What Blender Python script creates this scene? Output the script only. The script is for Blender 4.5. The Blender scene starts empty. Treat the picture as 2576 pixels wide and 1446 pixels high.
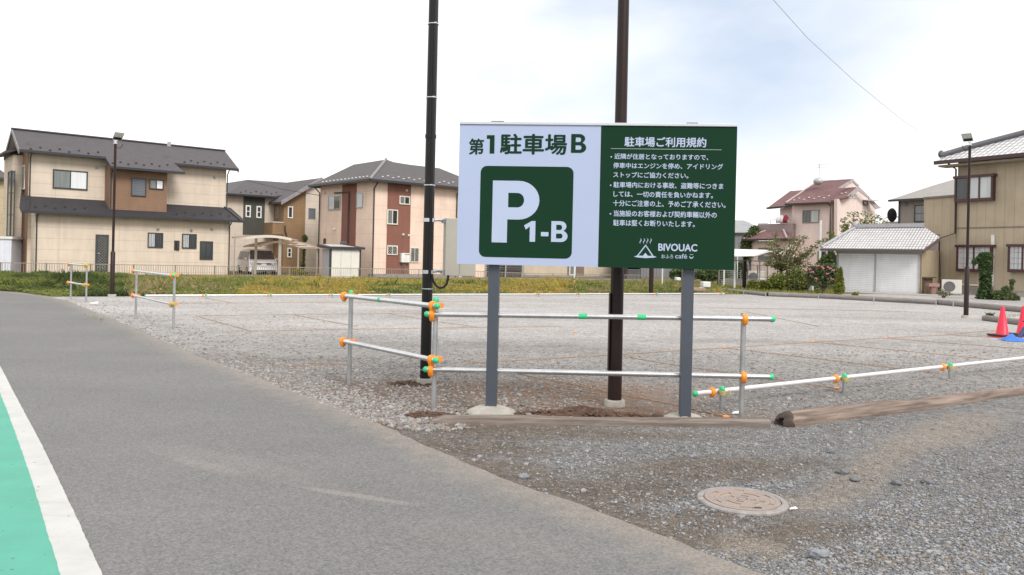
import bpy, bmesh, math, random
import numpy as np
from mathutils import Vector, Matrix, noise as mnoise
random.seed(7); np.random.seed(7)
S = bpy.context.scene
COL = S.collection
R = math.radians
# ------------------------------------------------------------------ camera
W_, H_, FU = 2575.0, 1446.0, 2012.0         # layout units of the photograph, focal length in them
CX, CY = 1287.5, 648.0                      # principal point (eye level at the middle of the frame)
ROLL = R(1.30)
EYE = 1.45
cr, sr = math.cos(ROLL), math.sin(ROLL)
cam_d = bpy.data.cameras.new('camera'); cam = bpy.data.objects.new('camera', cam_d); COL.objects.link(cam)
cam_d.sensor_fit = 'HORIZONTAL'; cam_d.sensor_width = 36.0; cam_d.lens = 36.0 * FU / W_
cam_d.shift_x = 0.0; cam_d.shift_y = -(H_ / 2 - CY) / W_
cam_d.clip_start = 0.05; cam_d.clip_end = 6000
cam.matrix_world = Matrix(((cr, -sr, 0, 0), (0, 0, -1, 0), (sr, cr, 0, EYE), (0, 0, 0, 1)))
S.camera = cam
# ------------------------------------------------------------------ light
S.view_settings.view_transform = 'Standard'; S.view_settings.look = 'None'
S.view_settings.exposure = 0.67; S.view_settings.gamma = 1.0
SUN_EL, SUN_AZ = R(42), R(150)              # azimuth from straight ahead (+Y), positive = to the right: behind the viewer's right shoulder, veiled
world = bpy.data.worlds.new("World"); S.world = world; world.use_nodes = True
wn = world.node_tree.nodes; wl = world.node_tree.links; wn.clear()
w_out = wn.new('ShaderNodeOutputWorld'); w_bg = wn.new('ShaderNodeBackground'); w_bg.inputs[1].default_value = 0.10
w_sky = wn.new('ShaderNodeTexSky'); w_sky.sky_type = 'NISHITA'; w_sky.sun_disc = False
w_sky.sun_elevation = SUN_EL; w_sky.sun_rotation = SUN_AZ; w_sky.air_density = 1.0; w_sky.dust_density = 1.5; w_sky.ozone_density = 1.5
w_tc = wn.new('ShaderNodeTexCoord')
w_map = wn.new('ShaderNodeMapping'); w_map.inputs['Scale'].default_value = (1.0, 1.0, 2.2); w_map.inputs['Location'].default_value = (0.35, 0.1, 0.2)
w_no = wn.new('ShaderNodeTexNoise'); w_no.inputs['Scale'].default_value = 2.1; w_no.inputs['Detail'].default_value = 7; w_no.inputs['Roughness'].default_value = 0.52
w_sep = wn.new('ShaderNodeSeparateXYZ')
def wmath(op, a, b=None, clamp=False):
    n = wn.new('ShaderNodeMath'); n.operation = op; n.use_clamp = clamp
    for i, v in enumerate((a, b)):
        if v is None: continue
        if isinstance(v, (int, float)): n.inputs[i].default_value = v
        else: wl.new(v, n.inputs[i])
    return n.outputs[0]
wl.new(w_tc.outputs['Generated'], w_map.inputs[0]); wl.new(w_map.outputs[0], w_no.inputs['Vector'])
wl.new(w_tc.outputs['Generated'], w_sep.inputs[0])
# a broad cloud deck with one thinner, bluish opening ahead and to the right
hu = wmath('DIVIDE', wmath('SUBTRACT', w_sep.outputs['X'], 0.14), 0.40)
hv = wmath('DIVIDE', wmath('SUBTRACT', w_sep.outputs['Z'], 0.25), 0.15)
hole = wmath('SUBTRACT', 1.15, wmath('ADD', wmath('MULTIPLY', hu, hu), wmath('MULTIPLY', hv, hv)), True)
hole = wmath('MULTIPLY', hole, wmath('GREATER_THAN', w_sep.outputs['Y'], 0.0))
var = wmath('MULTIPLY', wmath('SUBTRACT', w_no.outputs['Fac'], 0.5), 2.8)
dens = wmath('SUBTRACT', wmath('ADD', 1.0, wmath('MULTIPLY', var, wmath('ADD', wmath('MULTIPLY', hole, 0.8), 0.25))), wmath('MULTIPLY', hole, 0.62), True)
w_cl = wn.new('ShaderNodeMix'); w_cl.data_type = 'RGBA'
w_cl.inputs[6].default_value = (4.95, 5.5, 6.4, 1); w_cl.inputs[7].default_value = (8.4, 8.3, 8.1, 1)
wl.new(dens, w_cl.inputs[0])
w_mix = wn.new('ShaderNodeMix'); w_mix.data_type = 'RGBA'
fac = wmath('ADD', wmath('MULTIPLY', dens, 0.25), 0.75, True)
wl.new(fac, w_mix.inputs[0]); wl.new(w_sky.outputs[0], w_mix.inputs[6]); wl.new(w_cl.outputs[2], w_mix.inputs[7])
wl.new(w_mix.outputs[2], w_bg.inputs[0]); wl.new(w_bg.outputs[0], w_out.inputs[0])
sun_d = bpy.data.lights.new('sun', 'SUN'); sun = bpy.data.objects.new('sun', sun_d); COL.objects.link(sun)
sun_d.energy = 1.7; sun_d.angle = R(22); sun_d.color = (1.0, 0.955, 0.90)
sun.location = (20, -30, 60)
_sv = Vector((math.sin(SUN_AZ) * math.cos(SUN_EL), math.cos(SUN_AZ) * math.cos(SUN_EL), math.sin(SUN_EL)))
sun.rotation_euler = _sv.to_track_quat('Z', 'Y').to_euler()

# ------------------------------------------------------------------ pixel -> place helpers
def ray(x, y):
    dx, dy = x - CX, y - CY
    return Vector(((dx * cr + dy * sr) / FU, 1.0, (dx * sr - dy * cr) / FU))
def P(x, y, d):
    return Vector((0, 0, EYE)) + ray(x, y) * d
def G(x, y, z=0.0):
    r = ray(x, y); return Vector((0, 0, EYE)) + r * ((z - EYE) / r.z)
def Z(x0, y0, x1, w):
    k = (x1 - x0) / w / 1.5907
    return lambda x, y: (x0 / 1.5907 + x * k, y0 / 1.5907 + y * k)
z1 = Z(0, 480, 700, 1446); z2 = Z(380, 600, 1080, 1745); z3 = Z(860, 600, 1480, 1546); z4 = Z(1240, 600, 1940, 1745)
z5 = Z(1800, 460, 2420, 1401); z6 = Z(2360, 460, 2980, 1401); z7 = Z(2880, 640, 3580, 1808); z8 = Z(3460, 500, 4096, 1314)
c1 = Z(1780, 1040, 2380, 2576); c2 = Z(2360, 1040, 2980, 2576); c3 = Z(2820, 860, 3220, 1701); c4 = Z(3100, 1000, 3500, 2410)
c5 = Z(3700, 1040, 4096, 1591)
class F:
    """A vertical plane: s runs to the right, o outwards to the viewer's side, z up."""
    def __init__(f, p, a):
        f.p = Vector((p.x, p.y, 0)); f.d = Vector((math.cos(R(a)), math.sin(R(a)), 0)); f.n = Vector((math.sin(R(a)), -math.cos(R(a)), 0)); f.a = a
    def pt(f, s, z, o=0.0):
        v = f.p + f.d * s + f.n * o; return Vector((v.x, v.y, z))
    def at(f, xy, o=0.0):
        r = ray(*xy); c = Vector((0, 0, EYE)); q = f.p + f.n * o
        t = (q - Vector((0, 0, 0))).dot(f.n) / r.dot(f.n)
        h = c + r * t
        return ((h - f.p).dot(f.d), h.z)
    def side(f, s, right=True):
        """the plane at right angles that starts at s and runs back"""
        return F(f.p + f.d * s, f.a + 90)

# ------------------------------------------------------------------ materials
MATS = {}
class NT:
    def __init__(t, name):
        t.m = bpy.data.materials.new(name); t.m.use_nodes = True
        t.n = t.m.node_tree.nodes; t.l = t.m.node_tree.links
        t.b = t.n['Principled BSDF']; t._pos = None
    def set(t, sock, v):
        if isinstance(v, (int, float)): sock.default_value = v
        elif isinstance(v, (tuple, list)): sock.default_value = tuple(v) + ((1,) if len(v) == 3 and sock.type == 'RGBA' else ())
        else: t.l.new(v, sock)
    @property
    def pos(t):
        if t._pos is None: t._pos = t.n.new('ShaderNodeNewGeometry').outputs['Position']
        return t._pos
    def math(t, op, a, b=0.0, c=None, clamp=False):
        n = t.n.new('ShaderNodeMath'); n.operation = op; n.use_clamp = clamp
        t.set(n.inputs[0], a); t.set(n.inputs[1], b)
        if c is not None: t.set(n.inputs[2], c)
        return n.outputs[0]
    def dot(t, v, d):
        n = t.n.new('ShaderNodeVectorMath'); n.operation = 'DOT_PRODUCT'; t.set(n.inputs[0], v); n.inputs[1].default_value = d
        return n.outputs['Value']
    def noise(t, scale, detail=3, rough=0.5, vec=None, out='Fac'):
        n = t.n.new('ShaderNodeTexNoise'); n.inputs['Scale'].default_value = scale; n.inputs['Detail'].default_value = detail
        n.inputs['Roughness'].default_value = rough; t.l.new(vec if vec is not None else t.pos, n.inputs['Vector'])
        return n.outputs[out]
    def vor(t, scale, feature='F1', out='Color', vec=None, rnd=1.0):
        n = t.n.new('ShaderNodeTexVoronoi'); n.feature = feature; n.inputs['Scale'].default_value = scale
        n.inputs['Randomness'].default_value = rnd; t.l.new(vec if vec is not None else t.pos, n.inputs['Vector'])
        return n.outputs[out]
    def ramp(t, v, a, b, c0=0.0, c1=1.0):
        n = t.n.new('ShaderNodeMapRange'); n.interpolation_type = 'SMOOTHSTEP'
        t.set(n.inputs[0], v); n.inputs[1].default_value = a; n.inputs[2].default_value = b; n.inputs[3].default_value = c0; n.inputs[4].default_value = c1
        return n.outputs[0]
    def mix(t, f, a, b, mode='MIX'):
        n = t.n.new('ShaderNodeMix'); n.data_type = 'RGBA'; n.blend_type = mode
        t.set(n.inputs[0], f); t.set(n.inputs[6], a); t.set(n.inputs[7], b)
        return n.outputs[2]
    def gray(t, v):
        n = t.n.new('ShaderNodeCombineColor'); [t.l.new(v, n.inputs[i]) for i in range(3)]
        return n.outputs[0]
    def bump(t, h, strength, dist):
        n = t.n.new('ShaderNodeBump'); n.inputs['Strength'].default_value = strength; n.inputs['Distance'].default_value = dist
        t.l.new(h, n.inputs['Height']); t.l.new(n.outputs[0], t.b.inputs['Normal'])
    def fin(t, color=None, rough=None, metal=None, spec=None):
        if color is not None: t.set(t.b.inputs['Base Color'], color)
        if rough is not None: t.set(t.b.inputs['Roughness'], rough)
        if metal is not None: t.set(t.b.inputs['Metallic'], metal)
        if spec is not None: t.b.inputs['Specular IOR Level'].default_value = spec
        return t.m
def mat(name, color, rough=0.6, metal=0.0, var=0.12, scale=3.0, bump=0.0, bscale=40.0, spec=0.5):
    """painted / plain surface with a little real unevenness of tone"""
    if name in MATS: return MATS[name]
    t = NT(name)
    n = t.noise(scale, 5, 0.6)
    f = t.ramp(n, 0.25, 0.75, 1 - var, 1 + var)
    c = t.mix(1.0, color, t.gray(f), 'MULTIPLY')
    if bump: t.bump(t.noise(bscale, 4, 0.6), bump, 0.02)
    MATS[name] = t.fin(c, rough, metal, spec)
    return MATS[name]
def siding(name, color, a, pw, ph, lw=0.022, ld=0.72, z0=0.0, s0=0.0, var=0.07, bscale=14, bump=0.25, rough=0.75):
    """wall boards: joints at every pw along the wall and ph up it"""
    t = NT(name)
    d = (math.cos(R(a)), math.sin(R(a)), 0.0)
    def lines(v, p, off):
        fr = t.math('FRACT', t.math('DIVIDE', t.math('ADD', v, off + 1000 * p), p))
        return t.math('LESS_THAN', fr, lw / p)
    m = None
    if pw: m = lines(t.dot(t.pos, d), pw, s0)
    if ph:
        k = lines(t.dot(t.pos, (0, 0, 1)), ph, -z0)
        m = k if m is None else t.math('MAXIMUM', m, k)
    if m is None: m = 0.0
    f = t.ramp(t.noise(1.1, 5, 0.6), 0.25, 0.75, 1 - var, 1 + var)
    st = t.n.new('ShaderNodeMapping'); st.inputs['Scale'].default_value = (3.5, 3.5, 0.35); t.l.new(t.pos, st.inputs[0])
    f2 = t.ramp(t.noise(1.0, 4, 0.6, st.outputs[0]), 0.3, 0.7, 0.95, 1.04)
    c = t.mix(1.0, color, t.gray(t.math('MULTIPLY', f, f2)), 'MULTIPLY')
    c = t.mix(m, c, t.mix(1.0, c, (ld, ld, ld), 'MULTIPLY'))
    hgt = t.math('SUBTRACT', t.math('MULTIPLY', t.noise(bscale, 4, 0.6), 0.5), m)
    t.bump(hgt, bump, 0.02)
    return t.fin(c, rough)
def tiles(name, color, a, row, wave=0.0, rough=0.6, var=0.12, ld=0.62, zrow=True, metal=0.0, col_ld=0.7, spec=0.5):
    """roof covering: courses across the slope, optional pantile waves along it"""
    t = NT(name)
    d = (math.cos(R(a)), math.sin(R(a)), 0.0)
    sv = t.dot(t.pos, d); zv = t.dot(t.pos, (0, 0, 1))
    fz = t.math('FRACT', t.math('DIVIDE', t.math('ADD', zv, 50.0), row))
    ln = t.ramp(fz, 0.0, 0.30, 1.0, 0.0)
    f = t.ramp(t.noise(2.3, 6, 0.65), 0.25, 0.75, 1 - var, 1 + var)
    c = t.mix(1.0, color, t.gray(f), 'MULTIPLY')
    h = t.math('MULTIPLY', fz, 1.0)
    if wave:
        ph = t.math('FRACT', t.math('DIVIDE', t.math('ADD', sv, 500.0), wave))
        wv = t.math('ABSOLUTE', t.math('SUBTRACT', ph, 0.5))
        tr = t.ramp(wv, 0.30, 0.5, 0.0, 1.0)
        ln = t.math('MAXIMUM', ln, tr)
        h = t.math('SUBTRACT', h, t.math('MULTIPLY', tr, 1.5))
    c = t.mix(ln, c, t.mix(1.0, c, (ld, ld, ld), 'MULTIPLY'))
    t.bump(h, 0.5, 0.03)
    return t.fin(c, rough, metal, spec)
def glass(name, color, rough=0.08, var=0.15):
    t = NT(name)
    st = t.n.new('ShaderNodeMapping'); st.inputs['Scale'].default_value = (5, 5, 0.3); t.l.new(t.pos, st.inputs[0])
    f = t.ramp(t.noise(1.6, 3, 0.5, st.outputs[0]), 0.3, 0.7, 1 - var, 1 + var)
    c = t.mix(1.0, color, t.gray(f), 'MULTIPLY')
    t.b.inputs['Coat Weight'].default_value = 0.0
    return t.fin(c, rough, 0.0, 0.8)

# ------------------------------------------------------------------ mesh builder
class MB:
    def __init__(b): b.v = []; b.f = []; b.mi = []
    def add(b, vs, fs, mi=0):
        o = len(b.v); b.v.extend([tuple(v) for v in vs]); b.f.extend([tuple(i + o for i in f) for f in fs]); b.mi.extend([mi] * len(fs))
        return b
    def box(b, lo, hi, mi=0):
        x0, y0, z0 = lo; x1, y1, z1_ = hi
        return b.hexa([(x0, y0, z0), (x1, y0, z0), (x1, y1, z0), (x0, y1, z0), (x0, y0, z1_), (x1, y0, z1_), (x1, y1, z1_), (x0, y1, z1_)], mi)
    def hexa(b, v, mi=0):
        return b.add(v, [(3, 2, 1, 0), (4, 5, 6, 7), (0, 1, 5, 4), (1, 2, 6, 5), (2, 3, 7, 6), (3, 0, 4, 7)], mi)
    def fbox(b, f, s0, s1, z0, z1_, o0, o1, mi=0):
        """box on a facade plane; o1 is the outer face"""
        return b.hexa([f.pt(s0, z0, o1), f.pt(s1, z0, o1), f.pt(s1, z0, o0), f.pt(s0, z0, o0), f.pt(s0, z1_, o1), f.pt(s1, z1_, o1), f.pt(s1, z1_, o0), f.pt(s0, z1_, o0)], mi)
    def slab(b, pts, t, mi=0):
        """polygon (seen anticlockwise from above) thickened downwards by t"""
        n = len(pts); pts = [Vector(p) for p in pts]
        vs = pts + [p - Vector((0, 0, t)) for p in pts]
        return b.add(vs, [tuple(range(n)), tuple(range(2 * n - 1, n - 1, -1))] + [(i + n, (i + 1) % n + n, (i + 1) % n, i) for i in range(n)], mi)
    def extr(b, pts, vec, mi=0):
        n = len(pts); pts = [Vector(p) for p in pts]; vec = Vector(vec)
        vs = pts + [p + vec for p in pts]
        return b.add(vs, [tuple(range(n)), tuple(range(2 * n - 1, n - 1, -1))] + [(i + n, (i + 1) % n + n, (i + 1) % n, i) for i in range(n)], mi)
    def tube(b, pts, r, n=10, cap=True, mi=0):
        pts = [Vector(p) for p in pts]; rs = r if isinstance(r, (list, tuple)) else [r] * len(pts)
        rings = []; up = None
        for i, p in enumerate(pts):
            t = (pts[min(i + 1, len(pts) - 1)] - pts[max(i - 1, 0)]).normalized()
            if up is None:
                up = Vector((0, 0, 1)) if abs(t.z) < 0.9 else Vector((1, 0, 0))
            x = t.cross(up).normalized(); y = x.cross(t).normalized(); up = y
            rings.append([p + (x * math.cos(2 * math.pi * k / n) + y * math.sin(2 * math.pi * k / n)) * rs[i] for k in range(n)])
        vs = [v for rg in rings for v in rg]; fs = []
        for i in range(len(pts) - 1):
            for k in range(n):
                fs.append((i * n + k, i * n + (k + 1) % n, (i + 1) * n + (k + 1) % n, (i + 1) * n + k))
        if cap:
            fs.append(tuple(range(n - 1, -1, -1))); fs.append(tuple((len(pts) - 1) * n + k for k in range(n)))
        return b.add(vs, fs, mi)
    def lathe(b, base, axis, prof, n=16, mi=0):
        """prof: (distance along axis, radius)"""
        base = Vector(base); axis = Vector(axis).normalized()
        return b.tube_r(base, axis, prof, n, mi)
    def tube_r(b, base, axis, prof, n, mi):
        up = Vector((0, 0, 1)) if abs(axis.z) < 0.9 else Vector((1, 0, 0))
        x = axis.cross(up).normalized(); y = x.cross(axis).normalized()
        vs = []; fs = []
        for h, r in prof:
            for k in range(n):
                a = 2 * math.pi * k / n
                vs.append(base + axis * h + (x * math.cos(a) + y * math.sin(a)) * max(r, 1e-4))
        for i in range(len(prof) - 1):
            for k in range(n):
                fs.append((i * n + k, i * n + (k + 1) % n, (i + 1) * n + (k + 1) % n, (i + 1) * n + k))
        fs.append(tuple(range(n - 1, -1, -1))); fs.append(tuple((len(prof) - 1) * n + k for k in range(n)))
        return b.add(vs, fs, mi)
    def ball(b, c, rx, ry, rz, X=(1, 0, 0), Y=(0, 1, 0), ZA=(0, 0, 1), nu=12, nv=8, jit=0.0, mi=0):
        c = Vector(c); X, Y, ZA = Vector(X), Vector(Y), Vector(ZA); vs = []; fs = []
        for j in range(nv + 1):
            th = math.pi * j / nv
            for i in range(nu):
                ph = 2 * math.pi * i / nu; q = 1 + (random.uniform(-jit, jit) if jit else 0)
                vs.append(c + X * (rx * q * math.sin(th) * math.cos(ph)) + Y * (ry * q * math.sin(th) * math.sin(ph)) + ZA * (rz * q * math.cos(th)))
        for j in range(nv):
            for i in range(nu):
                fs.append((j * nu + i, (j + 1) * nu + i, (j + 1) * nu + (i + 1) % nu, j * nu + (i + 1) % nu))
        return b.add(vs, fs, mi)
    def build(b, name, mats, parent=None, smooth=False, bevel=0.0, **props):
        me = bpy.data.meshes.new(name)
        off = Vector(parent_loc(parent)) if parent else Vector((0, 0, 0))
        base = Vector((0, 0, 0))
        if not parent and props.get('origin') is not None: base = Vector(props.pop('origin'))
        props.pop('origin', None)
        sh = off + base
        me.from_pydata([(v[0] - sh.x, v[1] - sh.y, v[2] - sh.z) for v in b.v], [], b.f)
        ms = mats if isinstance(mats, (list, tuple)) else [mats]
        for m in ms: me.materials.append(m)
        if len(ms) > 1: me.polygons.foreach_set('material_index', b.mi)
        if smooth:
            me.polygons.foreach_set('use_smooth', [True] * len(me.polygons))
            try: me.set_sharp_from_angle(angle=R(40))
            except Exception: pass
        me.validate(); me.update()
        o = bpy.data.objects.new(name, me); COL.objects.link(o)
        if parent: o.parent = parent
        else: o.location = base
        if bevel:
            md = o.modifiers.new('bevel', 'BEVEL'); md.width = bevel; md.segments = 2; md.limit_method = 'ANGLE'; md.angle_limit = R(40)
        for k, v in props.items():
            if v is not None: o[k] = v
        return o
LOC = {}
def parent_loc(o):
    v = Vector(LOC.get(o.name, (0, 0, 0)))
    return v
def thing(name, label, cat, loc, group=None):
    o = bpy.data.objects.new(name, None); COL.objects.link(o); o.location = loc; o.empty_display_size = 0.3
    o['label'] = label; o['category'] = cat
    if group: o['group'] = group
    LOC[o.name] = tuple(loc)
    return o
def sub(o, parent):
    """remember that children of a mesh part share their thing's origin"""
    LOC[o.name] = tuple(parent_loc(parent)); return o
def structure(name, mb, m, **k):
    return mb.build(name, m, None, kind='structure', **k)

# ------------------------------------------------------------------ palette
white_metal = mat('white_metal', (0.66, 0.67, 0.68), 0.45, 0.0, 0.06)
galv = mat('galvanised_pipe', (0.62, 0.63, 0.66), 0.24, 0.9, 0.10, 9, 0.05, 60)
galv_dull = mat('dull_galvanised', (0.42, 0.43, 0.44), 0.4, 0.7, 0.14, 8)
orange_pl = mat('orange_plastic', (0.85, 0.27, 0.02), 0.45, 0, 0.06, 20)
green_pl = mat('green_plastic', (0.03, 0.48, 0.20), 0.4, 0, 0.06, 20)
black_metal = mat('black_metal', (0.010, 0.010, 0.011), 0.4, 0, 0.2, 6, spec=.3)
brown_metal = mat('dark_brown_metal', (0.019, 0.009, 0.008), 0.42, 0, 0.2, 6, spec=.3)
concrete = mat('pale_concrete', (0.37, 0.35, 0.315), 0.9, 0, 0.2, 7, 0.4, 60)
concrete_dk = mat('weathered_concrete', (0.25, 0.24, 0.23), 0.9, 0, 0.25, 3, 0.4, 40)
dark_trim = mat('dark_trim', (0.030, 0.030, 0.034), 0.45, 0, 0.1)
slate_gutter = mat('charcoal_gutter', (0.028, 0.030, 0.036), 0.4, 0, 0.1)
gl_dark = glass('dark_glass', (0.025, 0.032, 0.038))
gl_mid = glass('grey_glass', (0.16, 0.18, 0.18), 0.15)
gl_curt = glass('curtained_glass', (0.52, 0.55, 0.57), 0.2, 0.12)
gl_white = glass('bright_blind', (0.70, 0.73, 0.75), 0.25, 0.05)
shutter_m = siding('slatted_shutter', (0.13, 0.15, 0.18), 0, 0, 0.09, 0.03, 0.55, rough=0.5)
bark = mat('bark', (0.085, 0.06, 0.045), 0.9, 0, 0.25, 9, 0.5, 50)

# ------------------------------------------------------------------ ground, gravel, road
T0, T1 = G(1085, 1064), G(1932, 1073)
L0, L1 = G(1985, 1074), G(2590, 992)
def side_n(a, b):
    d = (b - a).normalized(); return Vector((d.y, -d.x, 0))          # towards the camera
nT, nL = side_n(T0, T1), side_n(L0, L1)
Q0, Q1 = G(365, 746), G(1825, 741)                                    # the far pipe
nQ = -side_n(Q0, Q1)
def ground_material():
    t = NT('gravel_ground')
    pos = t.pos
    wob = t.math('SUBTRACT', t.noise(1.3, 4, 0.6), 0.5)
    wob2 = t.math('SUBTRACT', t.noise(5.0, 4, 0.6), 0.5)
    def sd(p, n):
        return t.math('SUBTRACT', t.dot(pos, tuple(n)), p.dot(n))
    def ell(c, rx, ry, ang, soft=0.6, wv=0.8):
        ca, sa = math.cos(R(ang)), math.sin(R(ang))
        u = t.math('DIVIDE', t.math('SUBTRACT', t.dot(pos, (ca, sa, 0)), c.x * ca + c.y * sa), rx)
        v = t.math('DIVIDE', t.math('SUBTRACT', t.dot(pos, (-sa, ca, 0)), -c.x * sa + c.y * ca), ry)
        q = t.math('SQRT', t.math('ADD', t.math('MULTIPLY', u, u), t.math('MULTIPLY', v, v)))
        q = t.math('ADD', q, t.math('MULTIPLY', t.math('ADD', wob, t.math('MULTIPLY', wob2, 0.7)), wv))
        return t.ramp(q, 1 - soft, 1 + soft * 0.5, 1.0, 0.0)
    def mx(*a):
        r = a[0]
        for k in a[1:]: r = t.math('MAXIMUM', r, k)
        return r
    apron = t.ramp(t.math('ADD', mx(sd(T0, nT), sd(L0, nL)), t.math('MULTIPLY', wob, 0.35)), -0.03, 0.16)
    verge = t.ramp(t.math('ADD', sd(Q0, nQ), t.math('MULTIPLY', wob, 0.5)), -0.1, 0.5)
    soil = mx(ell(G(1060, 985), 1.3, 0.8, 0), ell(G(930, 980), 0.8, 0.35, 20), ell(G(1450, 1035), 1.8, 0.55, 0), ell(G(1350, 985), 2.0, 0.9, 5),
              ell(G(780, 918), 0.5, 0.2, 20), ell(G(900, 1040), 0.5, 0.12, -20))
    tdir = (T1 - T0).normalized(); tu = t.math('SUBTRACT', t.dot(pos, tuple(tdir)), T0.dot(tdir))
    back = t.math('ADD', sd(T0, nT), t.math('ADD', t.math('MULTIPLY', wob, 1.1), t.math('MULTIPLY', wob2, .5)))
    strip = t.math('MULTIPLY', t.ramp(back, -1.9, -.7), t.math('MULTIPLY', t.ramp(t.math('ADD', tu, wob), -1.2, -.5), t.ramp(t.math('ADD', tu, wob), 1.7, 2.9, 1.0, 0.0)))
    soil = t.math('MAXIMUM', soil, t.math('MULTIPLY', strip, .9))
    dk_ = mx(ell(G(1450, 805), 4.0, 1.3, 0, .9), ell(G(2150, 800), 3.2, .9, 0, .9), ell(G(1900, 860), 2.2, .5, 0, .9), ell(G(760, 905), 1.0, .35, 20, .9), ell(G(1250, 870), 2.0, .5, 0, .9))
    ap_soil = mx(ell(G(1250, 1085), 1.3, 0.35, 0), ell(G(1800, 1180), 1.0, 0.35, 15), ell(G(1500, 1240), 0.75, 0.35, 20), ell(G(1650, 1330), 0.9, 0.22, 25),
                 ell(G(2150, 1400), 0.5, 0.18, 0), ell(G(2000, 1340), .5, .22, 20), ell(G(1130, 1120), .55, .28, -25), ell(G(1260, 1180), .6, .3, -25), ell(G(1400, 1235), .6, .3, -25), ell(G(1540, 1295), .5, .24, -25), ell(G(1700, 1345), .45, .2, -25), ell(G(1500, 1092), 1.3, .22, 0), ell(G(1200, 1130), 0.8, 0.3, 0), ell(G(1100, 1075), 0.5, 0.12, 0))
    sand = mx(ell(G(2200, 1170), 1.6, 0.20, 52), ell(G(2050, 1260), 0.55, 0.16, 30), ell(G(1890, 1375), 0.20, 0.20, 90), ell(G(2400, 1080), 1.3, 0.35, 45))
    # stones of two sizes
    wp = t.n.new('ShaderNodeVectorMath'); wp.operation = 'ADD'
    nv = t.n.new('ShaderNodeVectorMath'); nv.operation = 'SCALE'; nv.inputs[3].default_value = 0.02
    t.l.new(t.noise(30, 2, 0.5, None, 'Color'), nv.inputs[0]); t.l.new(pos, wp.inputs[0]); t.l.new(nv.outputs[0], wp.inputs[1])
    vec = wp.outputs[0]
    def cell(scale):
        c = t.vor(scale, 'F1', 'Color', vec); e = t.vor(scale, 'DISTANCE_TO_EDGE', 'Distance', vec)
        sp = t.n.new('ShaderNodeSeparateColor'); t.l.new(c, sp.inputs[0])
        return sp.outputs[0], sp.outputs[1], e
    a1, h1, e1 = cell(30.0); a2, h2, e2 = cell(62.0); a3, h3, e3 = cell(11.0)
    tone = t.math('ADD', t.math('MULTIPLY', t.math('SUBTRACT', a1, 0.5), 0.55), t.math('ADD', t.math('MULTIPLY', t.math('SUBTRACT', a2, 0.5), 0.45), t.math('MULTIPLY', t.math('SUBTRACT', a3, 0.5), 0.18)))
    mpg = t.n.new('ShaderNodeMapping'); mpg.inputs['Scale'].default_value = (.16, .42, 1); t.l.new(pos, mpg.inputs[0])
    ruts = t.math('SUBTRACT', t.noise(1.0, 4, .55, mpg.outputs[0]), 0.5)
    dust = t.math('ADD', t.math('ADD', t.math('MULTIPLY', wob, 0.30), t.math('MULTIPLY', ruts, 0.75)), t.math('MULTIPLY', wob2, 0.22))
    def tinted(base, k):
        f = t.math('ADD', 1.0, t.math('MULTIPLY', t.math('ADD', tone, dust), k))
        return t.mix(1.0, base, t.gray(f), 'MULTIPLY')
    lot = t.mix(h1, tinted((0.252, 0.237, 0.229), 1.0), tinted((0.228, 0.223, 0.222), 1.1))
    apr = t.mix(h1, tinted((0.235, 0.226, 0.220), 0.95), tinted((0.205, 0.206, 0.214), 1.05))
    so = tinted((0.235, 0.152, 0.104), 0.6)
    aso = tinted((0.172, 0.140, 0.113), 0.75)
    sa_ = tinted((0.335, 0.285, 0.238), 0.35)
    ve = tinted((0.130, 0.105, 0.055), 0.5)
    lot = t.mix(t.math('MULTIPLY', dk_, .42), lot, tinted((.16, .15, .145), .9))
    lot = t.mix(t.math('MULTIPLY', soil, 0.92), lot, so)
    apr = t.mix(t.math('MULTIPLY', ap_soil, 0.85), apr, aso)
    apr = t.mix(t.math('MULTIPLY', sand, 0.6), apr, sa_)
    far = t.ramp(t.math('ADD', t.dot(pos, (0, 1, 0)), t.math('MULTIPLY', wob, 3.0)), 8.0, 19.0, 1.0, 1.42)       # lot colour scaled paler towards the back
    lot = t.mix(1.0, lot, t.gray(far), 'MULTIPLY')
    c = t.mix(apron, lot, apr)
    c = t.mix(verge, c, ve)
    hh = t.math('ADD', t.math('MULTIPLY', t.ramp(e1, 0.0, 0.22), t.math('ADD', 0.5, h1)), t.math('MULTIPLY', t.ramp(e2, 0.0, 0.2), 0.45))
    hh = t.math('ADD', hh, t.math('MULTIPLY', wob2, 1.2))
    t.bump(hh, 0.85, 0.022)
    bn = [n for n in t.n if n.type == 'BUMP'][0]; t.l.new(t.ramp(t.dot(pos, (0, 1, 0)), 4.0, 20.0, .8, .12), bn.inputs['Strength'])
    return t.fin(c, 0.9, 0, 0.3)
gm = ground_material()
g = MB(); g.add([(-2500, -200, 0), (2500, -200, 0), (2500, 3500, 0), (-2500, 3500, 0)], [(0, 1, 2, 3)])
structure('ground', g, gm)
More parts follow.
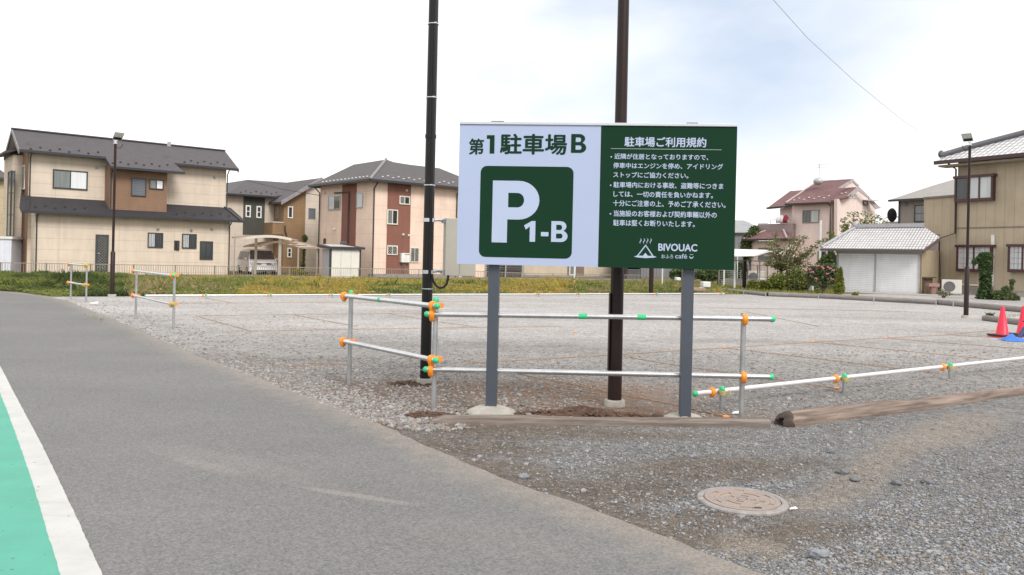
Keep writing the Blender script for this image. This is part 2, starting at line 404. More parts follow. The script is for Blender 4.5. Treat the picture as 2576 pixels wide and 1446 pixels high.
# road edges (photo units), nearest first
edge = [(2060, 1500), (1880, 1435), (1700, 1365), (1500, 1292), (1280, 1215), (1140, 1150), (1000, 1087), (800, 1007), (600, 933), (460, 880), (350, 830), (250, 790), (170, 757), (120, 746), (40, 735), (-60, 729), (-260, 726)]
eR = [G(*e) for e in edge]
eR = [Vector((eR[0].x + 1.4, eR[0].y - 2.5, 0))] + eR
def asphalt_material():
    t = NT('asphalt')
    w = t.math('SUBTRACT', t.noise(0.7, 5, 0.6), 0.5); f = t.math('SUBTRACT', t.noise(140, 3, 0.7), 0.5)
    v = t.n.new('ShaderNodeSeparateColor'); t.l.new(t.vor(95.0, 'F1', 'Color'), v.inputs[0])
    k = t.math('ADD', 1.0, t.math('ADD', t.math('MULTIPLY', w, 0.35), t.math('ADD', t.math('MULTIPLY', f, 0.65), t.math('MULTIPLY', t.math('SUBTRACT', v.outputs[0], 0.5), 0.55))))
    c = t.mix(1.0, (0.165, 0.163, 0.163), t.gray(k), 'MULTIPLY')
    # pale dusty streaks dragged across the lane by tyres
    mp = t.n.new('ShaderNodeMapping'); mp.inputs['Rotation'].default_value = (0, 0, R(20)); mp.inputs['Scale'].default_value = (0.5, 3.0, 1); t.l.new(t.pos, mp.inputs[0])
    d = t.ramp(t.noise(1.2, 4, 0.6, mp.outputs[0]), 0.55, 0.80, 0.0, 0.12)
    c = t.mix(d, c, (0.30, 0.275, 0.255))
    # grit swept to the edge, a pale scuff across the lane
    ga = t.n.new('ShaderNodeAttribute'); ga.attribute_name = 'grit'
    gn = t.math('ADD', ga.outputs['Fac'], t.math('MULTIPLY', t.math('SUBTRACT', t.noise(7.0, 5, .65), .5), 1.1))
    c = t.mix(t.ramp(gn, .45, 1.1, 0.0, .8), c, t.mix(v.outputs[2], (0.33, 0.30, 0.27), (0.20, 0.17, 0.145)))
    for (pa_, pb_, w_, k_) in (((720, 1222), (1065, 1276), .045, .26), ((420, 1150), (640, 1205), .08, .12), ((330, 1110), (900, 1240), .20, .07), ((980, 1310), (1500, 1400), .25, .06)):
        A_, B_ = G(*pa_), G(*pb_); d_ = (B_ - A_); L_ = d_.length; d_ = d_ / L_; m_ = (A_ + B_) / 2
        u = t.math('DIVIDE', t.math('SUBTRACT', t.dot(t.pos, (d_.x, d_.y, 0)), m_.dot(d_)), L_ / 2)
        vv = t.math('DIVIDE', t.math('SUBTRACT', t.dot(t.pos, (-d_.y, d_.x, 0)), -m_.x * d_.y + m_.y * d_.x), w_)
        q = t.math('ADD', t.math('ADD', t.math('MULTIPLY', u, u), t.math('MULTIPLY', vv, vv)), t.math('MULTIPLY', t.math('SUBTRACT', t.noise(9.0, 4, .6), .5), 1.2))
        c = t.mix(t.ramp(q, .2, 1.2, k_, 0.0), c, (0.40, 0.35, 0.31))
    mp2 = t.n.new('ShaderNodeMapping'); mp2.inputs['Rotation'].default_value = (0, 0, R(-52)); mp2.inputs['Scale'].default_value = (.12, 1.1, 1); t.l.new(t.pos, mp2.inputs[0])
    tr_ = t.ramp(t.noise(1.0, 3, .5, mp2.outputs[0]), .35, .65, .97, 1.02)
    c = t.mix(1.0, c, t.gray(tr_), 'MULTIPLY')
    t.bump(t.math('ADD', t.noise(120, 4, 0.7), v.outputs[1]), 0.5, 0.006)
    return t.fin(c, 0.82, 0, 0.35)
asphalt = asphalt_material()
road = MB()
dense = []
for i in range(len(eR) - 1):
    a, b_ = eR[i], eR[i + 1]; n = max(1, min(40, int((b_ - a).length / 0.12)))
    for k in range(n):
        p = a.lerp(b_, k / n); j = 0.016
        nn = (b_ - a).normalized(); nn = Vector((-nn.y, nn.x, 0))
        dense.append(p + nn * (random.uniform(-j, j) + 0.02 * math.sin(p.length * 2.3)))
dense.append(eR[-1])
lft = [Vector((p.x - 9.0, p.y - 7.0, 0)) for p in dense]
grit = []
for i in range(len(dense)):
    for u, g_ in ((0.0, 1.0), (0.018, 0.75), (0.05, 0.25), (0.09, 0.0), (1.0, 0.0)):
        q = dense[i].lerp(lft[i], u); road.v.append((q.x, q.y, 0.008)); grit.append(g_)
for i in range(len(dense) - 1):
    for k in range(4): road.f.append((5 * i + k, 5 * i + 5 + k, 5 * i + 6 + k, 5 * i + 1 + k)); road.mi.append(0)
ro = structure('road', road, asphalt)
at_ = ro.data.attributes.new('grit', 'FLOAT', 'POINT'); at_.data.foreach_set('value', grit)
def paint_material(name, col, wear=0.2):
    t = NT(name)
    k = t.ramp(t.noise(3.0, 6, 0.65), 0.3, 0.7, 0.93, 1.05)
    c = t.mix(1.0, col, t.gray(k), 'MULTIPLY')
    s = t.n.new('ShaderNodeSeparateColor'); t.l.new(t.vor(26.0, 'F1', 'Color'), s.inputs[0])
    dd = t.vor(26.0, 'F1', 'Distance')
    chip = t.math('MULTIPLY', t.math('GREATER_THAN', s.outputs[0], 0.965), t.math('LESS_THAN', dd, 0.22))
    c = t.mix(t.math('MULTIPLY', chip, 0.8), c, (0.12, 0.10, 0.09))
    mw = t.n.new('ShaderNodeMapping'); mw.inputs['Rotation'].default_value = (0, 0, R(38)); mw.inputs['Scale'].default_value = (.5, 4.0, 1); t.l.new(t.pos, mw.inputs[0])
    c = t.mix(t.ramp(t.noise(2.2, 6, .7, mw.outputs[0]), .52, .78, 0.0, .22), c, (0.24, 0.23, 0.215))
    pin = t.math('MULTIPLY', t.ramp(t.noise(70, 4, .7), .60, .68), t.ramp(t.noise(2.0, 4, .6), .40, .70, 0.0, .55))
    c = t.mix(pin, c, (0.17, 0.17, 0.165))
    g_ = t.ramp(t.noise(160, 3, 0.6), 0.62, 0.8, 0.0, 0.18)
    c = t.mix(g_, c, (0.25, 0.25, 0.24))
    t.bump(t.noise(120, 4, 0.7), 0.35, 0.005)
    return t.fin(c, 0.75, 0, 0.4)
wR = [G(268, 1475), G(255, 1446), G(200, 1322), G(150, 1215), G(100, 1112), G(50, 1018), G(0, 922), G(-60, 818), G(-120, 735), G(-200, 690)]
wL = [G(158, 1475), G(150, 1446), G(118, 1340), G(84, 1225), G(52, 1130), G(18, 1036), G(-18, 946), G(-64, 848), G(-122, 752), G(-202, 696)]
ex = (wR[0] - wR[1]).normalized() * 3.0
wR = [wR[0] + ex] + wR; wL = [wL[0] + ex] + wL
def ragged(pl, j=.0032):
    out = []
    for a, c in zip(pl[:-1], pl[1:]):
        for k in range(24): q = a.lerp(c, k / 24); h = mnoise.noise(q * 9) * j * 1.4 + random.uniform(-j, j) * .5; out.append(Vector((q.x + h, q.y, 0)))
    return out + [pl[-1]]
wR, wL = ragged(wR), ragged(wL)
ln = MB(); gr = MB()
for i, (a, b_) in enumerate(zip(wR, wL)):
    ln.v += [(a.x, a.y, 0.012), (b_.x, b_.y, 0.012)]; gr.v += [(b_.x, b_.y, 0.0122), (b_.x - 2.6, b_.y - 1.5, 0.0122)]
for i in range(len(wR) - 1):
    for q in (ln, gr): q.f.append((2 * i, 2 * i + 2, 2 * i + 3, 2 * i + 1)); q.mi.append(0)
structure('white_lane_line', ln, paint_material('white_road_paint', (0.49, 0.49, 0.48)))
structure('green_lane_paint', gr, paint_material('green_road_paint', (0.088, 0.345, 0.262)))

# loose stones: nobody could count them
def side(p, a, n): return (p - a).dot(n)
def stones(name, n, region, sizes, mats, label):
    b_v = []; b_f = []; mi = []
    ico = [Vector(v).normalized() for v in [(0, 0, 1), (.9, 0, .45), (.28, .85, .45), (-.72, .53, .45), (-.72, -.53, .45), (.28, -.85, .45), (.72, .53, -.45), (-.28, .85, -.45), (-.9, 0, -.45), (-.28, -.85, -.45), (.72, -.53, -.45), (0, 0, -1)]]
    fac_ = [(0, 1, 2), (0, 2, 3), (0, 3, 4), (0, 4, 5), (0, 5, 1), (1, 6, 2), (2, 7, 3), (3, 8, 4), (4, 9, 5), (5, 10, 1), (6, 7, 2), (7, 8, 3), (8, 9, 4), (9, 10, 5), (10, 6, 1)]
    cnt = 0
    while cnt < n:
        p = region()
        if p is None: continue
        sz = sizes()
        a = random.uniform(0, 6.28); ca, sa = math.cos(a), math.sin(a)
        kx, ky, kz = random.uniform(.7, 1.3), random.uniform(.6, 1.0), random.uniform(.4, .75); o = len(b_v)
        for v in ico[:11]:
            j = random.uniform(.75, 1.15); x, y, z = v.x * kx * j * sz, v.y * ky * j * sz, v.z * kz * j * sz
            b_v.append((p.x + x * ca - y * sa, p.y + x * sa + y * ca, p.z + z + sz * kz * 0.25))
        b_f.extend([tuple(i + o for i in f) for f in fac_])
        m = random.randrange(len(mats)); mi.extend([m] * len(fac_)); cnt += 1
    b = MB(); b.v = b_v; b.f = b_f; b.mi = mi
    return b.build(name, mats, None, kind='stuff', label=label, category='gravel')
st_l = [mat('stone_pale', (0.31, 0.295, 0.288), 0.85, 0, .2, 40), mat('stone_mid', (0.25, 0.236, 0.23), 0.85, 0, .2, 40), mat('stone_brownish', (0.21, 0.175, 0.15), 0.85, 0, .2, 40), mat('stone_greyish', (0.17, 0.166, 0.17), 0.85, 0, .2, 40)]
st_d = [mat('stone_blue_grey', (0.21, 0.22, 0.24), 0.8, 0, .2, 40), mat('stone_slate', (0.14, 0.145, 0.155), 0.8, 0, .2, 40), mat('stone_light_grey', (0.275, 0.275, 0.285), 0.8, 0, .2, 40), mat('stone_dun', (0.19, 0.165, 0.14), 0.85, 0, .2, 40)]
edge_pts = [(e.x, e.y) for e in eR]
def off_road(p):
    for i in range(len(eR) - 1):
        a, b_ = eR[i], eR[i + 1]
        if min(a.y, b_.y) <= p.y <= max(a.y, b_.y):
            k = (p.y - a.y) / (b_.y - a.y + 1e-9); x = a.x + (b_.x - a.x) * k
            return p.x - x
    return 99 if p.y > max(e.y for e in eR) else -1
EX = [G(1866, 1258)]
def in_ell(p, c, rx, ry, ang):
    u = (p - c).dot(Vector((math.cos(R(ang)), math.sin(R(ang)), 0))) / rx; v = (p - c).dot(Vector((-math.sin(R(ang)), math.cos(R(ang)), 0))) / ry
    return u * u + v * v < 1
BARE = [(G(1250, 1085), 1.3, 0.35, 0), (G(1800, 1180), 1.0, 0.35, 15), (G(1500, 1240), 0.75, 0.35, 20), (G(1650, 1330), 0.9, 0.22, 25), (G(1200, 1130), 0.8, 0.3, 0), (G(2050, 1260), .6, .2, 30), (G(2400, 1080), 1.3, .35, 45), (G(2000, 1340), .5, .22, 20), (G(1130, 1120), .55, .28, -25), (G(1260, 1180), .6, .3, -25), (G(1400, 1235), .6, .3, -25), (G(1540, 1295), .5, .24, -25), (G(1700, 1345), .45, .2, -25), (G(1500, 1092), 1.3, .22, 0)]
def reg_apron():
    p = G(random.uniform(700, 2650), random.uniform(1062, 1480) ** 1.0)
    if max(side(p, T0, nT), side(p, L0, nL)) < 0.10: return None
    d = off_road(p)
    if d < 0.0: return None
    if d < 0.15 and random.random() < 0.5: return None
    if (p - EX[0]).length < 0.285: return None
    # fewer stones in the worn, sandy wheel track
    q = G(2200, 1170); u = (p - q).dot(Vector((math.cos(R(52)), math.sin(R(52)), 0))); v = (p - q).dot(Vector((-math.sin(R(52)), math.cos(R(52)), 0)))
    if (u / 2.0) ** 2 + (v / .3) ** 2 < 1 and random.random() < 0.85: return None
    if (p - G(1890, 1372)).length < 0.2 and random.random() < .75: return None
    if any(in_ell(p, *e) for e in BARE) and random.random() < .72: return None
    return p
def sz_apron():
    return random.choice([.006, .007, .008, .009, .010, .012]) * random.uniform(.7, 1.25) * (1.9 if random.random() < .03 else 1)
stones('gravel_stones', 17000, reg_apron, sz_apron, st_d, 'loose blue grey gravel scattered over the forecourt around the manhole cover')
def reg_lot():
    # mostly along the edge of the road, thinning out into the lot
    y = random.uniform(750, 1075) if random.random() < 0.4 else random.uniform(900, 1085); x = random.uniform(150, 1500)
    p = G(x, y)
    if max(side(p, T0, nT), side(p, L0, nL)) > 0.05: return None
    d = off_road(p)
    if d < -0.06 or d > 5: return None
    if random.random() > math.exp(-d / 1.2) + 0.10: return None
    return p
def sz_lot():
    return random.choice([.012, .015, .018, .021]) * random.uniform(.7, 1.3) * (1.7 if random.random() < .04 else 1)
stones('gravel_stones', 9000, reg_lot, sz_lot, st_l, 'coarse pale gravel along the edge of the asphalt road')
def reg_lot2():
    p = G(random.uniform(1000, 2620), random.uniform(880, 1062))
    if max(side(p, T0, nT), side(p, L0, nL)) > -0.08: return None
    if -1.7 < side(p, T0, nT) and p.x < T0.x + 2.4 and random.random() < .8: return None
    return p
stones('gravel_stones', 7000, reg_lot2, lambda: sz_lot() * .8, st_l, 'pale gravel of the parking lot behind the sign and the low pipe')

def reg_pile():
    a, r = random.uniform(0, 6.28), random.random() ** .6 * .34; c = G(1052, 1072)
    p = c + Vector((math.cos(a) * r * 1.3, math.sin(a) * r * .6, 0)); return p if off_road(p) > .04 else None
stones('gravel_stones', 170, reg_pile, lambda: random.uniform(.016, .036), st_l, 'small pile of coarse broken stone at the left end of the timber beam')
# a few bigger stones that lie alone on the forecourt
for (x, y, s, lab) in ((2120, 1191, .036, 'dark flat stone lying alone on the sandy wheel track'), (2255, 1219, .030, 'dark angular stone right of the flat stone on the forecourt gravel'),
                       (2150, 1210, .028, 'small dark stone just below the flat stone on the sandy track'), (1985, 1226, .022, 'brown pebble just above right of the manhole cover'),
                       (2090, 1140, .024, 'small dark stone on the upper end of the sandy track'), (1316, 1203, .030, 'lone grey stone on the dirt near the road edge'),
                       (2330, 1216, .030, 'dark stone on the gravel near the right edge of the photo'), (2060, 1402, .040, 'pale angular stone on the gravel below right of the manhole')):
    b = MB(); p = G(x, y); b.ball((p.x, p.y, s * .45), s * 1.3, s, s * .75, nu=9, nv=6, jit=.13)
    b.build('stone', mat('stone_slate', (0.1,) * 3) if 'dark' in lab else st_d[0], None, smooth=False, origin=(p.x, p.y, 0), label=lab, category='stone', group='loose stones on the forecourt')

# ------------------------------------------------------------------ manhole
def iron_material():
    t = NT('rusty_pink_cast_iron')
    c = t.mix(t.ramp(t.noise(9, 5, .65), .3, .7), (0.315, 0.255, 0.232), (0.27, 0.232, 0.212))
    t.bump(t.noise(120, 4, .6), .3, .004)
    return t.fin(c, .75, 0, .3)
iron = iron_material(); iron_ring = mat('grey_cast_iron_ring', (0.27, 0.25, 0.24), .8, 0, .25, 20, .2, 90); iron_dk = mat('sandy_recess', (0.36, 0.27, 0.19), .85, 0, .2, 20)
mc = G(1866, 1262); mc.z = 0; ZB, ZT = .0142, .020
mh = thing('manhole_cover', 'round rusty pink manhole cover with ring pattern in the gravel', 'manhole cover', mc)
b = MB(); b.lathe(mc, (0, 0, 1), [(-.05, 0.2697), (.010, 0.2697), (.018, 0.2623), (.018, 0.2307), (.015, 0.2291), (-.05, 0.2291)], 56); b.build('ring', iron_ring, mh, smooth=True)
b = MB(); b.lathe(mc, (0, 0, 1), [(-.05, 0.2266), (.011, 0.2266), (.014, 0.2233)], 56); cov = sub(b.build('cover', iron_dk, mh, smooth=True), mh)
def arcs(rad0, rad1, gaps, z0, z1_, bb):
    """raised ring segments; gaps = [(start, end)] degrees left empty"""
    n = 72
    for k in range(n):
        a0, a1 = 360 * k / n, 360 * (k + 1) / n
        if any(s <= a0 < e for s, e in gaps): continue
        q = []
        for a_, r_ in ((a0, rad0), (a0, rad1), (a1, rad1), (a1, rad0)):
            q.append((mc.x + r_ * math.cos(R(a_)), mc.y + r_ * math.sin(R(a_)), z0))
        bb.hexa([q[0], q[1], q[2], q[3]] + [(x, y, z1_) for x, y, z in q])
b = MB()
arcs(0.1926, 0.2224, [], ZB, ZT, b); arcs(0.1627, 0.1917, [(10, 30), (70, 90), (130, 150), (190, 210), (250, 270), (265, 275), (310, 330)], ZB, ZT, b)
arcs(0.1328, 0.1618, [], ZB, ZT, b); arcs(0.1037, 0.1320, [(20, 70), (110, 160), (200, 250), (290, 340)], ZB, ZT, b); arcs(0.0789, 0.1029, [], ZB, ZT, b)
arcs(0.0515, 0.0780, [(40, 80), (130, 170), (220, 260), (310, 350)], ZB, ZT, b); arcs(0.0332, 0.0506, [], ZB, ZT, b); arcs(0.0000, 0.0249, [], ZB, ZT, b)
b.build('raised_pattern', iron, cov)
b = MB(); kp = mc + Vector((.042, -.176, 0)); b.box((kp.x - .022, kp.y - .014, .0143), (kp.x + .022, kp.y + .014, .0206)); b.build('keyhole', mat('dark_hole', (.03, .03, .03), .9), cov)

# ------------------------------------------------------------------ parking sign
PA = P(1152, 500, 7.33); PB = P(1850, 500, 7.13)
pa = math.degrees(math.atan2(PB.y - PA.y, PB.x - PA.x))
SF = F(PA, pa)
sx0, sx1 = 0.0, (Vector((PB.x, PB.y, 0)) - SF.p).length
ztop = SF.at((1500, 316))[1]; zbot = SF.at((1500, 671.5))[1]
smid = SF.at((1507.5, 500))[0]
sign_white = mat('sign_white', (0.375, 0.44, 0.62), 0.45, 0, .02, 1.5)
sign_green = mat('sign_green', (0.0085, 0.036, 0.019), 0.6, 0, .05, 1.5, spec=.08)
letter_white = mat('letter_white', (0.40, 0.47, 0.64), 0.5, 0, .02)
post_grey = mat('blue_grey_post', (0.070, 0.082, 0.105), 0.4, 0.2, .06, 3)
sg = thing('parking_sign', 'large two panel parking sign, white left and green right, on two posts', 'sign', SF.pt(1.3, 0, -.05))
b = MB(); b.fbox(SF, sx0, smid, zbot, ztop, -.012, 0); wp_ = sub(b.build('white_panel', sign_white, sg), sg)
b = MB(); b.fbox(SF, smid, sx1, zbot, ztop, -.012, .0005); gp_ = sub(b.build('green_panel', sign_green, sg), sg)
b = MB(); b.fbox(SF, sx0, sx1, ztop + .001, ztop + .026, -.07, .012)
b.fbox(SF, sx0, sx1, zbot + .01, zbot + .05, -.055, -.0125); b.fbox(SF, sx0, sx1, ztop - .05, ztop - .01, -.055, -.0125)
for s_ in (sx0, sx1 - .04, smid - .02): b.fbox(SF, s_ + .002, s_ + .038, zbot + .052, ztop - .052, -.055, -.0125)
b.build('panel_frame', mat('frame_alu', (.55, .57, .62), .4, .3, .04), sg, bevel=.003)
for (px, py) in ((1238, 1030), (1728, 1047)):
    s_, _ = SF.at((px, 850), -.056); b = MB(); b.fbox(SF, s_ - .05, s_ + .05, .03, zbot + 1.0, -.156, -.056)
    b.build('post', post_grey, sg, bevel=.004)
    q = SF.pt(s_, 0, -.10 if px < 1500 else -.17); b = MB(); k_ = 1.0 if px < 1500 else .82
    b.lathe(q, (0, 0, 1), [(-.03, .235 * k_), (.0, .232 * k_), (.03 * k_, .205 * k_), (.058 * k_, .15 * k_), (.078 * k_, .085 * k_), (.082 * k_, .02)], 26)
    for i, v in enumerate(b.v): a_ = math.atan2(v[1] - q.y, v[0] - q.x); j_ = 1 + .06 * math.sin(a_ * 3 + px) + .04 * math.sin(a_ * 7); b.v[i] = (q.x + (v[0] - q.x) * j_, q.y + (v[1] - q.y) * j_, v[2] + random.uniform(-.003, .003))
    b.build('concrete_footing', concrete, sg, smooth=True)
for (px0, px1) in ((1234, 1266), (1728, 1756)):
    s0, s1 = SF.at((px0, 312))[0], SF.at((px1, 312))[0]
    b = MB(); b.fbox(SF, s0, s1, ztop + .027, ztop + .040, -.10, -.03); b.build('top_clip', dark_trim, sg)
def c2m(cu):
    o = bpy.data.objects.new('tmp', cu); COL.objects.link(o); bpy.context.view_layer.update()
    me = bpy.data.meshes.new_from_object(o.evaluated_get(bpy.context.evaluated_depsgraph_get()))
    bpy.data.objects.remove(o); return me
def place2d(me, rect, m, parent, name, o=.0025, flip=False):
    """fit a flat mesh in its own bounding box to a rectangle (photo units) on the sign face"""
    co = np.empty(len(me.vertices) * 3); me.vertices.foreach_get('co', co); co = co.reshape(-1, 3)
    lo, hi = co.min(0), co.max(0)
    x0, y0, x1, y1 = rect
    sl, zt = SF.at((x0, y0), o); srr, zb = SF.at((x1, y1), o)
    sl = (sl + SF.at((x0, y1), o)[0]) / 2; srr = (srr + SF.at((x1, y0), o)[0]) / 2
    zt = (zt + SF.at((x1, y0), o)[1]) / 2; zb = (zb + SF.at((x0, y1), o)[1]) / 2
    off = parent_loc(parent); out = []
    for c in co:
        u = (c[0] - lo[0]) / (hi[0] - lo[0]); v = (c[1] - lo[1]) / max(hi[1] - lo[1], 1e-6)
        q = SF.pt(sl + (srr - sl) * u, zb + (zt - zb) * v, o) - off
        out.append(q)
    me.vertices.foreach_set('co', [k for q in out for k in q]); me.materials.clear(); me.materials.append(m); me.update()
    ob = bpy.data.objects.new(name, me); me.name = name; COL.objects.link(ob); ob.parent = parent
    return ob
def text(body, rect, m, parent, bold=.012, name='lettering', o=.0025):
    """bold lettering: the same glyphs laid a hair apart, so that fine strokes do not fill in"""
    cu = bpy.data.curves.new('txt', 'FONT'); cu.body = body; cu.fill_mode = 'FRONT'; cu.resolution_u = 3
    me = c2m(cu); nv = len(me.vertices)
    co = np.empty(nv * 3); me.vertices.foreach_get('co', co); co = co.reshape(-1, 3)
    fs = [tuple(p.vertices) for p in me.polygons]
    vs = []; ff = []
    for k, (dx, dy) in enumerate(((0, 0), (1, 0), (-1, 0), (0, .8), (0, -.8), (.7, .6), (-.7, -.6))):
        q = co.copy(); q[:, 0] += dx * bold; q[:, 1] += dy * bold; o_ = len(vs)
        vs.extend(map(tuple, q)); ff.extend([tuple(i + o_ for i in f) for f in fs])
    m2 = bpy.data.meshes.new(name); m2.from_pydata(vs, [], ff); bpy.data.meshes.remove(me)
    ob = place2d(m2, rect, m, parent, name, o)
    # the layers lie a few hundredths of a millimetre one above the other
    off = SF.n; P3 = np.array([v.co[:] for v in ob.data.vertices])
    P3 += np.repeat(np.arange(7) * .00004, nv)[:, None] * np.array(off)[None, :]
    # a wide gap in the line starts a piece of lettering of its own
    xs = np.array(vs)[:, 0]; iv = sorted((min(xs[i] for i in f), max(xs[i] for i in f)) for f in ff)
    end, cut = iv[0][1], None
    for a_, b_ in iv:
        if a_ - end > .55: cut = (a_ + end) / 2
        end = max(end, b_)
    groups = [ff] if cut is None else [[f for f in ff if xs[f[0]] < cut], [f for f in ff if xs[f[0]] >= cut]]
    bpy.data.objects.remove(ob)
    for g_ in groups:
        ids = sorted({i for f in g_ for i in f}); mp_ = {i: k for k, i in enumerate(ids)}
        me2 = bpy.data.meshes.new(name); me2.from_pydata([tuple(P3[i]) for i in ids], [], [tuple(mp_[i] for i in f) for f in g_]); me2.materials.append(m)
        o2_ = bpy.data.objects.new(name, me2); COL.objects.link(o2_); o2_.parent = parent
def shape(loops, rect, m, parent, name, o=.0025):
    cu = bpy.data.curves.new('shp', 'CURVE'); cu.dimensions = '2D'; cu.fill_mode = 'BOTH'
    for lp in loops:
        sp = cu.splines.new('POLY'); sp.points.add(len(lp) - 1)
        for i, (x, y) in enumerate(lp): sp.points[i].co = (x, y, 0, 1)
        sp.use_cyclic_u = True
    return place2d(c2m(cu), rect, m, parent, name, o)
def arc(cx, cy, rx, ry, a0, a1, n=14):
    return [(cx + rx * math.cos(R(a0 + (a1 - a0) * k / n)), cy + ry * math.sin(R(a0 + (a1 - a0) * k / n))) for k in range(n + 1)]
def r5(x0, y0, x1, y1): return z5(x0, y0) + z5(x1, y1)
def r6(x0, y0, x1, y1): return z6(x0, y0) + z6(x1, y1)
P_loops = [[(0, 0), (.325, 0), (.325, .375), (.56, .375)] + arc(.56, .6875, .44, .3125, -90, 90) + [(0, 1)],
           [(.335, .57), (.53, .57)] + arc(.53, .6875, .145, .1175, -90, 90) + [(.335, .805)]]
B_loops = [[(0, 0), (.55, 0)] + arc(.60, .275, .40, .275, -90, 62) + arc(.55, .755, .37, .245, -60, 90) + [(0, 1)],
           [(.30, .165), (.56, .165)] + arc(.56, .285, .135, .118, -90, 90) + [(.30, .403)],
           [(.30, .575), (.53, .575)] + arc(.53, .70, .13, .125, -90, 90) + [(.30, .825)]]
one_loops = [[(.50, 0), (.98, 0), (.98, 1), (.66, 1), (0, .78), (.16, .58), (.50, .74)]]
one_sq = [[(.40, 0), (1, 0), (1, 1), (0, 1), (0, .80), (.40, .80)]]
text('第', r5(170, 212, 308, 358), sign_green, wp_, .026)
shape(one_sq, r5(332, 182, 402, 348), sign_green, wp_, 'lettering')
text('駐車場', r5(452, 170, 1058, 358), sign_green, wp_, .026)
shape(B_loops, r5(1095, 172, 1232, 342), sign_green, wp_, 'lettering')
rr = .072
shape([[(rr, 0), (1 - rr, 0)] + arc(1 - rr, rr, rr, rr, -90, 0, 8) + arc(1 - rr, 1 - rr, rr, rr, 0, 90, 8) + arc(rr, 1 - rr, rr, rr, 90, 180, 8) + arc(rr, rr, rr, rr, 180, 270, 8)], r5(269, 464, 1109, 1291), sign_green, wp_, 'parking_symbol_square', .002)
shape(P_loops, r5(382, 595, 806, 1155), letter_white, wp_, 'parking_letter', .004)
shape(one_loops, r5(668, 958, 771, 1145), letter_white, wp_, 'lettering', .004)
shape([[(0, 0), (1, 0), (1, 1), (0, 1)]], r5(822, 1058, 890, 1096), letter_white, wp_, 'lettering', .004)
shape(B_loops, r5(915, 960, 1063, 1148), letter_white, wp_, 'lettering', .004)
text('駐車場ご利用規約', r6(312, 200, 1052, 290), letter_white, gp_, .024)
shape([[(0, 0), (1, 0), (1, 1), (0, 1)]], r6(188, 307, 1190, 311), mat('thin_rule', (.35, .42, .42), .5), gp_, 'underline')
for body, x0, y0, x1, y1 in (('近隣が住居となっておりますので、', 220, 352, 1070, 404), ('停車中はエンジンを停め、アイドリング', 210, 436, 1203, 488), ('ストップにご協力ください。', 210, 518, 890, 570),
                             ('駐車場内における事故、盗難等につきま', 212, 610, 1205, 664), ('しては、一切の責任を負いかねます。', 212, 693, 1112, 747), ('十分にご注意の上、予めご了承ください。', 208, 776, 1226, 832),
                             ('当施設のお客様および契約車輛以外の', 214, 868, 1146, 925), ('駐車は堅くお断りいたします。', 210, 952, 948, 1008)):
    text(body, r6(x0, y0, x1, y1), letter_white, gp_, .019)
for (x, y) in ((193, 378), (187, 635), (185, 893)):
    shape([arc(0, 0, 1, 1, 0, 345, 12)], r6(x - 7, y - 7, x + 7, y + 7), letter_white, gp_, 'bullet_point')
text('BIVOUAC', r6(617, 1164, 970, 1232), letter_white, gp_, .03)
text('おふろ', r6(645, 1260, 752, 1296), letter_white, gp_, .006)
text('café', r6(770, 1255, 878, 1297), letter_white, gp_, .006)
# emblem: a tent with steam rising, and a small steaming bowl
shape([[(0, 0.02), (.14, .10), (.505, 1), (.86, .10), (1, .02), (.86, -.04), (.5, -.09), (.14, -.04)],
       [(.20, .10), (.505, .86), (.80, .10)]], r6(397, 1170, 605, 1294), letter_white, gp_, 'tent_emblem')
shape([[(0, 0), (.5, 1), (1, 0)]], r6(470, 1245, 532, 1284), letter_white, gp_, 'tent_door', .0027)
shape([[(0, 1), (.12, 1), (1, .05), (.86, 0)]], r6(512, 1200, 570, 1275), letter_white, gp_, 'tent_fold', .0027)
def squig():
    l, r_ = [], []
    for k in range(13):
        v = k / 12; x = .5 + .32 * math.sin(v * 6.28 + 3.5); l.append((x - .22 * math.sin(math.pi * min(max(v, .12), .88)), v)); r_.append((x + .22 * math.sin(math.pi * min(max(v, .12), .88)), v))
    return [l + r_[::-1]]
for x in (457, 489, 519, 549): shape(squig(), r6(x - 9, 1114, x + 9, 1163), letter_white, gp_, 'steam_mark')
shape([arc(.45, .55, .45, .55, 180, 360, 12) + arc(.45, .6, .36, .36, 360, 180, 12)], r6(897, 1274, 935, 1299), letter_white, gp_, 'bowl_mark')
shape([[(0, 0), (1, 0), (1, 1), (0, 1)]], r6(903, 1260, 932, 1264), letter_white, gp_, 'bowl_mark')

# ------------------------------------------------------------------ pipe barriers
def cap(b, p, d):
    b.lathe(p, d, [(-.012, .0285), (.004, .0290), (.018, .024), (.028, .014), (.031, .004)], 14)
def clamp_rail(b, p, d, drop):
    """orange collar round a rail with its drop shaped tail"""
    d = Vector(d).normalized(); up = Vector((0, 0, 1)); sdv = d.cross(up).normalized()
    n = 20; prof = []
    for k in range(n):
        a = 2 * math.pi * k / n; x = math.sin(a) * .043; z = math.cos(a) * .043
        if z < -.012: z = -.012 - (-.012 - z) * (1 + drop); x *= 1 - .25 * min(1, (-.012 - z) / .06)
        prof.append((x, z))
    for h0, h1, k0, k1 in ((-.024, -.012, .80, 1.0), (-.012, .012, 1, 1), (.012, .024, 1, .80)):
        vs = [p + d * h0 + (sdv * x + up * z) * k0 for x, z in prof] + [p + d * h1 + (sdv * x + up * z) * k1 for x, z in prof]
        b.add(vs, [(i, (i + 1) % n, (i + 1) % n + n, i + n) for i in range(n)] + [tuple(range(n - 1, -1, -1)), tuple(range(n, 2 * n))])
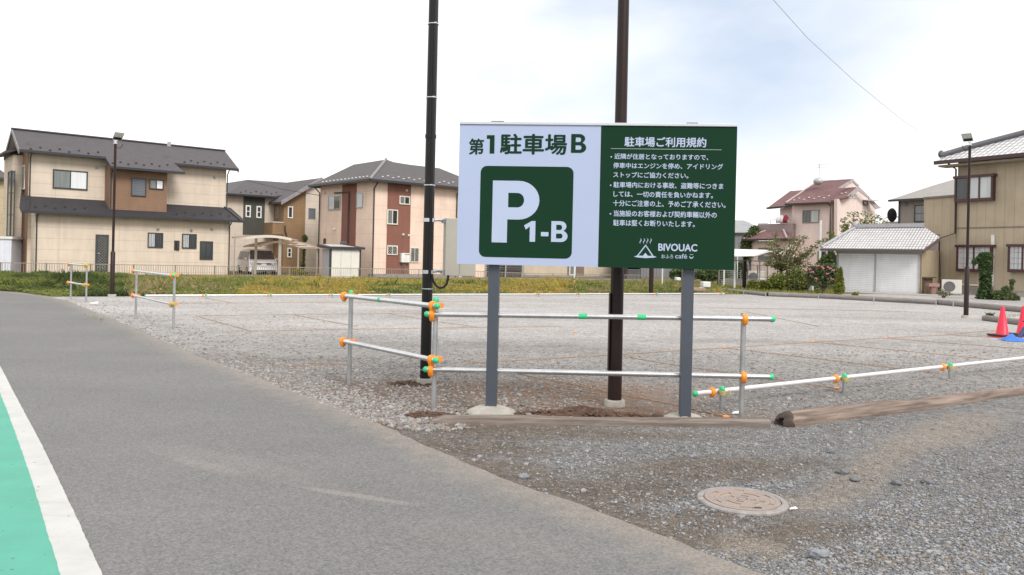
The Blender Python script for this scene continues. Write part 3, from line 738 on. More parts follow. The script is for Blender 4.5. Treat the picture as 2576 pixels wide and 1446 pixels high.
def clamp_post(b, p, d):
    """orange collar round a post with a lug out towards d"""
    b.lathe(p + Vector((0, 0, -.026)), (0, 0, 1), [(0, .034), (.006, .040), (.046, .040), (.052, .034)], 16)
    d = Vector(d).normalized(); sdv = d.cross(Vector((0, 0, 1)))
    q = p + d * .05
    b.hexa([q - d * .03 - sdv * .024 + Vector((0, 0, -.022)), q - d * .03 + sdv * .024 + Vector((0, 0, -.022)), q + d * .022 + sdv * .02 + Vector((0, 0, -.022)), q + d * .022 - sdv * .02 + Vector((0, 0, -.022)),
            q - d * .03 - sdv * .024 + Vector((0, 0, .022)), q - d * .03 + sdv * .024 + Vector((0, 0, .022)), q + d * .022 + sdv * .02 + Vector((0, 0, .022)), q + d * .022 - sdv * .02 + Vector((0, 0, .022))])
PR = .0243
def post(root, base, top):
    b = MB(); b.tube([base + Vector((0, 0, -.1)), Vector((base.x, base.y, top))], PR, 14)
    # the little drilled slots down the face of the pipe
    return b.build('post', galv_dull, root, smooth=True)
def rail(root, p, q, r=PR):
    b = MB(); n = 6; b.tube([p.lerp(q, k / n) for k in range(n + 1)], r, 14); return b.build('rail', galv, root, smooth=True)
def part1(fn, name, m, root, *a):
    b = MB(); fn(b, *a); return b.build(name, m, root, smooth=True)
pAb, pBb, pCb = G(878, 968), G(1090, 1031), G(1864, 1058)
br = thing('pipe_barrier', 'large L shaped silver pipe barrier around the sign posts', 'barrier', pBb, 'silver pipe barriers with orange clamps')
dAB = (pBb - pAb).normalized(); dBC = (pCb - pBb).normalized()
zt1, zt2, zt3, zt4 = .985, .482, .905, .388
for q, tz in ((pAb, 1.02), (pBb, 1.035), (pCb, .99)):
    post(br, q, tz)
for q, tz in ((pAb, 1.02), (pBb, 1.035)):
    part1(cap, 'end_cap', green_pl, br, Vector((q.x, q.y, tz)), (0, 0, 1))
offS = Vector((dAB.y, -dAB.x, 0)); offS = offS if offS.x < 0 else -offS             # side rails run on the road side of the posts
for zz in (zt1, zt2):
    a_ = pAb - dAB * .10 + offS * .052; b_ = pBb + dAB * .10 + offS * .052
    p, q = Vector((a_.x, a_.y, zz)), Vector((b_.x, b_.y, zz)); rail(br, p, q)
    part1(cap, 'end_cap', green_pl, br, p, -dAB); part1(cap, 'end_cap', green_pl, br, q, dAB)
    for w_, pb in ((p + dAB * .035, pAb), (q - dAB * .075, pBb)):
        part1(clamp_rail, 'clamp', orange_pl, br, w_, dAB, .75)
        part1(clamp_post, 'clamp', orange_pl, br, Vector((pb.x, pb.y, zz)), dBC)
offF = Vector((dBC.y, -dBC.x, 0)); offF = offF if offF.y < 0 else -offF
for zz, zz2 in ((zt3, .945), (zt4, .418)):
    a_ = pBb - dBC * .07 + offF * .052; b_ = pCb + dBC * .245 + offF * .052
    p, q = Vector((a_.x, a_.y, zz)), Vector((b_.x, b_.y, zz2)); rail(br, p, q)
    part1(cap, 'end_cap', green_pl, br, p, p - q); part1(cap, 'end_cap', green_pl, br, q, q - p)
    part1(clamp_rail, 'clamp', orange_pl, br, p + dBC * .045, dBC, .9)
    w_ = p.lerp(q, ((pCb - pBb).length + .07) / ((pCb - pBb).length + .315))
    part1(clamp_rail, 'clamp', orange_pl, br, w_, dBC, .6)
    if zz > .6:
        for f0, f1 in ((.445, .47), (.615, .64)):
            b = MB(); b.tube([p.lerp(q, f0), p.lerp(q, f1)], PR + .0016, 14); b.build('green_tape', green_pl, br, smooth=True)
a_ = pAb + offS * .052; b_ = pBb + offS * .052
b = MB(); b.tube([Vector((*a_.lerp(b_, .42).xy, zt1)), Vector((*a_.lerp(b_, .45).xy, zt1))], PR + .0016, 14); b.build('green_tape', green_pl, br, smooth=True)
def small_barrier(pa_, pb_, rails, label):
    A_, B_ = G(*pa_), G(*pb_); d = (B_ - A_).normalized(); o_ = Vector((d.y, -d.x, 0)); o_ = o_ if o_.x < 0 else -o_
    t_ = thing('pipe_barrier', label, 'barrier', B_, 'silver pipe barriers with orange clamps')
    for q in (A_, B_):
        post(t_, q, 1.02); part1(cap, 'end_cap', green_pl, t_, Vector((q.x, q.y, 1.02)), (0, 0, 1))
    for zz in rails:
        a2 = A_ - d * .10 + o_ * .052; b2 = B_ + d * .10 + o_ * .052; p, q = Vector((a2.x, a2.y, zz)), Vector((b2.x, b2.y, zz))
        rail(t_, p, q); part1(cap, 'end_cap', green_pl, t_, q, d)
        for w_, pb in ((p + d * .03, A_), (q - d * .07, B_)):
            part1(clamp_rail, 'clamp', orange_pl, t_, w_, d, .75); part1(clamp_post, 'clamp', orange_pl, t_, Vector((pb.x, pb.y, zz)), (1, .3, 0))
small_barrier((341, 798), (436, 829), (.99, .47), 'short two post pipe barrier beside the road, in front of the left lamp post')
small_barrier((177.5, 752), (216.5, 760), (.99, .47), 'farthest short pipe barrier, standing before the green weeds at the left')

# low pipes along the ground
lo_g = mat('pale_low_pipe', (.72, .70, .72), .3, .35, .06, 6)
def low_rail(p, q, zz, posts, label, rope_tie=False, off=.05, capA=True, capB=True):
    d = (q - p).normalized(); nrm = Vector((d.y, -d.x, 0)); nrm = nrm if nrm.y < 0 else -nrm
    t_ = thing('low_pipe_rail', label, 'rail', p, 'low pipe rails edging the lot')
    b = MB(); n = 12; b.tube([Vector((*p.lerp(q, k / n).xy, zz)) for k in range(n + 1)], PR, 14); b.build('rail', lo_g, t_, smooth=True)
    for e_, dd, yes in ((p, -d, capA), (q, d, capB)):
        if yes: part1(cap, 'end_cap', green_pl, t_, Vector((e_.x, e_.y, zz)), dd)
    for s_ in posts:
        w_ = p + d * s_; pp = w_ + nrm * off + d * .085
        b = MB(); b.tube([Vector((pp.x, pp.y, -.1)), Vector((pp.x, pp.y, zz + .03))], PR, 12); b.build('short_post', galv_dull, t_, smooth=True)
        part1(cap, 'end_cap', green_pl, t_, Vector((pp.x, pp.y, zz + .03)), (0, 0, 1))
        part1(clamp_rail, 'clamp', orange_pl, t_, Vector((w_.x, w_.y, zz)), d, .35)
        if rope_tie:
            b = MB(); pts = []
            for k in range(40): a = k * .75; pts.append(Vector((pp.x + math.cos(a) * .033, pp.y + math.sin(a) * .033, zz - .035 + k * .0013)))
            b.tube(pts, .006, 5)
            for e in range(3): b.tube([Vector((pp.x, pp.y, zz - .02)), Vector((pp.x + .05 + .012 * e, pp.y - .02, zz - .01 + .015 * e)), Vector((pp.x + .075, pp.y - .03, zz - .03 + .012 * e))], .004, 5)
            b.build('rope_tie', mat('straw_rope', (.42, .36, .16), .8, 0, .2, 60), t_, smooth=True)
lp0, lp1 = G(1746, 1024), G(2640, 916)
# measured on the rail itself, which lies 0.17 m above the lot
lp0 = G(1748, 990, .165); lp1 = G(2640, 893, .165); LD = (lp1 - lp0).normalized()
def along(x, y): return (G(x, y, .165) - lp0).dot(LD)
low_rail(Vector((lp0.x, lp0.y, 0)), Vector((lp1.x, lp1.y, 0)), .165, [along(1788, 985), along(2098, 951), along(2376, 923), along(2588, 899)], 'low pale pipe on stub posts running right beside the big log', True, .055, True, False)
q0, q1 = G(366, 743, .10), G(1822, 738, .10)
qd = (q1 - q0).normalized()
low_rail(Vector((q0.x, q0.y, 0)), Vector((q1.x, q1.y, 0)), .10, [(G(x, 743 - (x - 366) * .0034, .10) - q0).dot(qd) for x in (510, 674, 828, 973, 1076, 1349, 1450, 1554, 1647, 1810)], 'long low pipe along the far edge of the lot in front of the weeds')

# ------------------------------------------------------------------ tall poles
def tall_pole(name, base, r0, r1, h, m, label, cat):
    t_ = thing(name, label, cat, (base.x, base.y, 0))
    b = MB(); n = 8; b.tube([Vector((base.x, base.y, .02 + h * k / n)) for k in range(n + 1)], [r0 + (r1 - r0) * k / n for k in range(n + 1)], 20); b.build('pole', m, t_, smooth=True)
    return t_
lpB = G(1069, 965); dp = lpB.y
tp = tall_pole('utility_pole', lpB, .062, .052, 6.0, mat('black_brown_pole', (.009, .008, .0075), .38, 0, .2, 5, spec=.3), 'black pole with metal bands and a beige cabinet left of the sign', 'pole')
b = MB(); b.lathe((lpB.x, lpB.y, 0), (0, 0, 1), [(-.1, .098), (.055, .098), (.065, .09), (.066, .06)], 20); b.build('concrete_base', concrete, tp, smooth=True)
b = MB(); b.tube([Vector((lpB.x + .030, lpB.y - .058, .72)), Vector((lpB.x + .028, lpB.y - .054, 5.9))], .018, 10); b.build('cable_duct', black_metal, tp, smooth=True)
def zat(px, py, d): return P(px, py, d).z
for py in (61, 246, 466, 726, 929):
    zz = zat(1080, py, dp); b = MB(); b.lathe((lpB.x, lpB.y, zz - .0045), (0, 0, 1), [(0, .0655), (.009, .0655)], 20)
    if zz > .72: b.tube([Vector((lpB.x + .03, lpB.y - .058, zz - .007)), Vector((lpB.x + .03, lpB.y - .058, zz + .007))], .0205, 10)
    b.build('band', galv, tp, smooth=True)
b = MB(); b.lathe((lpB.x, lpB.y, zat(1075, 343, dp) - .02), (0, 0, 1), [(0, .064), (.04, .064)], 20); b.build('collar', black_metal, tp, smooth=True)
# cabinet on brackets behind the pole
ck = P(1120, 620, dp + .12); zc0, zc1 = zat(1120, 694, dp + .12), zat(1120, 548, dp + .12)
cf = F(ck, 14.0); cs = .36
b = MB(); b.fbox(cf, 0, cs, zc0, zc1, -.17, 0); cab = sub(b.build('cabinet', mat('beige_cabinet', (.40, .385, .33), .5, .0, .04), tp, bevel=.006), tp)
b = MB(); b.fbox(cf, .17, .174, zc0 + .02, zc1 - .02, 0, .004); b.fbox(cf, .30, .32, (zc0 + zc1) / 2 - .05, (zc0 + zc1) / 2 + .05, .0, .012); b.build('door_edge', mat('cabinet_seam', (.25, .24, .21), .6), cab)
for zz in (zc1 - .035, zc0 + .045):
    b = MB(); p0_ = Vector((lpB.x + .05, lpB.y + .03, zz)); p1_ = cf.pt(-.002, zz, -.12)
    b.lathe((lpB.x, lpB.y, zz - .02), (0, 0, 1), [(0, .0665), (.04, .0665)], 20)
    b.tube([p0_, p0_.lerp(p1_, .5) + Vector((0, 0, .01)), p1_], .016, 8); b.fbox(cf, -.028, -.0015, zz - .022, zz + .022, -.155, -.02); b.build('bracket', galv, tp, smooth=True)
b = MB(); pts = [P(x_, y_, dp - .075) for x_, y_ in ((1086, 690), (1089, 706), (1096, 718), (1106, 724), (1116, 722), (1123, 714), (1126, 703), (1127, 692))]
b.tube(pts, .013, 8); b.build('cable', black_metal, tp, smooth=True)
lpC = G(1545, 1020); dq = lpC.y
bp = tall_pole('utility_pole', lpC, .070, .050, 6.0, brown_metal, 'dark brown round pole rising behind the sign from a concrete base', 'pole')
b = MB(); b.lathe((lpC.x, lpC.y, 0), (0, 0, 1), [(-.1, .105), (.05, .105), (.062, .098), (.063, .06)], 22); b.build('concrete_base', concrete, bp, smooth=True)
b = MB(); b.box((lpC.x - .076, lpC.y - .045, .30), (lpC.x - .064, lpC.y + .045, 1.12)); b.build('access_cover', brown_metal, bp, bevel=.004)

# ------------------------------------------------------------------ floodlight lamp posts
lamp_glass = glass('lamp_glass', (.50, .48, .42), .25, .1); lamp_shell = mat('lamp_shell', (.50, .56, .60), .35, .2, .05)
def lamp(base_px, top_px, sgn, label, sleeve_py):
    bs = G(*base_px); d = bs.y; zt_ = zat(*top_px, d); zs = zat(base_px[0] + (base_px[1] - sleeve_py) * .0227, sleeve_py, d)
    t_ = thing('lamp_post', label, 'street lamp', bs, 'floodlight lamp posts of the parking lot')
    b = MB(); b.tube([(bs.x, bs.y, zs - .05), (bs.x, bs.y, zt_)], .038, 14); b.build('pole', brown_metal, t_, smooth=True)
    b = MB(); b.lathe((bs.x, bs.y, 0), (0, 0, 1), [(.02, .066), (zs - .03, .066), (zs, .045)], 16); b.build('base_sleeve', brown_metal, t_, smooth=True)
    b = MB(); b.lathe((bs.x, bs.y, 0), (0, 0, 1), [(-.1, .12), (.07, .12), (.085, .11)], 18); b.build('concrete_base', concrete, t_, smooth=True)
    b = MB(); b.lathe((bs.x, bs.y, zt_ - .02), (0, 0, 1), [(0, .052), (.03, .052), (.035, .03), (.10, .03)], 12); b.box((bs.x - .05, bs.y - .02, zt_ + .05), (bs.x + .05, bs.y + .02, zt_ + .09)); b.build('bracket', galv, t_, smooth=True)
    # head: a shallow tilted box with a domed back, its glass towards the lot
    c = Vector((bs.x + sgn * .11, bs.y - .05, zt_ + .20))
    nz = Vector((sgn * .50, -.45, -.72)).normalized(); xx = nz.cross(Vector((0, 0, 1))).normalized(); yy = xx.cross(nz).normalized()
    hw, hh = .125, .135
    b = MB(); rows = ((.0, 1.0), (-.04, 1.0), (-.085, .72), (-.11, .45)); vs = []
    for dep, k in rows:
        for sx_, sy_ in ((-1, -1), (1, -1), (1, 1), (-1, 1)): vs.append(c + nz * dep + xx * (hw * sx_ * k) + yy * (hh * sy_ * k))
    fs = [(0, 1, 2, 3)] + [(i * 4 + k, i * 4 + (k + 1) % 4, (i + 1) * 4 + (k + 1) % 4, (i + 1) * 4 + k) for i in range(3) for k in range(4)] + [(15, 14, 13, 12)]
    b.add(vs, fs); hd = sub(b.build('lamp_head', lamp_shell, t_, bevel=.012), t_)
    b = MB(); vs = [c + nz * .004 + xx * (hw * .86 * a) + yy * q for a, q in ((-1, -hh * .22), (1, -hh * .22), (1, hh * .88), (-1, hh * .88))]; b.extr(vs, nz * .006); b.build('glass', lamp_glass, hd)
    b = MB(); vs = [c + nz * .004 + xx * (hw * .92 * a) + yy * q for a, q in ((-1, -hh * .94), (1, -hh * .94), (1, -hh * .26), (-1, -hh * .26))]; b.extr(vs, nz * .006); b.build('driver_cover', black_metal, hd)
    b = MB(); p_ = Vector((bs.x + sgn * .045, bs.y, zt_ - .12)); b.tube([p_, p_ + Vector((sgn * .10, 0, -.03)), p_ + Vector((sgn * .16, 0, .03)), p_ + Vector((sgn * .17, 0, .10))], .008, 6); b.build('cable', black_metal, t_, smooth=True)
lamp((281.5, 747), (292.5, 360), 1, 'brown lamp post with floodlight before the left beige house', 632)
lamp((2429, 800), (2440, 364), -1, 'brown lamp post with floodlight in front of the tan house at right', 670)
# ------------------------------------------------------------------ ropes and pegs on the lot
def rope_material():
    t = NT('twisted_rope')
    v = t.math('ADD', t.dot(t.pos, (1.0, .45, 0)), t.math('MULTIPLY', t.dot(t.pos, (0, 0, 1)), 1.0))
    f = t.math('FRACT', t.math('MULTIPLY', t.math('ADD', v, 100.0), 24.0))
    c = t.mix(t.ramp(f, .45, .6), (0.46, 0.25, 0.12), (0.28, 0.19, 0.12))
    t.bump(f, .6, .006)
    return t.fin(c, .8)
rope_m = rope_material()
RG = 'orange ropes marking the parking bays'
def rope(pts, label, r=.0058):
    r = min(r, .0052)
    w = [G(x, y) for x, y in pts]; b = MB(); out = []
    for a, c in zip(w[:-1], w[1:]):
        n = max(3, int((c - a).length / .35))
        for k in range(n): out.append(a.lerp(c, k / n))
    out.append(w[-1])
    out = [Vector((p.x + random.uniform(-.008, .008), p.y + random.uniform(-.008, .008), r * .8 + .004 + random.uniform(0, .004))) for p in out]
    b.tube(out, r, 6); b.build('rope', rope_m, None, smooth=True, origin=out[0], label=label, category='rope', group=RG)
rope([(1177, 914), (1383, 903), (1821, 876), (2044, 861), (2227, 851), (2379, 843), (2501, 831)], 'long orange rope running across the lot from behind the sign towards the cones')
rope([(1290, 938), (1446, 970), (1524, 986), (1712, 1023), (1826, 1050)], 'nearest orange rope, slanting past the base of the brown pole to the right sign post')
rope([(1566, 897), (1714, 922), (1931, 953), (2104, 978)], 'orange rope ending at the second stub post of the low pipe')
rope([(1821, 876), (2137, 913), (2362, 941)], 'orange rope ending at the third stub post of the low pipe')
rope([(2044, 861), (2488, 905), (2585, 914)], 'orange rope passing behind the low pipe to the right edge, below the blue tarp')
rope([(2227, 851), (2590, 880)], 'orange rope running from the long rope to just below the blue tarp')
rope([(2379, 843), (2535, 852)], 'short orange rope ending at the left cone')
rope([(500, 794.6), (735, 792), (1058, 788), (1240, 785)], 'far orange rope running across the lot behind the left end of the big barrier', .008)
rope([(629, 833.5), (1058, 826), (1400, 822)], 'orange rope across the lot between the big barrier and the short barrier', .008)
rope([(492, 795), (629, 833.5)], 'short slanting orange rope nearest the short barrier by the road', .008)
rope([(735, 792), (897, 822)], 'slanting orange rope ending left of the left post of the big barrier', .008)
rope([(973, 789), (1100, 809), (1200, 824)], 'slanting orange rope passing behind the black pole', .008)
rope([(448, 763), (760, 761.5), (1058, 760), (1300, 758)], 'farthest cross rope, just in front of the long low pipe', .009)
rope([(514, 749.5), (582, 762)], 'tiny slanting rope beside the left clamps of the far low pipe', .009)
rope([(1874, 784.5), (1952, 800), (2060, 822)], 'faint rope just right of the right end of the upper barrier rail', .008)
rope([(1780, 775), (1976, 777), (2283, 784)], 'faint far rope right of the sign running parallel to the logs', .009)
for (x, y, lab) in ((1821, 876, 'orange peg on the long rope right of the right sign post'), (2044, 861, 'orange peg on the long rope, third from its right end'), (2227, 851, 'orange peg on the long rope, second from its right end'),
                    (2501, 831, 'orange peg just left of the left red cone'), (1826, 1050, 'orange peg at the near end of the rope beside the right sign post'), (2104, 978, 'orange peg at the second stub post of the low pipe'),
                    (1446, 837, 'orange peg behind the middle of the upper barrier rail'), (2100, 976, '')):
    if not lab: continue
    q = G(x, y); b = MB(); b.lathe((q.x, q.y, 0), (0, 0, 1), [(-.05, .012), (.004, .012), (.006, .034), (.014, .034), (.022, .02)], 12)
    b.build('rope_peg', orange_pl, None, smooth=True, origin=(q.x, q.y, 0), label=lab, category='peg', group='orange pegs holding the ropes')

# ------------------------------------------------------------------ timber, logs, soil
def wood_material(name, c0, c1_, d, dark=(.03, .024, .02)):
    t = NT(name)
    ca, sa = d.x, d.y
    u = t.dot(t.pos, (ca, sa, 0)); v = t.dot(t.pos, (-sa, ca, 0)); z = t.dot(t.pos, (0, 0, 1))
    cmb = t.n.new('ShaderNodeCombineXYZ')
    t.set(cmb.inputs[0], t.math('MULTIPLY', u, 1.2)); t.set(cmb.inputs[1], t.math('MULTIPLY', v, 22.0)); t.set(cmb.inputs[2], t.math('MULTIPLY', z, 22.0))
    n = t.noise(1.0, 5, .65, cmb.outputs[0]); n2 = t.noise(2.2, 4, .6)
    c = t.mix(t.ramp(n, .3, .7), c0, c1_)
    c = t.mix(t.ramp(n, .66, .8), c, dark)
    c = t.mix(t.ramp(n2, .55, .75, 0, .45), c, tuple(k * .55 for k in c0))
    t.bump(n, .7, .02)
    return t.fin(c, .88, 0, .3)
dT = (T1 - T0).normalized()
b = MB(); n = 26; sec = []
for k in range(n + 1):
    u = k / n; p = T0.lerp(T1, u); nn = Vector((-dT.y, dT.x, 0)); h = .066 + .006 * math.sin(u * 9) - (.03 if k == 0 else 0); w = .055
    j = lambda s_: random.uniform(-s_, s_)
    base_y = .006 * math.sin(u * 7)
    sec.append([p - nn * (w + base_y + j(.004)) + Vector((0, 0, -.02)), p - nn * (w - .008 + base_y + j(.004)) + Vector((0, 0, h - .012 + j(.003))), p - nn * (w - .022 + base_y) + Vector((0, 0, h + j(.003))), p + nn * (w - .015) + Vector((0, 0, h + j(.003))), p + nn * w + Vector((0, 0, -.02))])
vs = [v for s_ in sec for v in s_]; fs = []
for k in range(n):
    for i in range(4): fs.append((k * 5 + i, (k + 1) * 5 + i, (k + 1) * 5 + i + 1, k * 5 + i + 1))
fs += [(4, 3, 2, 1, 0), tuple(n * 5 + i for i in range(5))]
b.add(vs, fs); b.build('timber_beam', wood_material('grey_brown_timber', (.26, .22, .195), (.11, .088, .075), dT), None, origin=T0, label='weathered grey flat timber beam lying in front of the sign posts', category='timber')
def log(p, q, r0, r1, m, label, group=None, knots=0, n=22, end=None):
    b = MB(); d = (q - p).normalized(); k_ = 22; nn = Vector((-d.y, d.x, 0)); vs = []; fs = []
    for i in range(n + 1):
        u = (i / n) ** (1.35 if knots else 1); c = p.lerp(q, u); r = r0 + (r1 - r0) * u
        c = c + nn * (.02 * math.sin(u * 8 + p.y)) + Vector((0, 0, r * (.22 if knots else .82)))
        for k in range(k_):
            a = 2 * math.pi * k / k_; ca, sa = math.cos(a), math.sin(a); w = c + nn * ca * r + Vector((0, 0, sa * r))
            g1 = mnoise.noise(Vector((u * 9 + p.x, ca * 1.1, sa * 1.1))); g2 = mnoise.noise(Vector((u * 40, ca * 3 + 7, sa * 3)))
            rr_ = r * (1 + (.16 * g1 + .09 * g2 if knots else .05 * g1 + .03 * g2))
            if knots and i == 0: rr_ *= .80 + .25 * g2
            q_ = c + nn * (rr_ * ca) + Vector((0, 0, rr_ * sa))
            if knots and i < 2: q_ += d * (.05 * g2 + .03 * sa)
            vs.append(q_)
    for i in range(n):
        for k in range(k_): fs.append((i * k_ + k, i * k_ + (k + 1) % k_, (i + 1) * k_ + (k + 1) % k_, (i + 1) * k_ + k))
    b.add(vs, fs)
    if knots:
        for i in range(k_): b.mi[i] = 1
        # rotten hollow end: two rings, sunk and bulging unevenly
        c0 = sum((vs[k] for k in range(k_)), Vector()) / k_; ring = []
        for f_, dep in ((.62, -.035), (.28, .02)):
            for k in range(k_): ring.append(c0.lerp(vs[k], f_) + d * (dep + .03 * mnoise.noise(Vector((k * .9, f_ * 9, 2)))))
        rv = [vs[k] for k in range(k_)] + ring; rf_ = []
        for j in range(2):
            for k in range(k_): rf_.append((j * k_ + (k + 1) % k_, j * k_ + k, (j + 1) * k_ + k, (j + 1) * k_ + (k + 1) % k_))
        rf_.append(tuple(2 * k_ + k for k in range(k_ - 1, -1, -1))); b.add(rv, rf_, 1)
    else:
        b.add([vs[k] for k in range(k_)], [tuple(range(k_ - 1, -1, -1))], 1)
    b.add([vs[n * k_ + k] for k in range(k_)], [tuple(range(k_))], 1)
    return b.build('log', [m, end or end_m], None, smooth=True, origin=p, label=label, category='log', group=group)
end_m = mat('log_end', (.060, .044, .036), .95, 0, .45, 14, .6, 50)
dL = (L1 - L0).normalized()
log(L0 - dL * .02 + Vector((0, 0, 0)) + Vector((-.02, .06, 0)), L1 + Vector((0, .08, 0)), .102, .062, wood_material('brown_weathered_log', (.29, .225, .19), (.10, .075, .062), dL), 'big weathered log running from the timber beam to the right edge', knots=1, n=30)
fl = wood_material('grey_far_log', (.26, .235, .23), (.18, .16, .155), Vector((.8, -.6, 0)))
LG = 'logs edging the back of the lot'
for a, c, r_, lab in (((1812, 733), (1931, 745), .10, 'first log of the far row, left of the white carport posts'), ((1933, 745), (2057, 750), .11, 'second log of the far row, in front of the white block edging'),
                      ((2058, 750), (2356, 766), .115, 'longest log of the far row, in front of the white garage'), ((2361, 766), (2478, 777), .115, 'log of the far row behind the right lamp post'),
                      ((2480, 777), (2620, 790), .11, 'last log of the far row, below the small shrub at the right edge')):
    log(G(*a), G(*c), r_, r_ * .92, fl, lab, LG, n=14)
for x, y, lab in ((1870, 741, 'metal stake in front of the first far log'), (1925, 748, 'metal stake at the joint of the first two far logs'), (2058, 753, 'metal stake at the left end of the longest far log'), (2197, 761, 'metal stake at the middle of the longest far log'), (2354, 770, 'metal stake at the right end of the longest far log'), (2397, 772, 'metal stake just left of the right lamp post')):
    q = G(x, y); b = MB(); b.tube([(q.x, q.y, -.1), (q.x, q.y, .22)], .022, 8); b.build('stake', galv_dull, None, smooth=True, origin=(q.x, q.y, 0), label=lab, category='stake', group='metal stakes holding the far logs')
log(G(2476, 806), G(2630, 826), .085, .088, fl, 'short grey log lying behind the red cones', n=10)
log(P(1713, 715, 36) * 1.0 - Vector((0, 0, P(1713, 715, 36).z)), Vector((*P(1770, 712, 37).xy, 0)), .17, .15, wood_material('tan_log', (.30, .20, .15), (.2, .14, .11), Vector((1, 0, 0))), 'fallen tan log lying among the weeds behind the right sign post', n=10)
soil_m = mat('dark_clod_soil', (.105, .062, .045), .95, 0, .3, 14, .8, 60)
def heap(c, rx, ry, h, label, nn=36, rings=14, cl=130):
    b = MB(); vs = []; fs = []
    for j in range(rings + 1):
        r = j / rings
        for i in range(nn):
            a = 2 * math.pi * i / nn; w = 1 + .12 * math.sin(a * 3 + 1) + .07 * math.sin(a * 7)
            z = h * (1 - r) ** .8 * (1 + .5 * math.sin(a * 5 + r * 9)) * .7 + random.uniform(0, .016) * (1 - r * .6) - .012 * r
            vs.append((c.x + rx * r * w * math.cos(a), c.y + ry * r * w * math.sin(a), max(z, -.01)))
    for j in range(rings):
        for i in range(nn): fs.append((j * nn + i, (j + 1) * nn + i, (j + 1) * nn + (i + 1) % nn, j * nn + (i + 1) % nn))
    b.add(vs, fs)
    for k in range(cl):
        a = random.uniform(0, 6.28); r = math.sqrt(random.random()) * 1.05; s_ = random.uniform(.007, .026) * (1.3 - r * .5)
        b.ball((c.x + rx * r * math.cos(a), c.y + ry * r * math.sin(a), h * max(0, 1 - r) * .6 + s_ * .5), s_ * 1.2, s_, s_ * .8, nu=7, nv=5, jit=.22)
    return b.build('soil_heap', soil_m, None, origin=(c.x, c.y, 0), label=label, category='soil', kind='stuff')
heap(G(1462, 1046), .62, .13, .085, 'low heap of dark crumbly soil between the sign posts', cl=200)
heap(G(1648, 1052), .10, .05, .03, 'small clump of dark soil beside the right footing', cl=30)
heap(G(1085, 1047), .22, .10, .03, 'crumbly dark soil around the foot of the corner barrier post', cl=110)
heap(G(1030, 968), .28, .12, .02, 'crumbly dark soil around the base of the black pole', cl=80)
for x, y, lab, w in ((1855, 1042, 'white strip of litter lying just left of the right barrier post', .06), (236, 764, 'scrap of white paper on the gravel beside the farthest barrier', .12), (1995, 1284, 'small white scrap beside the manhole cover', .025)):
    q = G(x, y); b = MB()
    b.extr([(q.x - w, q.y - .2 * w, .008), (q.x + w, q.y - .1 * w, .012), (q.x + w * .7, q.y + .5 * w, .008 + .4 * w), (q.x - w * .5, q.y + .4 * w, .008 + .2 * w)], (0, 0, .003))
    b.build('paper_scrap', mat('litter_white', (.75, .76, .77), .6), None, origin=(q.x, q.y, 0), label=lab, category='litter')

# ------------------------------------------------------------------ cones and tarp
red_pl = mat('red_cone_plastic', (.70, .018, .06), .4, 0, .06, 5); rub = mat('black_rubber', (.018, .018, .02), .7, 0, .15)
def cone(p, label):
    t_ = thing('traffic_cone', label, 'traffic cone', p, 'red traffic cones at the right edge')
    b = MB(); b.lathe((p.x, p.y, 0), (0, 0, 1), [(.03, .150), (.036, .140), (.05, .128), (.63, .034), (.655, .026), (.66, .012)], 28); b.build('cone_body', red_pl, t_, smooth=True)
    b = MB(); f_ = F(p, 14); b.fbox(f_, -.19, .19, .0, .028, -.19, .19); b.build('base', red_pl, t_, bevel=.012)
    b = MB(); b.fbox(f_, -.205, .205, .03, .062, -.205, .205); bb = b.v; b.build('weight', rub, t_, bevel=.01)
cone(G(2520, 848), 'left red traffic cone with a black base weight')
cone(G(2572, 846), 'right red traffic cone, cut by the right edge of the photo')
tb = mat('blue_tarp_cloth', (.035, .16, .55), .5, 0, .15, 8)
q = G(2562, 858); b = MB(); nx, ny = 18, 10; vs = []; fs = []
for j in range(ny + 1):
    for i in range(nx + 1):
        u, v = i / nx - .5, j / ny - .5
        z = .10 * math.exp(-((u + .28) ** 2 * 22 + v * v * 10)) + .04 * math.sin(u * 19 + v * 8) * (1 - abs(2 * v)) * (1 - abs(2 * u)) + .03
        vs.append((q.x + u * .62 + .03 * math.sin(v * 9), q.y + v * .34 + .03 * math.sin(u * 11), max(z * (1 - (2 * v) ** 4) * (1 - (2 * u) ** 6) + .008, .008)))
for j in range(ny):
    for i in range(nx): k = j * (nx + 1) + i; fs.append((k, k + 1, k + nx + 2, k + nx + 1))
b.add(vs, fs); b.build('tarp', tb, None, smooth=True, origin=(q.x, q.y, 0), label='crumpled bright blue tarp on the gravel beside the cones', category='tarp')
q = G(2572, 853); b = MB(); b.tube([(q.x - .14, q.y - .1, .05), (q.x - .02, q.y - .1, .24), (q.x + .08, q.y - .12, .38)], [.05, .045, .03], 8); b.ball((q.x + .02, q.y - .1, .38), .10, .05, .035, nu=10, nv=6); b.build('folded_tool_bag', mat('navy_cloth', (.045, .055, .13), .6, 0, .2, 8), None, smooth=True, origin=(q.x, q.y, 0), label='dark blue folded bag leaning against the right cone', category='bag')


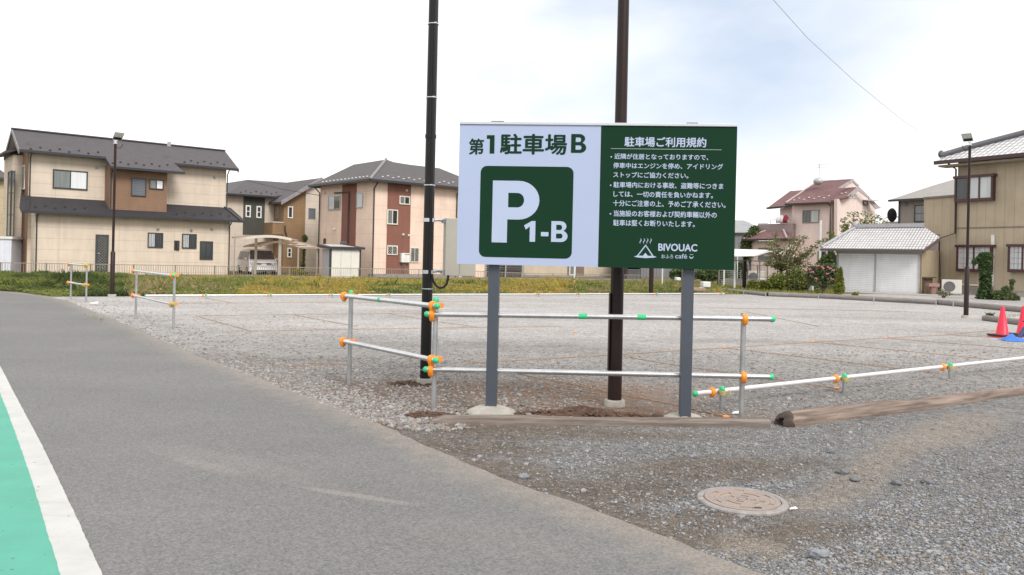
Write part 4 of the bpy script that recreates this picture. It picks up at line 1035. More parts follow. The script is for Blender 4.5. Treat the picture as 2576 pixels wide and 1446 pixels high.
# ------------------------------------------------------------------ house helpers
class Plane:
    def __init__(f, p, n): f.p = Vector(p); f.n = Vector(n).normalized()
    def hit(f, xy):
        r = ray(*xy); c = Vector((0, 0, EYE)); return c + r * ((f.p - c).dot(f.n) / r.dot(f.n))
def slope_plane(f, p, k):
    """roof plane through p, level along f.d, rising by k per metre away from the viewer"""
    return Plane(p, (f.n * k + Vector((0, 0, 1))))
def left_of(f, s):
    return F(f.pt(s, 0), f.a - 90)
def right_of(f, s):
    return F(f.pt(s, 0), f.a + 90)
def win(root, f, a, b, frame_m, panes, o=0.0, fw=.05, grille=None, bars=0, dep=.05, name='window', hbar=0):
    s0, zt = f.at(a, o); s1, zb = f.at(b, o)
    if s1 < s0: s0, s1 = s1, s0
    m = MB()
    m.fbox(f, s0, s1, zt - fw, zt, o + .002, o + dep); m.fbox(f, s0, s1, zb, zb + fw, o + .002, o + dep + .015)
    m.fbox(f, s0, s0 + fw, zb + fw, zt - fw, o + .002, o + dep); m.fbox(f, s1 - fw, s1, zb + fw, zt - fw, o + .002, o + dep)
    n = len(panes); w = (s1 - s0 - 2 * fw) / n
    for k in range(1, n): m.fbox(f, s0 + fw + w * k - fw * .4, s0 + fw + w * k + fw * .4, zb + fw, zt - fw, o + .002, o + dep - .006)
    for k in range(hbar): z_ = zb + (zt - zb) * (k + 1) / (hbar + 1); m.fbox(f, s0 + fw, s1 - fw, z_ - fw * .3, z_ + fw * .3, o + .002, o + dep - .010)
    wn_ = sub(m.build(name, frame_m, root), root)
    for k, pm in enumerate(panes):
        m = MB(); m.fbox(f, s0 + fw + w * k + .001, s0 + fw + w * (k + 1) - .001, zb + fw + .001, zt - fw - .001, o + .003, o + .02 + .008 * (k % 2)); m.build('pane', pm, wn_)
    if grille:
        m = MB(); x0, x1 = s0 + fw, s1 - fw; z0_, z1_ = zb + fw, zt - fw; st = .16
        if bars == 0:
            k = -(z1_ - z0_)
            while k < x1 - x0:
                for sg_ in (1, -1):
                    ua, ub = max(0, k), min(x1 - x0, k + (z1_ - z0_))
                    if ub > ua:
                        za, zb_ = z0_ + (ua - k), z0_ + (ub - k)
                        if sg_ < 0: ua, ub = (x1 - x0) - ua, (x1 - x0) - ub
                        m.tube([f.pt(x0 + ua, za, o + dep + .03), f.pt(x0 + ub, zb_, o + dep + .03)], .010, 4)
                k += st
        else:
            for k in range(bars): u = x0 + (x1 - x0) * (k + .5) / bars; m.tube([f.pt(u, z0_, o + dep + .03), f.pt(u, z1_, o + dep + .03)], .009, 4)
        m.build('grille', grille, wn_)
    return wn_
def wallpoly(root, f, pts, m, name='wall', t=.2, o=0.0):
    """a wall traced in photo units on the plane f; an entry may also be ('g', x) for the ground under x or (s, z) as tuple('sz', s, z)"""
    out = []
    for p in pts:
        if p[0] == 'sz': s_, z_ = p[1], p[2]
        elif p[0] == 'g': s_, z_ = f.at((p[1], 690), o)[0], -.05
        else: s_, z_ = f.at(p, o)
        out.append(f.pt(s_, z_, o))
    b = MB(); b.extr(out, -f.n * t); return sub(b.build(name, m, root), root)
def roofpoly(root, pl, pts, m, name='roof', t=.12):
    out = [pl.hit(p) if not isinstance(p, Vector) else p for p in pts]
    b = MB(); b.slab(out, t); return sub(b.build(name, m, root), root), out
def bar(b, p, q, w, h):
    """gutter or board: rectangular bar from p to q"""
    p, q = Vector(p), Vector(q); d = (q - p).normalized(); s_ = d.cross(Vector((0, 0, 1))).normalized() * (w / 2); u = Vector((0, 0, h / 2))
    b.hexa([p - s_ - u, p + s_ - u, q + s_ - u, q - s_ - u, p - s_ + u, p + s_ + u, q + s_ + u, q - s_ + u])
def gutter(root, pts, m=None, w=.13, h=.13, name='gutter'):
    b = MB()
    for p, q in zip(pts[:-1], pts[1:]): bar(b, p, q, w, h)
    return b.build(name, m or slate_gutter, root)
def pipe(root, pts, m=None, r=.035, name='downpipe'):
    b = MB(); b.tube(pts, r, 8); return b.build(name, m or slate_gutter, root, smooth=True)
guard_mesh = {}
def guards(parent, pts, m, sz=.075):
    sz *= .62
    """snow guards: one small lug each, sharing a mesh"""
    key = m.name
    for p in pts:
        if key not in guard_mesh:
            b = MB(); b.box((-sz, -sz, 0), (sz, sz, sz * 1.2)); me = bpy.data.meshes.new('snow_guard'); me.from_pydata(b.v, [], b.f); me.materials.append(m); guard_mesh[key] = me
        o = bpy.data.objects.new('snow_guard', guard_mesh[key]); COL.objects.link(o); o.parent = parent; o.location = Vector(p) - parent_loc(parent)
def guard_rows(parent, pl, px0, px1, n, m, dy=6, lift=.02, sz=.075):
    out = []
    for k in range(n):
        u = (k + .5) / n; x = px0[0] + (px1[0] - px0[0]) * u; y = px0[1] + (px1[1] - px0[1]) * u - (dy if k % 2 else 0)
        out.append(pl.hit((x, y)) + Vector((0, 0, lift)))
    guards(parent, out, m, sz)
def vent(root, f, xy, o=0.0, r=.075, m=None):
    s_, z_ = f.at(xy, o); b = MB(); b.fbox(f, s_ - r, s_ + r, z_ - r, z_ + r, o + .002, o + .05); b.lathe(f.pt(s_, z_, o + .05), f.n, [(0, r * .8), (.05, r * .8), (.10, r * .3)], 10)
    b.build('wall_vent', m or galv_dull, root, smooth=True)

# ------------------------------------------------------------------ left beige house
A1 = 40.0
cream1 = siding('beige_panel_wall', (.61, .52, .43), A1, 3.03, .605, .03, .80, .1)
brown1 = siding('brown_board_wall', (.235, .140, .088), A1, 0, .11, .02, .72, 0)
roof1 = tiles('grey_slate_roof', (.078, .070, .077), A1, .115, 0, .7, .10, .80)
roof1d = tiles('dark_slate_roof', (.030, .028, .033), A1, .10, 0, .65, .12, .75)
f1 = F(P(255, 683, 45), A1)
h1 = thing('house', 'left beige two storey house with dark grey roofs and a brown upper bay', 'house', f1.pt(2, 0, -3))
oU, oB = -1.25, -.15
sL, sR = f1.at(z1(288, 1000))[0], f1.at(z2(1345, 900))[0]
sUL, sUR = f1.at(z1(238, 450), oU)[0], f1.at(z2(1306, 400), oU)[0]
sB0, sB1 = f1.at(z1(905, 600), oB)[0], f1.at(z2(718, 400), oB)[0]
zE1 = f1.at(z2(700, 668), .5)[1]; zT1 = f1.at(z2(1000, 556), oU)[1]
zEU = (f1.at(z1(500, 272), oU + .55)[1] + f1.at(z2(1100, 158), oU + .55)[1]) / 2
zEB = (f1.at(z1(1000, 388), oB + .55)[1] + f1.at(z2(400, 178), oB + .55)[1]) / 2
kU = (zEU - zEB) / (oB - oU)
oR = oU
for k in range(1, 900):
    oR = oU - k * .01
    if f1.at(z1(700, 135), oR)[1] <= zEU + kU * (oU + .55 - oR): break
zR = zEU + kU * (oU + .55 - oR)
oBk = 2 * oR - oU
b = MB(); b.extr([f1.pt(sUL, -.05, oU), f1.pt(sUL, zEU + .15, oU), f1.pt(sUL, zR - .12, oR), f1.pt(sUL, zEU + .15, oBk), f1.pt(sUL, -.05, oBk)], f1.d * (sUR - sUL))
b.build('wall', cream1, h1)
b = MB(); b.fbox(f1, sL, sR, -.05, zE1 - .05, oU - .5, 0); b.build('wall', cream1, h1)
b = MB(); b.fbox(f1, sB0, sB1, zE1 + .0, zEB + .12, oU - .2, oB); b.build('brown_wall', brown1, h1)
def rp(s_, o_): return f1.pt(s_, zEU + kU * (oU + .55 - o_), o_)
sA0, sA1 = f1.at(z1(868, 350), oU + .55)[0], f1.at(z2(790, 150), oU + .55)[0]
eU, eB = oU + .55, oB + .55
so = .55
b = MB(); b.slab([rp(sUL - so, eU), rp(sA0, eU), rp(sA0 + .05, eB), rp(sA1 + .25, eB), rp(sA1, eU), rp(sUR + so, eU), rp(sUR + so, oR), rp(sUL - so, oR)], .14)
b.slab([f1.pt(sUL - so, zR, oR - .01), f1.pt(sUR + so, zR, oR - .01), f1.pt(sUR + so, zEU, 2 * oR - eU), f1.pt(sUL - so, zEU, 2 * oR - eU)], .14)
rf = sub(b.build('roof', roof1, h1), h1)
b = MB(); bar(b, f1.pt(sUL - so - .05, zR + .02, oR), f1.pt(sUR + so + .05, zR + .02, oR), .28, .07); b.build('ridge_cap', roof1, rf)
gutter(h1, [rp(sUL - so, eU + .07) - Vector((0, 0, .03)), rp(sA0, eU + .07) - Vector((0, 0, .03))]); gutter(h1, [rp(sA0, eB + .07) - Vector((0, 0, .03)), rp(sA1 + .25, eB + .07) - Vector((0, 0, .03))]); gutter(h1, [rp(sA1, eU + .07) - Vector((0, 0, .03)), rp(sUR + so, eU + .07) - Vector((0, 0, .03))])
b = MB()
for q in (sUL - so - .02, sUR + so + .02): bar(b, rp(q, eU) - Vector((0, 0, .12)), f1.pt(q, zR - .10, oR), .05, .24); bar(b, f1.pt(q, zR - .10, oR), f1.pt(q, zEU - .1, 2 * oR - eU), .05, .24)
b.build('bargeboard', mat('grey_board', (.20, .19, .20), .6), h1)
for qa, qb in ((sUL - so + .03, sUL - .005), (sUR + .005, sUR + so - .03)):
    b = MB(); b.slab([rp(qa, eU - .05) - Vector((0, 0, .145)), rp(qb, eU - .05) - Vector((0, 0, .145)), f1.pt(qb, zR - .145, oR), f1.pt(qa, zR - .145, oR)], .03); b.slab([f1.pt(qa, zR - .145, oR - .01), f1.pt(qb, zR - .145, oR - .01), f1.pt(qb, zEU - .14, 2 * oR - eU), f1.pt(qa, zEU - .14, 2 * oR - eU)], .03)
    b.build('soffit', mat('pale_soffit', (.55, .50, .46), .7), h1)
# lower roof
kL = (zT1 - zE1) / (.5 - oU)
def lp_(s_, o_): return f1.pt(s_, zE1 + kL * (.5 - o_), o_)
b = MB(); b.slab([lp_(sL - .75, .5), lp_(sR + .75, .5), lp_(sUR + .02 + .3, oU - .02), lp_(sUL - .25, oU - .02)], .10); b.slab([lp_(sUL - .25, oU), lp_(sUL - .25, oU - .6), lp_(sL - .75, .0), lp_(sL - .75, .5)], .1)
rl = sub(b.build('lower_roof', roof1d, h1), h1)
b = MB(); bar(b, lp_(sL - .45, .5) + Vector((0, 0, .04)), lp_(sUL + .06, oU) + Vector((0, 0, .04)), .09, .06); bar(b, lp_(sR + .45, .5) + Vector((0, 0, .04)), lp_(sUR - .06, oU) + Vector((0, 0, .04)), .09, .06); b.build('hip_cap', dark_trim, rl)
gutter(h1, [lp_(sL - .75, .57) - Vector((0, 0, .03)), lp_(sR + .75, .57) - Vector((0, 0, .03))])
plU = slope_plane(f1, rp(0, eU), kU); plL = slope_plane(f1, lp_(0, .5), kL)
gd = mat('dark_snow_guard', (.05, .05, .055), .5); gl_ = mat('pale_snow_guard', (.62, .60, .60), .5)
guard_rows(rf, plU, z1(215, 240), z1(850, 290), 8, gd, 5); guard_rows(rf, plU, z1(900, 360), z2(760, 172), 8, gd, 4); guard_rows(rf, plU, z2(860, 122), z2(1320, 150), 7, gd, 4)
guard_rows(rl, plL, z1(250, 720), z1(740, 745), 6, gd, 4); guard_rows(rl, plL, z2(770, 640), z2(1380, 665), 7, gd, 5)
silver_f = mat('dark_bronze_frame', (.05, .05, .052), .45, .3)
win(h1, f1, z1(437, 405), z1(722, 582), silver_f, [gl_mid, gl_white], oU, .07)
win(h1, f1, z2(362, 276), z2(508, 466), silver_f, [shutter_m], oB, .05)
win(h1, f1, z2(540, 290), z2(682, 398), silver_f, [gl_mid, gl_white], oB, .06)
win(h1, f1, z2(526, 822), z2(676, 976), silver_f, [gl_curt, gl_dark], 0, .06, grille=mat('dark_grille', (.04, .04, .045), .5), bars=8)
win(h1, f1, z2(868, 834), z2(1010, 984), silver_f, [gl_curt, gl_dark], 0, .06, grille=mat('dark_grille', (.04,) * 3), bars=8)
win(h1, f1, z2(1046, 908), z2(1172, 1094), silver_f, [glass('green_black_glass', (.018, .028, .024)), gl_dark], 0, .07)
dr = win(h1, f1, z1(790, 945), z1(892, 1252), mat('door_frame', (.045, .05, .055), .5), [mat('door_leaf', (.03, .033, .037), .5)], 0, .12, grille=mat('door_lattice', (.28, .28, .25), .5), dep=.04, name='back_door')
b = MB(); s_, z_ = f1.at(z1(800, 1102)); b.fbox(f1, s_, s_ + .14, z_ - .015, z_ + .015, .05, .09); b.build('handle', galv, dr)
for xy, o_ in ((z1(795, 390), oU), (z2(1192, 272), oU), (z2(626, 788), 0), (z2(960, 798), 0), (z2(1164, 790), 0)): vent(h1, f1, xy, o_)
b = MB(); s_, z_ = f1.at(z2(817, 950)); b.fbox(f1, s_ - .16, s_ + .14, z_ - .30, z_ + .28, .002, .03); b.fbox(f1, s_ - .05, s_ + .09, z_ - .26, z_ + .22, .03, .12); b.build('meter_box', dark_trim, h1)
pipe(h1, [f1.pt(sL + .06, zE1 - .1, .45), f1.pt(sL + .06, zE1 - .3, .08), f1.pt(sL + .06, 0, .08)]); pipe(h1, [f1.pt(sR - .06, zE1 - .1, .45), f1.pt(sR - .06, zE1 - .35, .08), f1.pt(sR - .06, 0, .08)])
pipe(h1, [f1.pt(sUL + .05, zEU - .12, oU + .5), f1.pt(sUL + .05, zEU - .35, oU + .07), f1.pt(sUL + .05, zT1, oU + .07)]); pipe(h1, [f1.pt(sUR, zEU - .12, oU + .5), f1.pt(sUR + .05, zEU - .4, oU + .07), f1.pt(sUR + .05, zT1, oU + .07)])
pipe(h1, [f1.pt(sB0 + .1, zEB - .1, oB + .5), f1.pt(sB0 + .06, zEB - .35, oB + .06), f1.pt(sB0 + .06, zE1, oB + .06)])
# its gable side: brown strip, then a cream bay with tall windows
fg1 = left_of(f1, sUL)
b = MB(); b.fbox(fg1, -3.0, oU - .02, -.05, zEU + .5, 0, .03); b.build('brown_wall', siding('brown_side_wall', (.235, .140, .088), A1 - 90, 0, .11, .02, .72), h1)
b = MB(); b.fbox(fg1, -6.2, -3.0, -.05, zEU - .1, 0, .5); b.build('wall', siding('beige_side_wall', (.61, .52, .43), A1 - 90, 0, .605, .03, .8), h1)
win(h1, fg1, z1(152, 395), z1(205, 572), white_metal, [gl_mid, gl_mid], .03, .05)
for xa, xb in ((72, 92), (98, 116)):
    win(h1, fg1, z1(xa, 430), z1(xb, 960), silver_f, [gl_mid], .5, .04, hbar=2)
b = MB(); b.slab([fg1.pt(-6.5, zEU + .05, .95), fg1.pt(-2.7, zEU + .05, .95), fg1.pt(-2.7, zEU + .35, 0), fg1.pt(-6.5, zEU + .35, 0)][::-1], .12); b.build('roof', roof1, h1)
# TV aerial and stub on the ridge
b = MB(); p_ = P(*z1(1397, 205), 48); b.box((p_.x - .08, p_.y - .08, p_.z - .1), (p_.x + .08, p_.y + .08, p_.z + .18)); b.build('roof_vent', galv_dull, h1)

# neighbour at the very left and its white shed
f0 = F(P(13, 680, 56), A1)
h0 = thing('house', 'sliver of a cream house cut off by the left edge of the photo', 'house', f0.pt(-2, 0, -2))
b = MB(); b.fbox(f0, -7, f0.at(z1(35, 700))[0], -.05, f0.at(z1(10, 480))[1], -6, 0); b.build('wall', siding('yellow_cream_wall', (.46, .38, .24), A1, 0, .605, .03, .8), h0)
b = MB(); z_ = f0.at(z1(10, 478))[1]; zt_ = f0.at(z1(0, 395), -1.5)[1]; sr0 = f0.at(z1(35, 700))[0]
b.slab([f0.pt(-7.5, z_, .5), f0.pt(sr0 + .4, z_, .5), f0.pt(sr0 - .5, zt_ + .4, -3), f0.pt(-7.5, zt_ + .4, -3)], .14); b.build('roof', roof1, h0)
fs0 = F(P(27, 690, 43.5), 8)
sh0 = thing('storage_shed', 'white metal storage shed at the left edge in front of the beige house', 'shed', fs0.pt(-1, 0, -1))
zs1 = fs0.at((20, 601))[1]
b = MB(); b.fbox(fs0, -2.4, 0, -.05, zs1, -1.2, 0); b.build('wall', siding('white_ribbed_metal', (.62, .65, .72), 8, .25, 0, .02, .85, rough=.45), sh0)
b = MB(); b.fbox(fs0, -2.5, .08, zs1 + .001, zs1 + .14, -1.3, .08); b.build('roof', white_metal, sh0)
b = MB(); b.fbox(fs0, -1.15, -1.11, .1, zs1 - .05, .001, .015); b.build('door_seam', galv_dull, sh0)

# ------------------------------------------------------------------ grey and brown house behind
A2 = 40.0
cream2 = siding('pale_grey_panel_wall', (.57, .50, .43), A2, 3.0, .9, .035, .82)
green2 = siding('charcoal_green_wall', (.060, .062, .052), A2, 0, .2, .02, .85)
brown2 = siding('ochre_brown_wall', (.26, .165, .088), A2, 0, .2, .02, .85)
f2 = F(P(*z3(680, 900), 60), A2)
h2 = thing('house', 'brown and charcoal house behind the carport, with balcony and gable roof', 'house', f2.pt(0, 0, -4))
o2 = -1.8
s_a, s_b, s_c = f2.at(z3(118, 600), o2)[0], f2.at(z3(282, 600), o2)[0], f2.at(z3(490, 600), o2)[0]
zE2 = f2.at(z3(400, 452), o2 + .5)[1]
b = MB(); b.fbox(f2, s_a - 3, 0.2, -.05, zE2 + .1, -8, o2); b.build('wall', cream2, h2)
b = MB(); b.fbox(f2, s_b, s_c, f2.at(z3(380, 838), o2)[1], zE2, o2 + .002, o2 + .12); b.build('dark_panel', green2, h2)
sG = f2.at(z3(900, 500))[0]; sA = f2.at(z3(1030, 275))[0]; zA = f2.at(z3(1030, 275), .5)[1]; zG = f2.at(z3(690, 478), .5)[1]
b = MB(); b.extr([f2.pt(0, -.05, 0), f2.pt(0, zG, 0), f2.pt(sG, zG + (zA - zG) * sG / sA - .1, 0), f2.pt(sG, -.05, 0)], -f2.n * 8); b.build('brown_wall', brown2, h2)
b = MB(); b.extr([f2.pt(sG, -.05, .10), f2.pt(sG, zG + (zA - zG) * sG / sA - .1, .10), f2.pt(sA, zA - .1, .10), f2.pt(2 * sA - sG, zG + (zA - zG) * sG / sA - .1, .10), f2.pt(2 * sA - sG, -.05, .10)], -f2.n * 8); b.build('wall', cream2, h2)
b = MB(); ov = .45; kk = (zA - zG) / sA
b.slab([f2.pt(-ov, zG - kk * ov, .5), f2.pt(sA, zA, .5), f2.pt(sA, zA, -9), f2.pt(-ov, zG - kk * ov, -9)], .14); b.slab([f2.pt(sA + .001, zA, .5), f2.pt(2 * sA + ov, zG - kk * ov, .5), f2.pt(2 * sA + ov, zG - kk * ov, -9), f2.pt(sA + .001, zA, -9)], .14)
roof2 = tiles('grey_slate_roof_behind', (.078, .070, .076), A2, .11, 0, .7, .1, .82)
b.build('roof', roof2, h2)
b = MB(); bar(b, f2.pt(-ov, zG - kk * ov - .10, .53), f2.pt(sA, zA - .10, .53), .05, .30); bar(b, f2.pt(sA, zA - .10, .53), f2.pt(2 * sA + ov, zG - kk * ov - .1, .53), .05, .30); b.build('bargeboard', mat('mauve_grey_board', (.26, .24, .26), .6), h2)
pl2 = slope_plane(f2, f2.pt(0, zE2, o2 + .5), .42)
r2, o2p = roofpoly(h2, pl2, [z3(118, 438), z3(560, 467), z3(720, 440), z3(740, 326), z3(322, 297)], roof2)
pl2b = slope_plane(left_of(f2, 0), o2p[0], .42)
b = MB(); pk = o2p[4]; b.slab([o2p[0], pk, pk - f2.n * 6, o2p[0] - f2.n * 10][::1], .12); b.build('roof', roof2, h2)
gutter(h2, [o2p[0], pl2.hit(z3(590, 470))]); guard_rows(r2, pl2, z3(230, 425), z3(640, 445), 8, gd, 4)
white_f = mat('white_window_frame', (.72, .72, .70), .45)
win(h2, f2, z3(305, 550), z3(354, 672), white_f, [gl_dark], o2 + .12, .09, hbar=1); win(h2, f2, z3(413, 558), z3(461, 680), white_f, [gl_dark], o2 + .12, .09, hbar=1)
win(h2, f2, z3(726, 560), z3(774, 682), white_f, [gl_dark], 0, .08); win(h2, f2, z3(720, 975), z3(762, 1072), white_f, [gl_dark], 0, .08, hbar=1)
win(h2, f2, z3(932, 578), z3(1000, 686), galv_dull, [shutter_m], .10, .04)
fl2 = left_of(f2, 0); win(h2, fl2, z3(614, 562), z3(636, 680), galv_dull, [gl_mid], 0, .05)
zb0, zb1 = f2.at(z3(600, 842))[1], f2.at(z3(620, 724))[1]
b = MB(); sb = f2.at(z3(574, 780), -.05)[0]; b.fbox(f2, sb, -.002, zb0, zb1, -1.75, -.05); bl = sub(b.build('balcony', brown2, h2), h2)
b = MB(); b.fbox(f2, sb - .03, 0, zb1 + .001, zb1 + .06, -.25, .0); b.build('rail_cap', white_metal, bl)
pipe(h2, [f2.pt(.1, zb0 + .7, .05), f2.pt(.1, zb0 + .3, .1), f2.pt(.25, zb0 - .1, .06)], dark_trim, .05)
# creeper on the corner of the brown wall
# ------------------------------------------------------------------ pink and red striped house
A3 = 41.5
pink3 = siding('pink_panel_wall', (.74, .575, .475), A3, 0, .92, .03, .84); pink3s = siding('pink_panel_side_wall', (.74, .575, .475), A3 - 90, 0, .92, .03, .84)
red3 = siding('rust_red_wall', (.215, .092, .068), A3, 0, .16, .02, .85); red3s = siding('rust_red_side_wall', (.215, .092, .068), A3 - 90, 0, .16, .02, .85)
f3 = F(P(933.5, 690, 51), A3); f3l = left_of(f3, 0)
h3 = thing('house', 'pink two storey house with rust red wall stripes and hipped grey roof', 'house', f3.pt(2, 0, -2))
s3 = f3.at(z4(1450, 700))[0] + .35; l3 = f3l.at(z4(98, 700))[0]
ec = P(*z4(612, 292), 50.2); zE3 = ec.z
b = MB(); b.fbox(f3, 0, s3, -.05, zE3 + .05, l3, 0); b.build('wall', pink3, h3)
def stripe(f, xa, xb, y, m, z0=-.04):
    s0_, s1_ = f.at(z4(xa, y))[0], f.at(z4(xb, y))[0]
    b = MB(); b.fbox(f, s0_, s1_, z0, zE3 - .08, .002, .03); b.build('red_stripe', m, h3)
stripe(f3, 768, 998, 700, red3); stripe(f3l, 320, 462, 600, red3s)
b = MB(); b.fbox(f3, -.05, s3 + .02, -.05, .22, -.3, .035); b.build('foundation', concrete_dk, h3)
eR_ = F(f3.pt(0, 0, .6), A3)
pl3 = slope_plane(f3, f3.pt(0, zE3, .6), .46)
A_pk = pl3.hit(z4(760, 94))
pts3 = [f3.pt(-.6, zE3, .6), f3.pt(s3 + .6, zE3, .6), pl3.hit(z4(1560, 290)), pl3.hit(z4(1290, 181)), pl3.hit(z4(862, 130)), A_pk]
r3, _ = roofpoly(h3, pl3, pts3, tiles('slate_roof_pink_house', (.082, .074, .079), A3, .11, 0, .7, .1, .82))
e0, e1 = f3.pt(-.6, zE3, .6), f3.pt(-.6, zE3, l3 - .6)
nn3 = (e1 - e0).cross(A_pk - e0).normalized(); pl3l = Plane(e0, nn3)
roof3 = bpy.data.materials['slate_roof_pink_house']
Bk = pl3l.hit(z4(435, 145))
r3l, _ = roofpoly(h3, pl3l, [e1, e0, A_pk, Bk], roof3)
b = MB(); b.slab([e1, Bk, A_pk, pts3[4], pts3[3], pts3[2] , f3.pt(s3 + .6, zE3, l3 - .6)], .1); b.build('roof', roof3, h3)
b = MB(); b.tube([e0 + Vector((0, 0, .03)), A_pk + Vector((0, 0, .03))], .09, 6); b.build('hip_cap', mat('pale_ridge', (.24, .22, .22), .7), r3)
gutter(h3, [e1, e0 + Vector((0, 0, -.03)), f3.pt(s3 + .6, zE3 - .03, .6)], None, .14, .15)
guard_rows(r3, pl3, z4(700, 272), z4(1170, 318), 9, gl_, 3.5, .02, .09); guard_rows(r3, pl3, z4(1270, 330), z4(1450, 343), 4, gl_, 3.5, .02, .09); guard_rows(r3l, pl3l, z4(110, 326), z4(590, 268), 13, gl_, 0, .02, .09)
wf3 = mat('cream_window_frame', (.66, .62, .54), .45)
win(h3, f3, z4(890, 455), z4(993, 548), wf3, [gl_mid, gl_dark], .03, .07); win(h3, f3, z4(768, 590), z4(872, 746), wf3, [gl_mid, gl_dark], .03, .07)
gr3 = mat('silver_grille', (.50, .50, .48), .45, .3)
win(h3, f3, z4(768, 950), z4(870, 1048), wf3, [gl_dark, gl_dark], .03, .07, grille=gr3); win(h3, f3, z4(998, 968), z4(1084, 1122), wf3, [gl_dark, gl_dark], 0, .07, grille=gr3)
win(h3, f3l, z4(186, 460), z4(305, 592), galv_dull, [gl_curt, gl_dark], 0, .06); win(h3, f3l, z4(468, 430), z4(528, 575), galv_dull, [gl_curt], 0, .05); win(h3, f3l, z4(305, 915), z4(366, 1010), galv_dull, [gl_mid], .03, .05)
win(h3, f3l, z4(140, 882), z4(158, 960), dark_trim, [gl_dark], 0, .04)
for xy, f_ in ((z4(963, 404), f3), (z4(928, 844), f3), (z4(983, 852), f3), (z4(148, 426), f3l), (z4(246, 790), f3l)): vent(h3, f_, xy, .03, .07, white_metal)
pipe(h3, [f3.pt(.05, zE3 - .1, .5), f3.pt(.04, zE3 - .5, .08), f3.pt(.04, 0, .08)], None, .045); pipe(h3, [f3.pt(s3 - .3, zE3 - .1, .5), f3.pt(s3 - .3, zE3 - .4, .08), f3.pt(s3 - .3, 0, .08)], None, .045)
pipe(h3, [f3l.pt(l3 + .05, zE3 - .1, .5), f3l.pt(l3 + .05, zE3 - .5, .08), f3l.pt(l3 + .05, 0, .08)], None, .045)
a_, b_ = f3l.at(z4(256, 430)), f3l.at(z4(400, 420)); c_ = f3l.at(z4(388, 930))
pipe(h3, [f3l.pt(a_[0], a_[1], .1), f3l.pt(b_[0], a_[1], .1), f3l.pt(b_[0], c_[1], .1)], dark_trim, .05)
s0_, z0_ = f3.at(z4(908, 1028), .2); s1_, z1_ = f3.at(z4(988, 1122), .2)
b = MB(); b.fbox(f3, s0_, s1_, z1_, z0_, .032, .28); wh = sub(b.build('water_heater', mat('heater_white', (.70, .70, .69), .4), h3, bevel=.02), h3)
b = MB(); b.fbox(f3, s0_ + .35 * (s1_ - s0_), s1_ - .03, z0_ - .12, z0_ - .06, .28, .285)
for k in range(3): u = s0_ + .2 + .1 * k; b.tube([f3.pt(u, z1_, .15), f3.pt(u, .3, .12)], .015, 6)
b.build('heater_pipes', galv, wh)

# ------------------------------------------------------------------ fence and low wall along the house lots
fence_x = [(-90, 39.2), (0, 40), (440, 42.5), (985, 47.5), (1120, 49.2), (1320, 52), (1460, 54), (1612, 57)]
ftop = [.63, .62, .63, .62, .60, .46, .44, .42]; fbot = [.10, .10, .12, .13, .13, .12, .11, .11]
fp = [Vector((ray(x, 660).x * d, d, 0)) for x, d in fence_x]
wl_ = thing('garden_wall', 'low weathered concrete wall under the long grey fence', 'wall', fp[2])
b = MB()
for p, q in zip(fp[:-1], fp[1:]): bar(b, p + Vector((0, 0, -.05)), q + Vector((0, 0, -.05)), .14, .26)
b.build('wall_body', mat('stained_concrete', (.24, .21, .185), .9, 0, .35, 1.2), wl_)
fm = mat('beige_fence_metal', (.30, .27, .22), .5, .2, .1)
fn = thing('fence', 'long low beige metal fence of thin upright bars along the house lots', 'fence', fp[2])
rails = MB(); bars_b = MB(); nb = 0
for i, (p, q) in enumerate(zip(fp[:-1], fp[1:])):
    L = (q - p).length; n = max(2, int(L / .115))
    for z0_, z1_ in ((ftop[i], ftop[i + 1]), (fbot[i], fbot[i + 1])): bar(rails, p + Vector((0, 0, z0_)), q + Vector((0, 0, z1_)), .035, .035)
    for k in range(n):
        u = k / n; w_ = p.lerp(q, u); zt_ = ftop[i] + (ftop[i + 1] - ftop[i]) * u; zb_ = fbot[i] + (fbot[i + 1] - fbot[i]) * u
        bar(bars_b, Vector((w_.x, w_.y, zb_)), Vector((w_.x + .0001, w_.y, zt_)), .016, .016) if False else bars_b.box((w_.x - .008, w_.y - .008, zb_), (w_.x + .008, w_.y + .008, zt_))
rails.build('fence_rail', fm, fn); bars_b.build('fence_bars', fm, fn, kind='stuff')
tot = 0
for i, (p, q) in enumerate(zip(fp[:-1], fp[1:])):
    L = (q - p).length; n = max(1, round(L / 2.0))
    for k in range(n):
        w_ = p.lerp(q, k / n); b = MB(); b.box((w_.x - .025, w_.y + .03, .05), (w_.x + .025, w_.y + .08, ftop[i] + .03)); b.build('fence_post', fm, fn)

